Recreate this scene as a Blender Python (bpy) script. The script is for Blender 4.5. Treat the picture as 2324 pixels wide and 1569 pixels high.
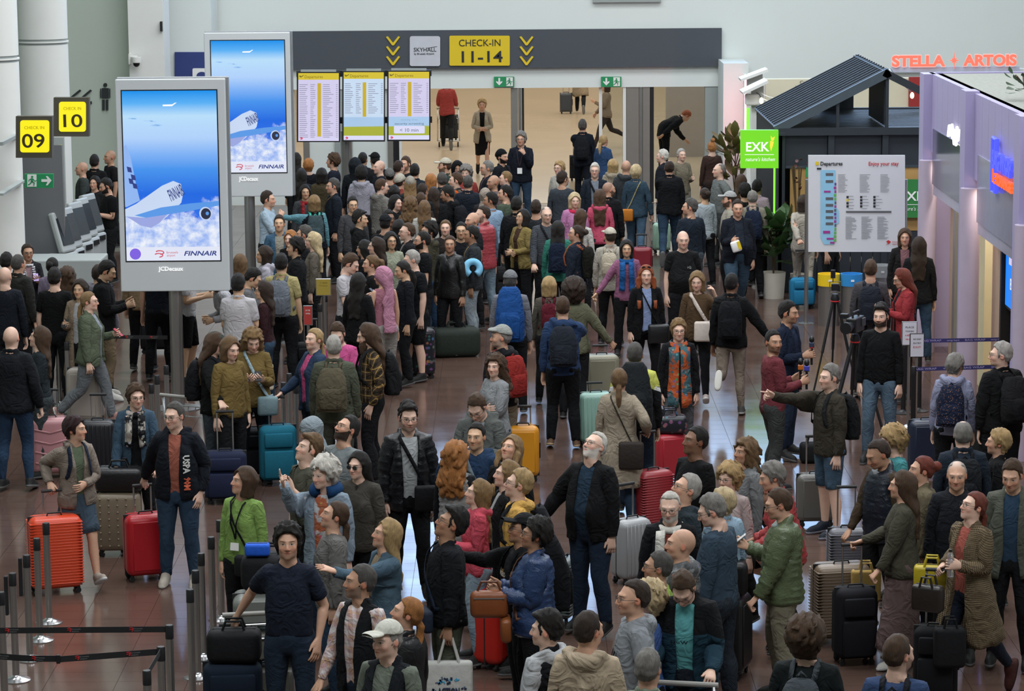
import bpy,bmesh,math,random
import numpy as np
from mathutils import Matrix,Vector

random.seed(7)
for o in list(bpy.data.objects):
    bpy.data.objects.remove(o,do_unlink=True)
SC=bpy.context.scene
COL=SC.collection
R=math.radians

# ------------------------------------------------------------------ camera
FPX,CAM_H,YH,IW,IH=6500.0,6.7,-270.0,2324,1569
PITCH=math.atan((IH/2-YH)/FPX)
cam_data=bpy.data.cameras.new('camera')
cam=bpy.data.objects.new('camera',cam_data)
COL.objects.link(cam)
cam_data.sensor_width=36.0
cam_data.lens=36.0*FPX/IW
cam_data.clip_end=400
cam.matrix_world=(Matrix.Translation((0,0,CAM_H))@ Matrix.Rotation(R(90)-PITCH,4,'X')
                    @ Matrix.Rotation(R(-0.45),4,'Z'))
CM=cam.matrix_world.copy()
SC.camera=cam

def ray(u,v):
    d=CM.to_3x3()@ Vector(((u-IW/2)/FPX,-(v-IH/2)/FPX,-1.0))
    return d
def at_z(u,v,z=0.0):
    d=ray(u,v)
    return CM.translation+d*((z-CAM_H)/d.z)
def at_y(u,v,y):
    d=ray(u,v)
    return CM.translation+d*(y/d.y)

# ------------------------------------------------------------------ light and exposure
SC.view_settings.view_transform='Standard'
SC.view_settings.look='None'
SC.view_settings.gamma=1.0
SC.view_settings.use_curve_mapping=False
SC.view_settings.exposure=0.0
world=bpy.data.worlds.new('hall_air')
SC.world=world
world.use_nodes=True
wb=world.node_tree.nodes['Background']
wb.inputs[0].default_value=(0.80,0.86,0.95,1)
wb.inputs[1].default_value=0.11

def area_light(name,loc,rot,sx,sy,power,color=(1,1,1)):
    l=bpy.data.lights.new(name,'AREA')
    l.shape='RECTANGLE'; l.size=sx; l.size_y=sy
    l.energy=power; l.color=color
    o=bpy.data.objects.new(name,l); COL.objects.link(o)
    o.location=loc; o.rotation_euler=rot
    return o
# daylight from the roof lights of the hall; lamps of the hall beyond the doors
for yy,pw in ((14,2000),(27,2300),(40,2400),(51,1600)):
    area_light('roof_light',(1.0,yy,13.6),(0,0,0),18,5.5,pw,(.94,.97,1.0))
area_light('back_hall_light',(1.0,84,5.6),(0,0,0),22,40,4200,(1.0,.95,.87))
# ------------------------------------------------------------------ object helpers
def tag(o,label=None,cat=None,group=None,kind=None):
    if label:o['label']=label
    if cat:o['category']=cat
    if group:o['group']=group
    if kind:o['kind']=kind
    return o
def link(name,data,parent=None,mat=None,color=None):
    o=bpy.data.objects.new(name,data)
    COL.objects.link(o)
    if parent is not None:o.parent=parent
    if mat is not None and data is not None and hasattr(data,'materials')and not data.materials:
        data.materials.append(mat)
    if color is not None:o.color=(*color[:3],1)
    return o
def thing(name,label,cat,loc=(0,0,0),rz=0.0,group=None):
    o=link(name,None)
    o.location=loc; o.rotation_euler=(0,0,rz)
    o.empty_display_size=.2
    return tag(o,label,cat,group)
def mesh_np(name,V,F,smooth=True,rest=None):
    """V (n,3) array, F list or (m,k) array"""
    me=bpy.data.meshes.new(name)
    V=np.asarray(V,np.float32)
    F=np.asarray(F,np.int32)
    k=F.shape[1]
    me.vertices.add(len(V)); me.vertices.foreach_set('co',V.ravel())
    me.loops.add(F.size); me.loops.foreach_set('vertex_index',F.ravel())
    me.polygons.add(len(F)); me.polygons.foreach_set('loop_start',np.arange(0,F.size,k,dtype=np.int32))
    if rest is not None:
        a=me.attributes.new('rest','FLOAT_VECTOR','POINT')
        a.data.foreach_set('vector',np.asarray(rest,np.float32).ravel())
    me.update(calc_edges=True)
    me.polygons.foreach_set('use_smooth',np.full(len(F),smooth))
    return me

class MB:
    """collects boxes, tubes, lathes into one mesh"""
    def __init__(s):s.bm=bmesh.new()
    def box(s,c,d,rot=None,bev=0.0,seg=2):
        g=bmesh.ops.create_cube(s.bm,size=1.0)
        vs=g['verts']
        bmesh.ops.scale(s.bm,vec=d,verts=vs)
        if bev >0:
            es=list({e for v in vs for e in v.link_edges})
            r=bmesh.ops.bevel(s.bm,geom=es,offset=bev,segments=seg,affect='EDGES',profile=.5)
            vs=list({v for f in r['faces']for v in f.verts}| {v for v in vs if v.is_valid})
            vs=list({w for v in vs for f in v.link_faces for w in f.verts})
        M=Matrix.Translation(c)
        if rot is not None:M=M @ rot.to_4x4()
        bmesh.ops.transform(s.bm,matrix=M,verts=vs)
        return s
    def tube(s,pts,r,n=8,cap=True,r2=None):
        pts=[Vector(p)for p in pts]
        rings=[]
        prev=None
        for i,p in enumerate(pts):
            t=(pts[min(i+1,len(pts)-1)]-pts[max(i-1,0)]).normalized()
            if prev is None:
                a=t.orthogonal().normalized()
            else:
                a=(prev-t*prev.dot(t)).normalized()
            prev=a
            b=t.cross(a)
            rr=r if r2 is None else r+(r2-r)*i/(len(pts)-1)
            if isinstance(rr,tuple):pass
            rings.append([s.bm.verts.new(p+(a*math.cos(2*math.pi*j/n)+b*math.sin(2*math.pi*j/n))*rr)for j in range(n)])
        for i in range(len(rings)-1):
            for j in range(n):
                s.bm.faces.new((rings[i][j],rings[i][(j+1)% n],rings[i+1][(j+1)% n],rings[i+1][j]))
        if cap:
            s.bm.faces.new(rings[0][::-1]); s.bm.faces.new(rings[-1])
        return s
    def lathe(s,prof,c=(0,0,0),n=20,M=None):
        """prof: list of (r,z)"""
        c=Vector(c); rings=[]
        for (r,z)in prof:
            ring=[]
            for j in range(n):
                p=Vector((r*math.cos(2*math.pi*j/n),r*math.sin(2*math.pi*j/n),z))
                if M is not None:p=M @ p
                ring.append(s.bm.verts.new(p+c))
            rings.append(ring)
        for i in range(len(rings)-1):
            for j in range(n):
                s.bm.faces.new((rings[i][j],rings[i][(j+1)% n],rings[i+1][(j+1)% n],rings[i+1][j]))
        s.bm.faces.new(rings[0][::-1]); s.bm.faces.new(rings[-1])
        return s
    def prism(s,poly,y0,y1):
        """poly in (x,z), extruded along y"""
        a=[s.bm.verts.new((x,y0,z))for x,z in poly]
        b=[s.bm.verts.new((x,y1,z))for x,z in poly]
        n=len(poly)
        s.bm.faces.new(a); s.bm.faces.new(b[::-1])
        for i in range(n):
            s.bm.faces.new((a[i],b[i],b[(i+1)% n],a[(i+1)% n]))
        return s
    def poly(s,pts):
        s.bm.faces.new([s.bm.verts.new(p)for p in pts])
        return s
    def mesh(s,name,smooth=False,angle=None):
        bmesh.ops.recalc_face_normals(s.bm,faces=s.bm.faces)
        me=bpy.data.meshes.new(name)
        s.bm.to_mesh(me); s.bm.free()
        if smooth or angle:
            me.polygons.foreach_set('use_smooth',np.full(len(me.polygons),True))
            if angle:me.set_sharp_from_angle(angle=R(angle))
        return me
    def build(s,name,mat,parent=None,color=None,smooth=False,angle=None):
        return link(name,s.mesh(name,smooth,angle),parent,mat,color)

# ------------------------------------------------------------------ materials
class NT:
    """tiny node-tree writer"""
    def __init__(s,name):
        m=bpy.data.materials.new(name); m.use_nodes=True
        s.m=m; s.t=m.node_tree; s.b=s.t.nodes['Principled BSDF']
    def n(s,typ,**kw):
        nd=s.t.nodes.new(typ)
        for k,v in kw.items():setattr(nd,k,v)
        return nd
    def put(s,sock,v):
        if isinstance(v,bpy.types.NodeSocket):s.t.links.new(v,sock)
        elif v is not None:sock.default_value=v
    def math(s,op,a,b=None,c=None):
        nd=s.n('ShaderNodeMath',operation=op)
        s.put(nd.inputs[0],a); s.put(nd.inputs[1],b)
        if c is not None:s.put(nd.inputs[2],c)
        return nd.outputs[0]
    def mix(s,f,a,b,blend='MIX'):
        nd=s.n('ShaderNodeMix',data_type='RGBA',blend_type=blend)
        s.put(nd.inputs[0],f)
        for i,v in ((6,a),(7,b)):
            if isinstance(v,tuple):v=(*v[:3],1)
            s.put(nd.inputs[i],v)
        return nd.outputs[2]
    def noise(s,vec,scale,detail=2.0,rough=.5):
        nd=s.n('ShaderNodeTexNoise'); s.put(nd.inputs['Vector'],vec)
        nd.inputs['Scale'].default_value=scale; nd.inputs['Detail'].default_value=detail
        nd.inputs['Roughness'].default_value=rough
        return nd.outputs[0]
    def attr(s,name,typ='GEOMETRY'):
        return s.n('ShaderNodeAttribute',attribute_name=name,attribute_type=typ)
    def objcol(s):
        return s.n('ShaderNodeObjectInfo').outputs['Color']
    def gen(s):
        return s.n('ShaderNodeTexCoord').outputs['Object']
    def maprange(s,v,a,b,c=0.0,d=1.0):
        nd=s.n('ShaderNodeMapRange'); s.put(nd.inputs[0],v)
        for i,x in enumerate((a,b,c,d)):nd.inputs[i+1].default_value=x
        return nd.outputs[0]
    def scale(s,vec,sc):
        nd=s.n('ShaderNodeVectorMath',operation='MULTIPLY'); s.put(nd.inputs[0],vec); nd.inputs[1].default_value=sc
        return nd.outputs[0]
    def bump(s,h,strength,dist):
        nd=s.n('ShaderNodeBump'); nd.inputs['Strength'].default_value=strength; nd.inputs['Distance'].default_value=dist
        s.put(nd.inputs['Height'],h); s.put(s.b.inputs['Normal'],nd.outputs[0])
    def base(s,col,rough=.5,metal=0.0,spec=None):
        s.put(s.b.inputs['Base Color'],(*col[:3],1)if isinstance(col,tuple)else col)
        s.put(s.b.inputs['Roughness'],rough); s.put(s.b.inputs['Metallic'],metal)
        if spec is not None:s.b.inputs['Specular IOR Level'].default_value=spec
        return s

def srgb(h):
    h=h.lstrip('#')
    c=[int(h[i:i+2],16)/255 for i in (0,2,4)]
    return tuple(x/12.92 if x <= .04045 else ((x+.055)/1.055)** 2.4 for x in c)

MATS={}
def plain(name,col,rough=.5,metal=0.0,spec=None,wear=.08,scale=6.0):
    """a procedural material: colour with a little large and fine variation"""
    if name in MATS:return MATS[name]
    t=NT(name)
    if isinstance(col,str):col=srgb(col)
    v=t.noise(t.gen(),scale,3)
    c=t.mix(v,tuple(x*(1-wear)for x in col),tuple(min(1,x*(1+wear))for x in col))
    t.base(c,rough,metal,spec)
    MATS[name]=t.m
    return t.m
def objmat(name,rough=.5,metal=0.0,spec=None,wear=.1,scale=8.0,bump=None):
    """colour comes from the object's own colour, varied by noise"""
    if name in MATS:return MATS[name]
    t=NT(name)
    v=t.noise(t.gen(),scale,3)
    c=t.mix(1.0,t.objcol(),t.mix(v,(1-wear,)*3,(1+wear,)*3),'MULTIPLY')
    t.base(c,rough,metal,spec)
    if bump:t.bump(t.noise(t.gen(),bump[0],2),bump[1],bump[2])
    MATS[name]=t.m
    return t.m
def glow(name,col,strength=1.0):
    if name in MATS:return MATS[name]
    t=NT(name)
    if isinstance(col,str):col=srgb(col)
    t.base((0.02,0.02,0.02),.4)
    v=t.noise(t.gen(),3.0,1)
    c=t.mix(v,tuple(x*.96 for x in col),tuple(min(1.0,x*1.04)for x in col))
    t.put(t.b.inputs['Emission Color'],c)
    t.b.inputs['Emission Strength'].default_value=strength
    MATS[name]=t.m
    return t.m
# ------------------------------------------------------------------ signed-distance modelling
class Field:
    """a distance field on a grid; symmetric fields hold only x > 0 and are mirrored when meshed"""
    def __init__(s,lo,hi,h,sym=True):
        s.sym,s.h=sym,h
        x0=0.0 if sym else lo[0]
        s.X=(np.arange(int((hi[0]-x0)/h)+1)+.5)*h+x0
        s.Y=np.arange(lo[1],hi[1],h)
        s.Z=np.arange(lo[2],hi[2],h)
        s.F=np.ones((len(s.X),len(s.Y),len(s.Z)),np.float32)
    def sl(s,lo,hi):
        r=[]
        for A,a,b in zip((s.X,s.Y,s.Z),lo,hi):
            i=np.searchsorted(A,a); j=np.searchsorted(A,b)
            r.append(slice(i,max(j,i)))
        return tuple(r)
    def sub3(s,k):
        return s.X[k[0]][:,None,None],s.Y[k[1]][None,:,None],s.Z[k[2]][None,None,:]
    def join(s,k,d,sm):
        a=s.F[k]
        if sm <= 0:s.F[k]=np.minimum(a,d); return
        h=np.clip(.5+.5*(d-a)/sm,0,1)
        s.F[k]=d*(1-h)+a*h-sm*h*(1-h)
    def cut(s,k,d,sm):
        """remove where d < 0"""
        a=s.F[k]; d=-d
        if sm <= 0:s.F[k]=np.maximum(a,d); return
        h=np.clip(.5-.5*(d-a)/sm,0,1)
        s.F[k]=d*(1-h)+a*h+sm*h*(1-h)
    def ell(s,c,r,sm=.02,op='join',pad=.05):
        c,r=np.array(c),np.array(r)
        k=s.sl(c-r-pad,c+r+pad)
        x,y,z=s.sub3(k)
        p=(x-c[0])/r[0],(y-c[1])/r[1],(z-c[2])/r[2]
        k0=np.sqrt(p[0]** 2+p[1]** 2+p[2]** 2)+1e-6
        k1=np.sqrt((p[0]/r[0])** 2+(p[1]/r[1])** 2+(p[2]/r[2])** 2)+1e-6
        getattr(s,op)(k,k0*(k0-1)/k1,sm)
        return s
    def cap(s,a,b,ra,rb,sm=.01,op='join',pad=.04):
        a,b=np.array(a,float),np.array(b,float)
        m=max(ra,rb)+pad
        k=s.sl(np.minimum(a,b)-m,np.maximum(a,b)+m)
        x,y,z=s.sub3(k)
        ab=b-a; L=(ab ** 2).sum()
        t=np.clip(((x-a[0])*ab[0]+(y-a[1])*ab[1]+(z-a[2])*ab[2])/L,0,1)
        d=np.sqrt((x-a[0]-t*ab[0])** 2+(y-a[1]-t*ab[1])** 2+(z-a[2]-t*ab[2])** 2)-(ra+(rb-ra)*t)
        getattr(s,op)(k,d,sm)
        return s
    def loftz(s,prof,sm=.03,p=2.2,op='join',pad=.06,ripple=None):
        """prof rows: z, cx, cy, a, b"""
        P=np.array(sorted(prof))
        z0,z1=P[0,0],P[-1,0]
        mx=P[:,3].max()+pad
        k=s.sl((P[:,1].min()-mx,P[:,2].min()-P[:,4].max()-pad,z0-pad),(P[:,1].max()+mx,P[:,2].max()+P[:,4].max()+pad,z1+pad))
        x,y,z=s.sub3(k)
        zi=z.ravel()
        cx,cy,a,b=(np.interp(zi,P[:,0],P[:,i])[None,None,:]for i in (1,2,3,4))
        if ripple is not None:
            e=ripple(zi)[None,None,:]; a=a+e; b=b+e
        d=((np.abs((x-cx)/a)** p+np.abs((y-cy)/b)** p)** (1/p)-1)*np.minimum(a,b)
        d=np.maximum(d,np.maximum(z-z1,z0-z))
        getattr(s,op)(k,d,sm)
        return s
    def lofts(s,prof,sm=.03,pad=.06,ripple=None,p=2.0):
        """arm loft, rows: s, cq, cy, aq, by (along the resting arm)"""
        P=np.array(sorted(prof))
        pts=np.array([arm_pt(P[0,0],0,0),arm_pt(P[-1,0],0,0)])
        m=P[:,3:].max()+pad
        k=s.sl(pts.min(0)-m,pts.max(0)+m)
        x,y,z=s.sub3(k)
        rx,rz=x-SH[0],z-SH[2]
        sv=rx*AD[0]+rz*AD[2]; q=rx*AN[0]+rz*AN[2]; yy=y-SH[1]
        cq,cy,a,b=(np.interp(sv,P[:,0],P[:,i])for i in (1,2,3,4))
        if ripple is not None:
            e=ripple(sv); a=a+e; b=b+e
        d=((np.abs((q-cq)/a)** p+np.abs((yy-cy)/b)** p)** (1/p)-1)*np.minimum(a,b)
        d=np.maximum(d,np.maximum(sv-P[-1,0],P[0,0]-sv))
        s.join(k,d,sm)
        return s
    def wrinkle(s,amp,freq,seed=0):
        rs=np.random.RandomState(seed)
        x,y,z=s.X[:,None,None],s.Y[None,:,None],s.Z[None,None,:]
        w=0
        for i in range(5):
            f=rs.uniform(.6,1.4,3)*freq*np.array([1,1,.8]); ph=rs.uniform(0,6,3)
            w=w+np.sin(x*f[0]+ph[0]+2*np.sin(z*f[2]*.6+ph[1]))*np.sin(y*f[1]+ph[1]+z*f[2]+ph[2])
        s.F += (amp*w/2.5).astype(np.float32)
        return s
    def mesh(s):
        F=s.F
        X=s.X
        if s.sym:
            F=np.concatenate([F[::-1],F],0); X=np.concatenate([-s.X[::-1],s.X])
        return surface_nets(F,(X,s.Y,s.Z))

def surface_nets(F,axes):
    S=F <0
    c=np.zeros(tuple(n-1 for n in F.shape),np.uint8)
    for i in (0,1):
        for j in (0,1):
            for k in (0,1):
                c += S[i:F.shape[0]-1+i,j:F.shape[1]-1+j,k:F.shape[2]-1+k]
    act=(c >0)& (c <8)
    I,J,K=np.nonzero(act)
    idx=np.full(act.shape,-1,np.int32); idx[I,J,K]=np.arange(len(I))
    acc=np.zeros((len(I),3)); cnt=np.zeros(len(I))
    corners=[(i,j,k)for i in (0,1)for j in (0,1)for k in (0,1)]
    for a in corners:
        for ax in range(3):
            if a[ax]:continue
            b=list(a); b[ax]=1
            fa=F[I+a[0],J+a[1],K+a[2]]; fb=F[I+b[0],J+b[1],K+b[2]]
            m=(fa <0)!= (fb <0)
            t=fa[m]/(fa[m]-fb[m])
            p=np.tile(np.array(a,float),(m.sum(),1)); p[:,ax]=t
            acc[m]+= p; cnt[m]+= 1
    loc=acc/cnt[:,None]
    st=np.array([A[1]-A[0]for A in axes]); og=np.array([A[0]for A in axes])
    V=(np.stack([I,J,K],1)+loc)*st+og
    Q=[]
    for ax in range(3):
        u,v=(ax+1)% 3,(ax+2)% 3
        A=S; sl0=[slice(1,-1)]*3; sl1=[slice(1,-1)]*3
        sl0[ax]=slice(0,-1); sl1[ax]=slice(1,None)
        a,b=A[tuple(sl0)],A[tuple(sl1)]
        for flip,m in ((False,a & ~b),(True,~a & b)):
            P=np.stack(np.nonzero(m),1)
            if not len(P):continue
            P[:,u]+= 1; P[:,v]+= 1
            def cell(du,dv):
                q=P.copy(); q[:,u]+= du; q[:,v]+= dv
                return idx[q[:,0],q[:,1],q[:,2]]
            quad=np.stack([cell(-1,-1),cell(0,-1),cell(0,0),cell(-1,0)],1)
            Q.append(quad[:,::-1]if flip else quad)
    Q=np.concatenate(Q)
    return V,Q[(Q >= 0).all(1)]

def decimate(V,Q,tris):
    """collapse to about TRIS triangles"""
    T=np.concatenate([Q[:,[0,1,2]],Q[:,[0,2,3]]])
    me=mesh_np('work',V,T)
    o=link('work',me)
    md=o.modifiers.new('d','DECIMATE')
    md.ratio=min(1.0,tris/len(T))
    dg=bpy.context.evaluated_depsgraph_get()
    ev=o.evaluated_get(dg); m2=ev.to_mesh()
    V2=np.zeros(len(m2.vertices)*3,np.float32); m2.vertices.foreach_get('co',V2)
    m2.calc_loop_triangles()
    T2=np.zeros(len(m2.loop_triangles)*3,np.int32); m2.loop_triangles.foreach_get('vertices',T2)
    N2=np.zeros(len(m2.vertices)*3,np.float32); m2.vertices.foreach_get('normal',N2)
    ev.to_mesh_clear()
    bpy.data.objects.remove(o,do_unlink=True); bpy.data.meshes.remove(me)
    return V2.reshape(-1,3).astype(float),T2.reshape(-1,3),N2.reshape(-1,3).astype(float)

def sstep(a,b,x):
    t=np.clip((x-a)/(b-a),0,1)
    return t*t*(3-2*t)

# ------------------------------------------------------------------ the resting figure (1.75 m, facing -y, arms held out and down)
AA=R(54)
SH=np.array([.163,.012,1.408])
AD=np.array([math.cos(AA),0,-math.sin(AA)]); AN=np.array([math.sin(AA),0,math.cos(AA)])
L1,L2=.285,.255
WR=L1+L2
def arm_pt(s,q,y):
    return SH+AD*s+AN*q+np.array([0,y,0])
TORSO=[(.80,0,.012,.13,.085),(.84,0,.012,.152,.104),(.90,0,.014,.168,.118),(.96,0,.010,.164,.112),(1.04,0,.0,.146,.099),
         (1.12,0,-.004,.140,.097),(1.22,0,-.002,.153,.108),(1.30,0,.004,.165,.112),(1.37,0,.012,.160,.103),
         (1.42,0,.018,.134,.085),(1.455,0,.020,.094,.066),(1.49,0,.018,.062,.058),(1.52,0,.012,.05,.052)]
LEG=[(.07,.10,.016,.034,.036),(.10,.10,.016,.033,.036),(.22,.099,.018,.042,.046),(.34,.098,.020,.052,.058),(.44,.096,.004,.050,.054),
       (.50,.095,-.004,.055,.058),(.65,.093,-.002,.070,.074),(.80,.090,.004,.082,.088),(.90,.086,.010,.084,.098),(.95,.08,.01,.07,.08)]
ARM=[(-.04,-.014,0,.036,.046),(.02,-.006,0,.047,.054),(.12,0,0,.044,.049),(.22,0,0,.040,.042),(L1,0,.002,.036,.039),(.34,0,0,.039,.041),
       (.43,0,0,.032,.034),(.52,0,0,.021,.027),(.56,0,0,.018,.030),(.60,-.002,0,.0165,.038),(.635,-.003,0,.0145,.041),(.65,-.003,0,.0115,.038)]
FING=[(-.030,.072,-.006),(-.0105,.080,-.002),(.0095,.075,.003),(.0285,.058,.009)]   # y at knuckle, length, spread

def head_parts(f,ears=True):
    f.loftz([(1.43,0,.018,.058,.058),(1.50,0,.014,.052,.054),(1.56,0,.012,.050,.056),(1.60,0,.012,.05,.056)],.03)
    f.ell((0,.014,1.652),(.0765,.097,.098),.02)
    f.ell((0,-.036,1.612),(.060,.062,.082),.025)
    f.ell((0,-.052,1.556),(.043,.043,.030),.02)
    f.ell((0,-.078,1.537),(.020,.018,.015),.015)
    f.ell((.045,.000,1.565),(.016,.04,.028),.025)         # jaw corner
    f.ell((.040,-.068,1.605),(.020,.018,.020),.02)         # cheekbone
    f.cap((.012,-.090,1.661),(.045,-.072,1.660),.011,.009,.014)
    f.ell((.031,-.103,1.638),(.017,.016,.010),.008,'cut')
    f.ell((.0315,-.0775,1.637),(.0155,.0135,.0115),.004)
    f.cap((0,-.092,1.648),(0,-.113,1.604),.0085,.0115,.009)
    f.ell((.011,-.100,1.599),(.009,.011,.0085),.006)
    f.ell((0,-.0915,1.578),(.022,.010,.0055),.005)
    f.ell((0,-.0905,1.567),(.019,.011,.0065),.005)
    f.ell((0,-.103,1.5725),(.020,.008,.0013),.003,'cut')
    if ears:
        f.ell((.077,.012,1.626),(.009,.019,.028),.006)
        f.ell((.085,.004,1.629),(.006,.010,.017),.005,'cut')

def limbs(f):
    f.loftz(LEG,.03); f.lofts(ARM,.025)
    f.ell((.102,-.075,.030),(.043,.115,.034),.03); f.ell((.1,.03,.035),(.036,.045,.038),.03)
    for y,L,sp in FING:
        a=arm_pt(.628,-.003,y); m=arm_pt(.645+L*.5,-.004,y+sp*.6); e=arm_pt(.645+L,-.006,y+sp)
        f.cap(a,m,.0092,.0085,.004); f.cap(m,e,.0085,.0068,.003)
    a=arm_pt(.555,-.006,-.022); m=arm_pt(.600,-.012,-.050); e=arm_pt(.640,-.016,-.064)
    f.cap(a,m,.016,.0115,.012); f.cap(m,e,.0110,.0085,.003)

TPL={}
def rest_weights(V):
    x,y,z=V[:,0],V[:,1],V[:,2]
    ax=np.abs(x)
    rx,rz=ax-SH[0],z-SH[2]
    s=rx*AD[0]+rz*AD[2]; q=rx*AN[0]+rz*AN[2]
    g=(ax-.165)*.94+(z-1.31)*.342
    arm=sstep(-.035,.055,g)*sstep(1.56,1.50,z)
    arm[(z <.62)]=0
    W=dict(side=np.where(x >= 0,1,-1),s=s,q=q,y=y-SH[1],arm=arm,
             twist=sstep(-.02,.24,s),elbow=sstep(L1-.045,L1+.045,s),roll=sstep(L1+.03,WR-.02,s),wrist=sstep(WR-.012,WR+.018,s),
             spine=sstep(.96,1.28,z)*(1-arm)+arm,
             head=sstep(1.455,1.55,z),leg=sstep(.97,.82,z)*(1-arm),knee=sstep(.545,.445,z)*(1-arm),ankle=sstep(.125,.075,z)*(1-arm),
             right=sstep(-.012,.012,x)if True else None)
    yy=W['y']
    W['thumb']=((yy <-.0415)| ((yy <-.03)& (s <.61)))& (s >.56)& (s <.652)& (arm >.9)
    fin=(s >.63)& ~W['thumb']& (arm >.9)
    W['k1']=np.where(fin,sstep(.636,.652,s),0); W['k2']=np.where(fin,sstep(.678,.694,s),0)
    W['index']=fin & (yy <-.0215)
    W['th']=np.where(W['thumb'],sstep(.585,.61,s),0)
    return W

def template(name,V,T,N,W=None,**kw):
    W=W or rest_weights(V)
    W.update(kw)
    TPL[name]=dict(V=V,T=T,N=N,W=W,any_arm=bool((W['arm']>0).any()),any_leg=bool((W['leg']>0).any()),
                     any_hand=bool((W['s']>WR).any()and (W['arm']>.5).any()),any_head=bool((W['head']>0).any()))

def make_body():
    f=Field((0,-.2,-.01),(.66,.2,1.77),.005)
    f.loftz(TORSO,.03)
    f.ell((.075,.060,.90),(.08,.07,.085),.05)
    f.cap((.04,.02,1.46),(.145,.015,1.415),.036,.040,.03)
    head_parts(f); limbs(f)
    V,Q=f.mesh()
    def warp(V,inv=False):      # enlarge head and hands while thinning the mesh, so that they keep finer faces
        V=V.copy(); kh,kw=2.0,1.35; z0,s0=1.46,.545
        ax=np.abs(V[:,0]); sg=np.where(V[:,0]<0,-1,1)
        h=V[:,2]>z0
        z=V[h,2]; zr=z0+(z-z0)/kh if inv else z
        k=1+(kh-1)*np.clip((zr-z0)/.06,0,1); k=1/k if inv else k
        V[h,0]*= k; V[h,1]=.012+(V[h,1]-.012)*k; V[h,2]=z0+(z-z0)*(1/kh if inv else kh)
        rx,rz=ax-SH[0],V[:,2]-SH[2]
        s_=rx*AD[0]+rz*AD[2]; q=rx*AN[0]+rz*AN[2]; y=V[:,1]-SH[1]
        m=(s_ >s0)& (ax >.36)& ~h
        sr=s0+(s_-s0)/kw if inv else s_
        k=1+(kw-1)*np.clip((sr-s0)/.03,0,1); k=1/k if inv else k
        s2=s0+(s_-s0)*(1/kw if inv else kw)
        P=SH+AD*s2[:,None]+AN*(q*k)[:,None]; P[:,0]*= sg; P[:,1]=SH[1]+y*k
        V[m]=P[m]
        return V
    for nm,t in (('body',7000),('body_far',3600)):
        V2,T2,N2=decimate(warp(V),Q,t)
        V2=warp(V2,True)
        N2=np.zeros_like(V2); fn=np.cross(V2[T2[:,1]]-V2[T2[:,0]],V2[T2[:,2]]-V2[T2[:,0]])
        for i in range(3):np.add.at(N2,T2[:,i],fn)
        template(nm,V2,T2,N2/(np.linalg.norm(N2,axis=1)[:,None]+1e-12))

# ------------------------------------------------------------------ clothes (rest pose solids around the body)
def offs(prof,o,z0=None,z1=None,ob=None,mod=None):
    """grow a profile by o (a number or a function of z), cut to z0..z1"""
    P=np.array(sorted(prof))
    zs=np.unique(np.concatenate([P[:,0],[z for z in (z0,z1)if z is not None]]))
    zs=zs[(zs >= (z0 if z0 is not None else -9))& (zs <= (z1 if z1 is not None else 9))]
    out=[]
    for z in zs:
        r=[np.interp(z,P[:,0],P[:,i])for i in (1,2,3,4)]
        d=o(z)if callable(o)else o
        e=(ob(z)if callable(ob)else ob)if ob is not None else d
        r[2]+= d; r[3]+= e
        if mod:r=mod(z,r)
        out.append((z,*r))
    return out

HEMT=[(.40,0,.012,.19,.14),(.60,0,.012,.185,.14),(.72,0,.012,.18,.135),(.80,0,.013,.175,.130),(.86,0,.014,.170,.122)]+[r for r in TORSO if r[0]>= .90 and r[0]<= 1.455]

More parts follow.
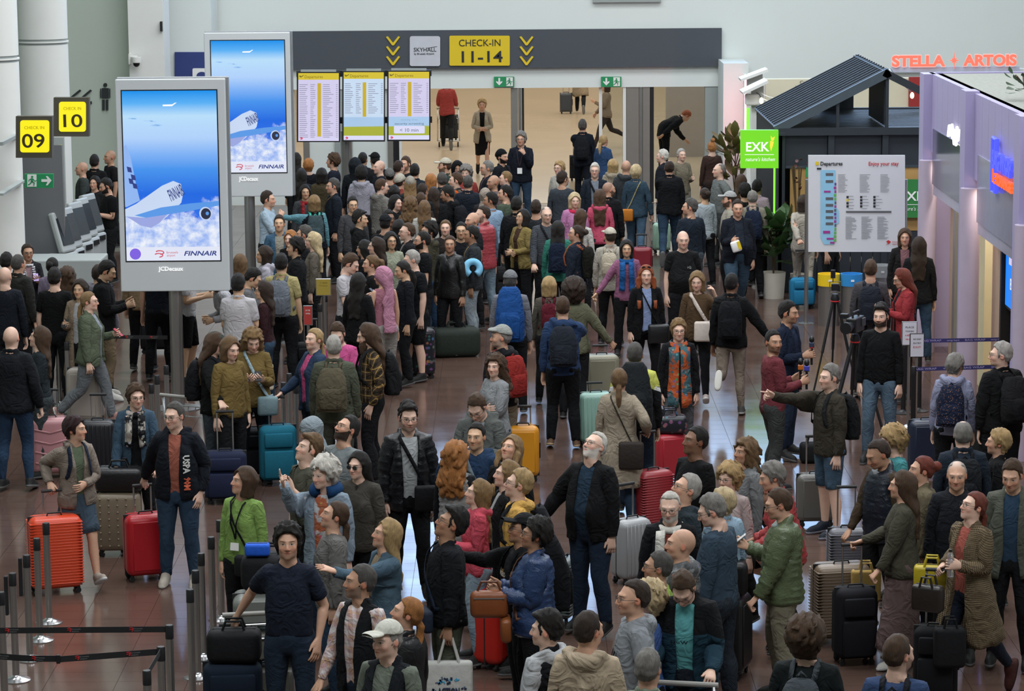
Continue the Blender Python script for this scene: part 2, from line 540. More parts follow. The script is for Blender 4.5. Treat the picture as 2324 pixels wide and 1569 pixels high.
def top(name,o,hem,sleeve,so,tris=1500,collar=0,puff=0,pr=None,hood=False,open_w=None,vneck=0,wr=.004,seed=1,neck=.066,flare=0.0,hemtuck=0.0,wide=0):
    """a garment for the upper body: O offset, HEM height, SLEEVE length along the arm, SO sleeve offset"""
    f=Field((0,-.32,hem-.05),(.66,.32,1.66),.0085)
    rip=(lambda z:puff*(np.abs(np.sin(z*math.pi/pr))-.6))if puff else None
    def ob(z):      # cloth hangs straight from the chest, not into the waist
        return o+.02*math.exp(-((z-1.10)/.09)** 2)+flare*max(0,1.0-z)-hemtuck*math.exp(-((z-hem)/.03)** 2)
    f.loftz(offs(HEMT,ob,hem,1.455),.03,p=2.3,ripple=rip)
    f.cap((.03,.02,1.450),(.140,.014,1.408),.046+o*.55,.043+so*.45,.03)
    if sleeve >.02:
        P=np.array(ARM); rows=[]
        for s_ in (-.05,.0,.06,.12,.2,L1-.03,L1,L1+.04,.36,.43,.5,.535):
            if s_ >sleeve:break
            a,b=np.interp(s_,P[:,0],P[:,3]),np.interp(s_,P[:,0],P[:,4])
            e=so*(1+.35*(s_ <L1))*np.interp(s_,[0,.1],[.55,1])+wide*max(0,s_)
            rows.append((s_,-.004,0,a+e,b+e))
        a,b=np.interp(sleeve,P[:,0],P[:,3]),np.interp(sleeve,P[:,0],P[:,4])
        rows.append((sleeve,-.004,0,a+so*1.1+wide*sleeve,b+so*1.1+wide*sleeve))
        rs=(lambda s_:puff*(np.abs(np.sin(s_*math.pi/pr))-.6))if puff else None
        f.lofts(rows,.03,ripple=rs)
    f.wrinkle(wr,26,seed)
    if hood:
        f.ell((0,.105,1.455),(.105,.06,.062),.03); f.cap((.04,-.055,1.435),(.085,.05,1.485),.028,.04,.03); f.ell((0,.06,1.50),(.07,.03,.03),.02,'cut')
    if collar:
        f.cap((.0,.070,1.495+collar*.4),(.055,.035,1.49+collar*.3),.018+collar*.15,.017+collar*.15,.02)
        f.cap((.055,.035,1.49+collar*.3),(.05,-.05,1.445),.017+collar*.15,.014,.02)
    f.cap((0,.02,1.40),(0,.0,1.70),neck*.6,neck,.01,'cut',pad=.1)
    if vneck:
        f.loftz([(1.44-vneck,0,-.14,.004,.07),(1.50,0,-.11,.065,.09),(1.6,0,-.11,.08,.09)],.004,op='cut')
    if open_w is not None:
        k=f.sl((0,-.4,hem-.1),(.3,.0,1.6))
        x,y,z=f.sub3(k)
        w=np.interp(z,[hem,1.0,1.25,1.42,1.5],open_w)
        f.cut(k,np.maximum(np.abs(x)-w+0*y,y+.035),.004)
    V,Q=f.mesh()
    W=None
    V2,T2,N2=decimate(V,Q,tris)
    W=rest_weights(V2)
    if hem <.8:      # the skirt of a coat swings with both legs
        W['right']=sstep(-.14,.14,V2[:,0]); W['leg']=W['leg']*.75; W['knee']=W['knee']*0; W['ankle']=W['ankle']*0
    else:
        W['leg']=W['leg']*.5; W['right']=sstep(-.12,.12,V2[:,0])
    template(name,V2,T2,N2,W)

def bottom(name,o,length,tris=1300,kind='trousers',calf=None,wr=.004,seed=5):
    f=Field((0,-.35,length-.04),(.36,.35,1.08),.0085)
    f.loftz(offs(TORSO,.006 if kind != 'skirt' else .010,.80,.99),.02)
    f.ell((.075,.062,.90),(.086,.072,.088),.04)
    if kind == 'skirt':
        w=calf or .2
        f.loftz([(length,0,.012,w,w*.8),(.6 if length <.55 else (length+.9)/2,0,.012,.19 if w >.19 else w,.145),(.86,0,.013,.178,.132),(.95,0,.011,.172,.122)],.02,p=2.1)
    else:
        def ob(z):
            c=calf if calf is not None else o
            return o+(c-o)*np.clip((.55-z)/.4,0,1)
        f.loftz(offs(LEG,ob,max(length,.07),.93),.02)
    f.wrinkle(wr,24,seed)
    V2,T2,N2=decimate(*f.mesh(),tris)
    W=rest_weights(V2)
    if kind == 'skirt':
        W['right']=sstep(-.16,.16,V2[:,0]); W['leg']*= .7; W['knee']*= .0; W['ankle']*= 0
    else:
        W['ankle']*= 0
    template(name,V2,T2,N2,W)

def make_shoes():
    for name,boot in (('shoe',0),('boot',1)):
        f=Field((.02,-.24,-.02),(.2,.13,.24),.0065,sym=False)
        f.loftz([(.0,.103,-.062,.044,.148),(.028,.103,-.062,.045,.148)],.004,p=2.6)
        f.ell((.103,-.085,.035),(.043,.115,.045),.015); f.ell((.101,.025,.05),(.040,.052,.06),.02)
        f.cap((.1,-.03,.07),(.1,.015,.085),.04,.042,.03)
        if boot:f.loftz([(.07,.1,.014,.044,.05),(.2,.099,.017,.05,.055)],.02)
        k=f.sl((0,-.3,-.1),(.3,.3,.3)); x,y,z=f.sub3(k)
        f.cut(k,z-.001+0*x+0*y,.0)
        V2,T2,N2=decimate(*f.mesh(),260)
        for side,nm in ((1,name+'_L'),(-1,name+'_R')):
            V=V2*np.array([side,1,1]); N=N2*np.array([side,1,1])
            T=T2 if side >0 else T2[:,::-1]
            W=rest_weights(V)
            W['ankle']=sstep(.16,.09,V[:,2])if not boot else sstep(.2,.1,V[:,2])
            template(nm,V,T,N,W)

# ------------------------------------------------------------------ hair and headgear
def hair_field(h=.0055,hi_z=1.84,lo_z=1.50,yb=.24,xw=.2):
    return Field((0,-.18,lo_z),(xw,yb,hi_z),h)
def face_cut(f,front=1.715,temple=-.022,low=1.50,sm=.014,quad=1.5,drop=.02):
    """clear the face: in front of the temples and under the hairline (QUAD bends it down at the sides)"""
    k=f.sl((0,-.3,low-.2),(.3,.4,2)); x,y,z=f.sub3(k)
    line=front-np.clip((y+.07)/(temple+.07),0,1)** 1.5*drop-quad*x*x
    f.cut(k,np.maximum(z-line,y-temple)+0*x,sm)
def make_hair():
    def fin(name,f,tris=900,hang=None,wr=0,fr=60,seed=3):
        if wr:f.wrinkle(wr,fr,seed)
        V,T,N=decimate(*f.mesh(),tris)
        W=rest_weights(V)
        W['arm']=np.zeros(len(V)); W['leg']=W['arm']; W['spine']=np.ones(len(V))
        W['head']=np.ones(len(V))if hang is None else sstep(hang[0],hang[1],V[:,2])
        template(name,V,T,N,W)
    def cran(f,g,top=0.0,back=0.0,side=0.0):
        f.ell((0,.014+back*.5,1.652+top*.5),(.0765+g+side,.097+g+back*.5,.098+g+top*.5),.015)
    def nape(f,z,w=.058,g=.0):
        f.loftz([(z,0,.045,w,.040+g),(1.62,0,.05,w+.012,.055+g)],.02)
    def under(f,dz=0.0,low=0.0):   # the hair's lower edge: sideburn, over the ear, down to the nape
        k=f.sl((0,-.3,1.3),(.3,.4,2)); x,y,z_=f.sub3(k)
        line=np.interp(y,[-.06,-.037,-.035,-.014,-.006,.026,.040,.10],[1.70,1.66,1.612,1.612,1.650,1.648,1.580-low,1.562-low])+dz
        f.cut(k,z_-line+0*x,.005)
    # short crops
    f=hair_field(); cran(f,.010,.018,side=-.005); nape(f,1.575); under(f); face_cut(f,1.722,-.037); fin('h_short',f,900,wr=.005,fr=110)
    f=hair_field(); cran(f,.006,.012,side=-.004); nape(f,1.585,.054); under(f); face_cut(f,1.724,-.035); fin('h_crop',f,800,wr=.003,fr=120)
    f=hair_field(); cran(f,.012,.034,.004,-.006); nape(f,1.572); f.ell((0,-.055,1.742),(.058,.045,.026),.02); under(f); face_cut(f,1.722,-.037); fin('h_quiff',f,1000,wr=.009,fr=110)
    f=hair_field(); cran(f,.009,-.004,0,-.003); nape(f,1.575); under(f); face_cut(f,1.74,.0); f.ell((0,-.02,1.775),(.055,.07,.05),.01,'cut'); fin('h_bald',f,700,wr=.003,fr=110)
    f=hair_field(); cran(f,.009,.004,0,-.003); nape(f,1.575); under(f); face_cut(f,1.728,-.005); f.ell((.05,-.085,1.74),(.03,.05,.03),.01,'cut'); fin('h_receding',f,800,wr=.004,fr=110)
    f=hair_field(); cran(f,.022,.026,.01,.006); nape(f,1.565,.066); under(f,-.01,.01); face_cut(f,1.720,-.036,quad=4); fin('h_wavy',f,1200,wr=.012,fr=95)
    f=hair_field(xw=.24); cran(f,.034,.024,.022,.012); nape(f,1.53,.082,.015); under(f,-.03,.04); face_cut(f,1.716,-.034,quad=5); fin('h_curly',f,1200,wr=.016,fr=85)
    f=hair_field(xw=.28,hi_z=1.88,yb=.3,lo_z=1.44); cran(f,.055,.02,.03,.02); f.ell((0,.06,1.60),(.13,.10,.12),.04); face_cut(f,1.71,-.03,quad=5); fin('h_afro',f,1300,wr=.018,fr=70)
    # women's short / bob
    f=hair_field(); cran(f,.018,.014,.008,.004); nape(f,1.545,.062); under(f,-.012,.03); face_cut(f,1.714,-.040,quad=5); fin('h_pixie',f,1100,wr=.009,fr=95)
    f=hair_field(lo_z=1.44); cran(f,.020,.010,.006,.006)
    f.loftz([(1.500,0,.028,.098,.085),(1.56,0,.026,.102,.094),(1.66,0,.02,.098,.105)],.03); face_cut(f,1.722,-.040,1.4,quad=9); f.cap((0,.02,1.4),(0,.01,1.57),.062,.062,.01,'cut'); fin('h_bob',f,1000,wr=.006,fr=60)
    # long
    f=hair_field(lo_z=1.14,xw=.24); cran(f,.018,.008,.006,.006)
    f.loftz([(1.17,0,.128,.085,.022),(1.30,0,.130,.105,.030),(1.44,0,.105,.112,.050),(1.54,0,.055,.104,.078),(1.66,0,.022,.097,.104)],.03); face_cut(f,1.724,-.038,1.1,quad=9)
    f.cap((0,.018,1.36),(0,.012,1.57),.075,.062,.01,'cut'); fin('h_long',f,1300,(1.28,1.52),wr=.008,fr=46)
    f=hair_field(lo_z=1.14,xw=.28); cran(f,.018,.008,.006,.006)
    f.loftz([(1.40,0,.10,.118,.055),(1.54,0,.050,.106,.080),(1.66,0,.022,.097,.104)],.03)
    f.cap((.092,-.02,1.58),(.112,-.085,1.40),.036,.034,.03); f.cap((.112,-.085,1.40),(.108,-.128,1.22),.034,.020,.03)
    face_cut(f,1.724,-.038,1.52,quad=9); f.cap((0,.018,1.3),(0,.012,1.57),.078,.062,.01,'cut'); fin('h_front',f,1400,(1.28,1.52),wr=.008,fr=46)
    # wavy/curly long, tied
    f=hair_field(lo_z=1.20,xw=.3,yb=.3); cran(f,.026,.012,.014,.012)
    f.loftz([(1.27,0,.125,.125,.045),(1.40,0,.112,.148,.065),(1.54,0,.055,.132,.095),(1.66,0,.024,.110,.112)],.03); face_cut(f,1.724,-.036,1.1,quad=9)
    f.cap((0,.018,1.36),(0,.012,1.57),.072,.062,.01,'cut'); fin('h_longcurl',f,1600,(1.28,1.52),wr=.016,fr=75)
    for nm,pts,rr in (('h_pony',[(0,.105,1.690),(0,.150,1.660),(0,.165,1.58),(0,.150,1.44)],(.022,.034,.034,.016)),
                        ('h_lowpony',[(0,.095,1.60),(0,.125,1.56),(0,.135,1.46),(0,.13,1.33)],(.022,.03,.03,.014)),
                        ('h_bun',[(0,.105,1.665),(0,.128,1.672),(0,.135,1.668),(0,.13,1.66)],(.03,.042,.042,.036)),
                        ('h_topbun',[(0,.045,1.755),(0,.052,1.785),(0,.055,1.79),(0,.05,1.78)],(.026,.04,.04,.034))):
        f=hair_field(lo_z=1.28,yb=.26); cran(f,.010,.004); nape(f,1.575); under(f); face_cut(f,1.720,-.036,quad=2)
        for a,b,ra,rb in zip(pts,pts[1:],rr,rr[1:]):f.cap(a,b,ra,rb,.012)
        fin(nm,f,1000,(1.30,1.5),wr=.004,fr=70)
    # headgear
    f=hair_field(); cran(f,.016,.012); face_cut(f,1.70,.2,sm=.002)
    k=f.sl((0,-.3,1.3),(.3,.4,2)); x,y,z=f.sub3(k); f.cut(k,z-(1.688-.12*y)+0*x,.002)
    g=f.F.copy()
    f.ell((0,-.125,1.697),(.074,.078,.020),.004); f.ell((0,-.12,1.676),(.085,.12,.019),.003,'cut'); f.ell((0,.014,1.62),(.078,.098,.075),.002,'cut'); fin('h_cap',f,900)
    f=hair_field(); cran(f,.016,.012); k=f.sl((0,-.3,1.3),(.3,.4,2)); x,y,z=f.sub3(k); f.cut(k,z-(1.690-.25*y)+0*x,.002)
    f.ell((0,-.085,1.715),(.07,.06,.026),.02); fin('h_flatcap',f,800)
    f=hair_field(); cran(f,.016,.022,.012); k=f.sl((0,-.3,1.3),(.3,.4,2)); x,y,z=f.sub3(k); f.cut(k,z-(1.675-.35*y)+0*x,.002); fin('h_beanie',f,800,wr=.003)
    # hijab / hood that falls to the shoulders
    f=hair_field(lo_z=1.30,xw=.28,yb=.26,h=.0065); cran(f,.020,.006,.006)
    f.loftz([(1.36,0,.012,.165,.135),(1.44,0,.014,.135,.112),(1.52,0,.010,.088,.092),(1.58,0,.008,.082,.098),(1.66,0,.016,.09,.108)],.03)
    f.ell((0,-.125,1.617),(.052,.062,.088),.012,'cut'); fin('h_hijab',f,1300,(1.38,1.54),wr=.006,fr=34)
    f=hair_field(lo_z=1.36,xw=.28,yb=.26,h=.0065); cran(f,.030,.010,.024)
    f.loftz([(1.40,0,.02,.125,.10),(1.50,0,.03,.10,.095),(1.58,0,.03,.105,.11),(1.66,0,.03,.105,.12)],.03)
    f.ell((0,-.125,1.625),(.066,.09,.100),.01,'cut'); fin('h_hood',f,1100,(1.40,1.54),wr=.006,fr=34)
    # towel-like pink hood with a long tail down the back
    f=hair_field(lo_z=.84,xw=.28,yb=.30,h=.0075); cran(f,.024,.012,.020)
    f.loftz([(.88,0,.185,.13,.022),(1.1,0,.165,.10,.028),(1.30,0,.145,.075,.035),(1.45,0,.11,.075,.05),(1.56,0,.06,.095,.085),(1.66,0,.03,.10,.11)],.03)
    f.ell((0,-.125,1.60),(.062,.10,.115),.01,'cut'); f.cap((0,.018,1.36),(0,.012,1.52),.07,.06,.01,'cut'); fin('h_towel',f,1400,(1.30,1.52),wr=.008,fr=30)
    # full beard
    f=hair_field(lo_z=1.38,h=.005); f.loftz([(1.42,0,-.088,.024,.018),(1.48,0,-.082,.045,.032),(1.535,0,-.058,.058,.052),(1.575,0,-.045,.064,.056),(1.60,0,-.03,.066,.05)],.01)
    f.ell((0,-.02,1.66),(.06,.09,.09),.01,'cut'); fin('h_beard',f,600,wr=.006,fr=70)
# ------------------------------------------------------------------ body shape and pose
def rot_part(P,t,c,axis,ang):
    """turn points about the line through c along AXIS by t*ang (t per point)"""
    if abs(ang)<1e-4:return P
    axis=np.asarray(axis,float); axis=axis/np.linalg.norm(axis)
    r=P-c
    a=(t*ang)[:,None]
    ca,sa=np.cos(a),np.sin(a)
    cr=np.cross(np.broadcast_to(axis,r.shape),r)
    return c+r*ca+cr*sa+axis*((r @ axis)[:,None]*(1-ca))
def unit(v):
    v=np.asarray(v,float); return v/np.linalg.norm(v)
def axis_angle(M):
    q=Matrix(M).to_quaternion()
    ax,an=q.to_axis_angle()
    if an >math.pi:an -= 2*math.pi
    return np.array(ax),an

ARMS={   # upper arm and forearm directions (out, forward, up), forearm roll, wrist bend, finger curl, index curl
    'down':((.17,.02,-1),(.07,.16,-1),0,0,35,30),'loose':((.22,-.08,-1),(.10,.28,-1),10,0,45,35),
    'phone':((.16,.22,-1),(-.42,.9,.25),60,0,40,40),'phone1':((.12,.25,-1),(-.25,.9,.40),50,0,45,40),
    'push':((.20,.25,-1),(.0,1,-.25),-60,10,80,80),'handle':((.30,-.05,-1),(.16,.22,-1),20,0,85,85),
    'pull':((.28,-.40,-1),(.18,-.25,-1),20,0,85,85),'lean':((.18,.30,-1),(.05,.55,-1),-40,15,80,80),
    'pocket':((.34,-.22,-1),(-.12,.38,-.95),0,0,20,20),'cross':((.10,.30,-1),(-1,.35,.12),20,0,35,35),
    'face':((.10,.55,-.95),(-.38,.45,.95),30,-20,70,60),'hip':((.75,-.25,-.8),(-.80,.30,-.50),0,0,40,40),
    'chest':((.12,.15,-1),(-.45,.62,.75),20,0,60,60),'pointup':((.15,1,-.05),(.0,.62,.85),40,0,100,5),
    'point':((.25,1,-.05),(.05,1,.22),10,0,100,5),'reach':((.15,1,-.22),(.02,1,.30),-50,10,12,10),
    'hold':((.10,.12,-1),(-.20,.9,.22),0,0,75,75),'swingf':((.15,.35,-1),(.0,.75,-1),0,0,45,40),'swingb':((.2,-.45,-1),(.12,-.12,-1),0,0,45,40),
    'ear':((.45,.45,-.5),(-.30,.25,1),20,0,50,30),'belly':((.2,.10,-1),(-.75,.72,-.15),10,0,40,40),'side':((.95,.35,-.1),(.9,.45,.1),-40,0,30,15),
    'sidelow':((.55,.10,-.85),(.55,.25,-.75),20,0,85,85),'backhold':((.2,-.35,-1),(-.6,-.4,-.6),0,0,60,60)}
LEGS={   # per side (left +x, right -x): thigh forward, out, knee, foot pitch
    'stand':((1,2.5,3,-2),(-1,2.5,2,-1)),'ease':((8,3,14,-6),(-2,3,1,1)),'ease2':((-2,3,1,1),(8,3,14,-6)),
    'wide':((1,6,2,-1),(-1,6,2,-1)),'walk':((20,1,6,10),(-16,1,26,-28)),'walk2':((-16,1,26,-28),(20,1,6,10)),
    'stride':((24,1,4,14),(-22,1,40,-35)),'stride2':((-22,1,40,-35),(24,1,4,14)),'squat':((100,8,135,-35),(75,8,140,-65)),'kick2':((2,2,4,-2),(-18,2,75,-40)),'kick':((-18,2,75,-40),(2,2,4,-2))}

def fix_dir(v,sgn=1):
    return unit((v[0],-v[1],v[2]))

class Fig:
    """one person's shape and pose; .do(template) gives posed world points"""
    def __init__(s,loc,H,yaw,fem=0,g=1.0,belly=0.0,la='down',ra='down',legs='stand',head=(0,0,0),bend=(0,0,0),kid=0):
        s.loc,s.H,s.yaw=np.array(loc,float),H,R(yaw)
        s.fem,s.g,s.belly=fem,g,belly
        s.sc=H/1.765
        s.head=[R(a)for a in head]; s.bend=[R(a)for a in bend]
        s.kid=kid
        s.shx=(.965+.10*(g-1))-.055*fem+.035
        s.arms={1:s.arm(la),-1:s.arm(ra)}
        s.legs={1:[R(a)for a in LEGS[legs][0]],-1:[R(a)for a in LEGS[legs][1]]}
        s.zoff=0.0
        P=np.array([(x,y,0.0)for x in (.1,-.1)for y in (-.2,-.06,.07)])
        s.zoff=-s.run(P,rest_weights(P))[:,2].min()
    def arm(s,name):
        if isinstance(name,str):u,w,roll,wr,cu,ci=ARMS[name]
        else:u,w,roll,wr,cu,ci=name
        u,w=fix_dir(u),fix_dir(w)
        f=np.array([0,-1.0,0]); k=unit(np.cross(AD,f))
        th=math.acos(np.clip(u @ w,-1,1))
        Sw=Vector(AD).rotation_difference(Vector(u))
        phi=0.0
        if th >.03:
            e=unit(np.cross(u,w)); k2=np.array(Sw @ Vector(k))
            phi=math.atan2(np.dot(np.cross(k2,e),u),np.dot(k2,e))
        ax,an=Sw.to_axis_angle()
        return dict(k=k,th=th,phi=phi,sax=np.array(ax),san=an,roll=-R(roll),wr=R(wr),cu=R(cu),ci=R(ci))
    def reach(s,side,tgt):
        """bend one arm so that its fist closes on a world point"""
        v=np.array(tgt)-s.loc; c,n=math.cos(-s.yaw),math.sin(-s.yaw)
        p=np.array([(v[0]*c-v[1]*n)*side,v[0]*n+v[1]*c,v[2]])/s.sc; p[2]-= s.zoff
        S0=SH+np.array([SH[0]*(s.shx-1),0,0]); r=p-S0; a,b=L1,L2+.095
        d=np.clip(np.linalg.norm(r),.2,a+b-.004); e=unit(r)
        ca=np.clip((a*a+d*d-b*b)/(2*a*d),-1,1); pole=np.array([.35,.75,-.35]); pole=unit(pole-e*(pole @ e))
        u=e*ca+pole*math.sqrt(1-ca*ca); w=e*d-u*a
        s.arms[side]=s.arm(((u[0],-u[1],u[2]),(w[0],-w[1],w[2]),-30,0,95,95))
    def morph(s,V,W):
        V=V.copy()
        x,y,z=V[:,0].copy(),V[:,1].copy(),V[:,2].copy()
        arm=W['arm']; g,fem=s.g,s.fem
        hip,wa,ch=g*(1+.05*fem),g*(1-.05*fem)+s.belly*1.2,g*(1-.06*fem)
        kx=np.interp(z,[.45,.84,.95,1.08,1.24,1.40,1.47,1.50],[1+.5*(g-1),hip,hip,wa,ch,s.shx,1,1])
        ky=np.interp(z,[.45,.84,.95,1.08,1.24,1.38,1.47,1.50],[1+.5*(g-1),hip,hip,wa,ch*(1-.03*fem),.5+.5*ch,1,1])
        low=sstep(.88,.76,z); gl=np.interp(z,[.1,.5,.8],[1+.3*(g-1),1+.6*(g-1),g])
        cx=.093*(2*W['right']-1)
        xt=x*kx*(1-low)+low*(cx*(1+.5*(hip-1))+(x-cx)*gl)
        yt=y*ky*(1-low)+low*y*gl
        fr=np.clip(-y/.09,0,1.3)
        yt=yt-s.belly*1.3*np.exp(-((z-1.06)/.14)** 2)*fr
        if fem:yt=yt-.035*fem*(.8+.6*(g-1))*np.exp(-((np.abs(x)-.07)/.06)** 2-((z-1.275)/.065)** 2)*fr
        ga=1+.75*(g-1)-.10*fem
        ds=W['q']*(ga-1)*sstep(WR+.02,WR-.08,W['s']); sg=np.where(x >= 0,1,-1)
        dx0=SH[0]*(s.shx-1)
        xa=x+sg*(dx0+AN[0]*ds); za=z+AN[2]*ds; ya=SH[1]+(y-SH[1])*(1+(ga-1)*sstep(WR+.02,WR-.08,W['s']))
        V[:,0]=xt*(1-arm)+xa*arm; V[:,1]=yt*(1-arm)+ya*arm; V[:,2]=z*(1-arm)+za*arm
        if True:
            hs=1.04+.16*s.kid-.015*fem
            h=W['head'][:,None]*(hs-1)
            V += (V-np.array([0,.012,1.52]))*h
        return V
    def run(s,V,W,tpl=None):
        P=s.morph(V,W)
        dx0=SH[0]*(s.shx-1)
        # head
        if tpl is None or tpl['any_head']:
            hy,hp,hr=s.head
            if abs(hy)+abs(hp)+abs(hr)>1e-4:
                M=Matrix.Rotation(hy,3,'Z')@ Matrix.Rotation(-hp,3,'X')@ Matrix.Rotation(hr,3,'Y')
                ax,an=axis_angle(M)
                P=rot_part(P,W['head'],np.array([0,.018,1.515]),ax,an)
        # arms
        if tpl is None or tpl['any_arm']:
            for side in (1,-1):
                m=(W['side']== side)& (W['arm']>0)
                if not m.any():continue
                A=s.arms[side]
                Q=P[m]*np.array([side,1,1])
                S0=SH+np.array([dx0,0,0])
                w=lambda n:W[n][m]
                if tpl is None or tpl['any_hand']:
                    k1=S0+AD*.640; ax=np.array([0,1.0,0])    # fingers fold toward the palm (-AN)
                    idx=w('index')
                    cu=np.where(idx,A['ci'],A['cu'])
                    for nm,ss,fr in (('k2',.686,1.05),('k1',.642,.8)):
                        Q=rot_part(Q,w(nm)*cu*fr,S0+AD*ss-AN*.004,ax,1.0)
                    Q=rot_part(Q,w('th'),S0+AD*.59+np.array([0,-.03,0]),unit(AD*.4+np.array([0,-.6,0])),.35*A['cu'])
                Q=rot_part(Q,w('wrist'),S0+AD*WR,np.array([0,1.0,0]),-A['wr'])
                Q=rot_part(Q,w('roll'),S0,AD,A['roll'])
                Q=rot_part(Q,w('elbow'),S0+AD*L1,A['k'],A['th'])
                Q=rot_part(Q,w('twist')*w('arm'),S0,AD,A['phi'])
                Q=rot_part(Q,w('arm'),S0,A['sax'],A['san'])
                P[m]=Q*np.array([side,1,1])
        # spine
        bp,br,bt=s.bend
        if abs(bp)+abs(br)+abs(bt)>1e-4:
            M=Matrix.Rotation(bt,3,'Z')@ Matrix.Rotation(bp,3,'X')@ Matrix.Rotation(br,3,'Y')
            ax,an=axis_angle(M)
            P=rot_part(P,W['spine'],np.array([0,.01,1.02]),ax,an)
        # legs
        if tpl is None or tpl['any_leg']:
            X=np.array([1.0,0,0])
            out=P.copy()
            acc=np.zeros_like(P)
            for side in (1,-1):
                ws=W['right']if side >0 else 1-W['right']
                m=(W['leg']>0)& (ws >0)
                if not m.any():continue
                th,ab,kn,ft=s.legs[side]
                Q=P[m]
                Q=rot_part(Q,W['ankle'][m],np.array([side*.1,.016,.085]),X,-ft)
                Q=rot_part(Q,W['knee'][m],np.array([side*.095,.01,.49]),X,kn)
                Q=rot_part(Q,W['leg'][m],np.array([side*.09,.008,.90]),X,-th)
                Q=rot_part(Q,W['leg'][m],np.array([side*.09,.008,.90]),np.array([0,1.0,0]),-ab*side)
                acc[m]+= (Q-P[m])*ws[m][:,None]
            P=P+acc
        P[:,2]+= s.zoff
        return P
    def world(s,P):
        P=P*s.sc
        c,n=math.cos(s.yaw),math.sin(s.yaw)
        return np.stack([P[:,0]*c-P[:,1]*n,P[:,0]*n+P[:,1]*c,P[:,2]],1)
    def do(s,name,V=None):
        t=TPL[name]
        return s.world(s.run(t['V']if V is None else V,t['W'],t))
    def pt(s,p,stiff=None):
        """world position of a rest-pose point; STIFF='chest' keeps it on the trunk"""
        P=np.array([p],float); W=rest_weights(P)
        if stiff == 'chest':W['arm']=np.zeros(1); W['spine']=np.ones(1); W['head']=np.zeros(1); W['leg']=np.zeros(1)
        if stiff == 'head':W['arm']=np.zeros(1); W['spine']=np.ones(1); W['head']=np.ones(1)
        return s.world(s.run(P,W))[0]+s.loc
    def palm(s,side):
        p=arm_pt(.645,-.026,0); p[0]*= side
        return s.pt(p)

# ------------------------------------------------------------------ people's materials
def skin_material():
    t=NT('skin')
    rest=t.attr('rest').outputs['Vector']
    sp=t.n('ShaderNodeSeparateXYZ'); t.put(sp.inputs[0],rest)
    x,y,z=sp.outputs
    ax=t.math('ABSOLUTE',x)
    front=t.math('LESS_THAN',y,-.045)
    def ell(cx,cz,rx,rz,soft=.25,xx=None,tilt=0.0):
        dx=t.math('SUBTRACT',xx if xx is not None else ax,cx)
        zz=z if not tilt else t.math('SUBTRACT',z,t.math('MULTIPLY',dx,tilt))
        d=t.math('SQRT',t.math('ADD',t.math('POWER',t.math('DIVIDE',dx,rx),2.0),t.math('POWER',t.math('DIVIDE',t.math('SUBTRACT',zz,cz),rz),2.0)))
        return t.math('MULTIPLY',t.maprange(d,1+soft,1-soft),front)
    base=t.objcol()
    n=t.noise(rest,30,3)
    base=t.mix(1.0,base,t.mix(n,(.88,.84,.82),(1.1,1.08,1.06)),'MULTIPLY')
    cheek=ell(.040,1.600,.024,.020,.9)
    nose=ell(0.0,1.603,.016,.016,.8)
    base=t.mix(t.math('MULTIPLY',t.math('MAXIMUM',cheek,nose),.5),base,t.mix(1.0,base,(1.15,.72,.66),'MULTIPLY'))
    ear=t.math('GREATER_THAN',ax,.078)
    base=t.mix(t.math('MULTIPLY',ear,t.math('GREATER_THAN',z,1.59)),base,t.mix(1.0,base,(1.1,.75,.7),'MULTIPLY'))
    hair=t.attr('hair_colour','OBJECT').outputs['Color']
    # stubble / beard
    bd=t.attr('beard','OBJECT').outputs['Fac']
    line=t.math('ADD',1.592,t.math('MULTIPLY',t.math('ADD',y,.07),.55))
    bm=t.math('MULTIPLY',t.maprange(t.math('SUBTRACT',line,z),-.004,.006),t.math('LESS_THAN',y,.0))
    bm=t.math('MULTIPLY',bm,t.maprange(z,1.515,1.532))
    tash=ell(0.0,1.588,.030,.007,.3,x)
    bm=t.math('MAXIMUM',bm,tash)
    base=t.mix(t.math('MULTIPLY',bm,bd),base,hair)
    # shaved scalp colour
    bz=t.attr('buzz','OBJECT').outputs['Fac']
    hl=t.math('SUBTRACT',1.720,t.math('MULTIPLY',t.maprange(y,-.05,.055),.128))
    scalp=t.math('MULTIPLY',t.maprange(t.math('SUBTRACT',z,hl),-.004,.010),t.math('GREATER_THAN',z,1.55))
    base=t.mix(t.math('MULTIPLY',scalp,bz),base,hair)
    lips=ell(0.0,1.5725,.023,.0085,.25,x)
    base=t.mix(t.math('MULTIPLY',lips,.75),base,t.mix(1.0,base,(1.0,.48,.46),'MULTIPLY'))
    base=t.mix(t.math('MULTIPLY',ell(0.0,1.5725,.021,.0016,.4,x),.8),base,(.06,.02,.02))
    brow=ell(.034,1.6565,.020,.0042,.35,tilt=.10)
    base=t.mix(t.math('MULTIPLY',brow,.85),base,t.mix(.35,hair,(.05,.035,.025)))
    base=t.mix(ell(.0315,1.6385,.0165,.0068,.2),base,t.mix(.75,base,(.03,.02,.015)))
    base=t.mix(ell(.0315,1.6365,.0135,.0044,.15),base,(.42,.40,.38))
    base=t.mix(ell(.0315,1.6370,.0058,.0054,.15),base,(.025,.016,.012))
    t.base(base,.5,0,.35)
    t.b.inputs['Subsurface Weight'].default_value=.0
    t.bump(t.noise(rest,220,2),.12,.002)
    MATS['skin']=t.m
skin_material()

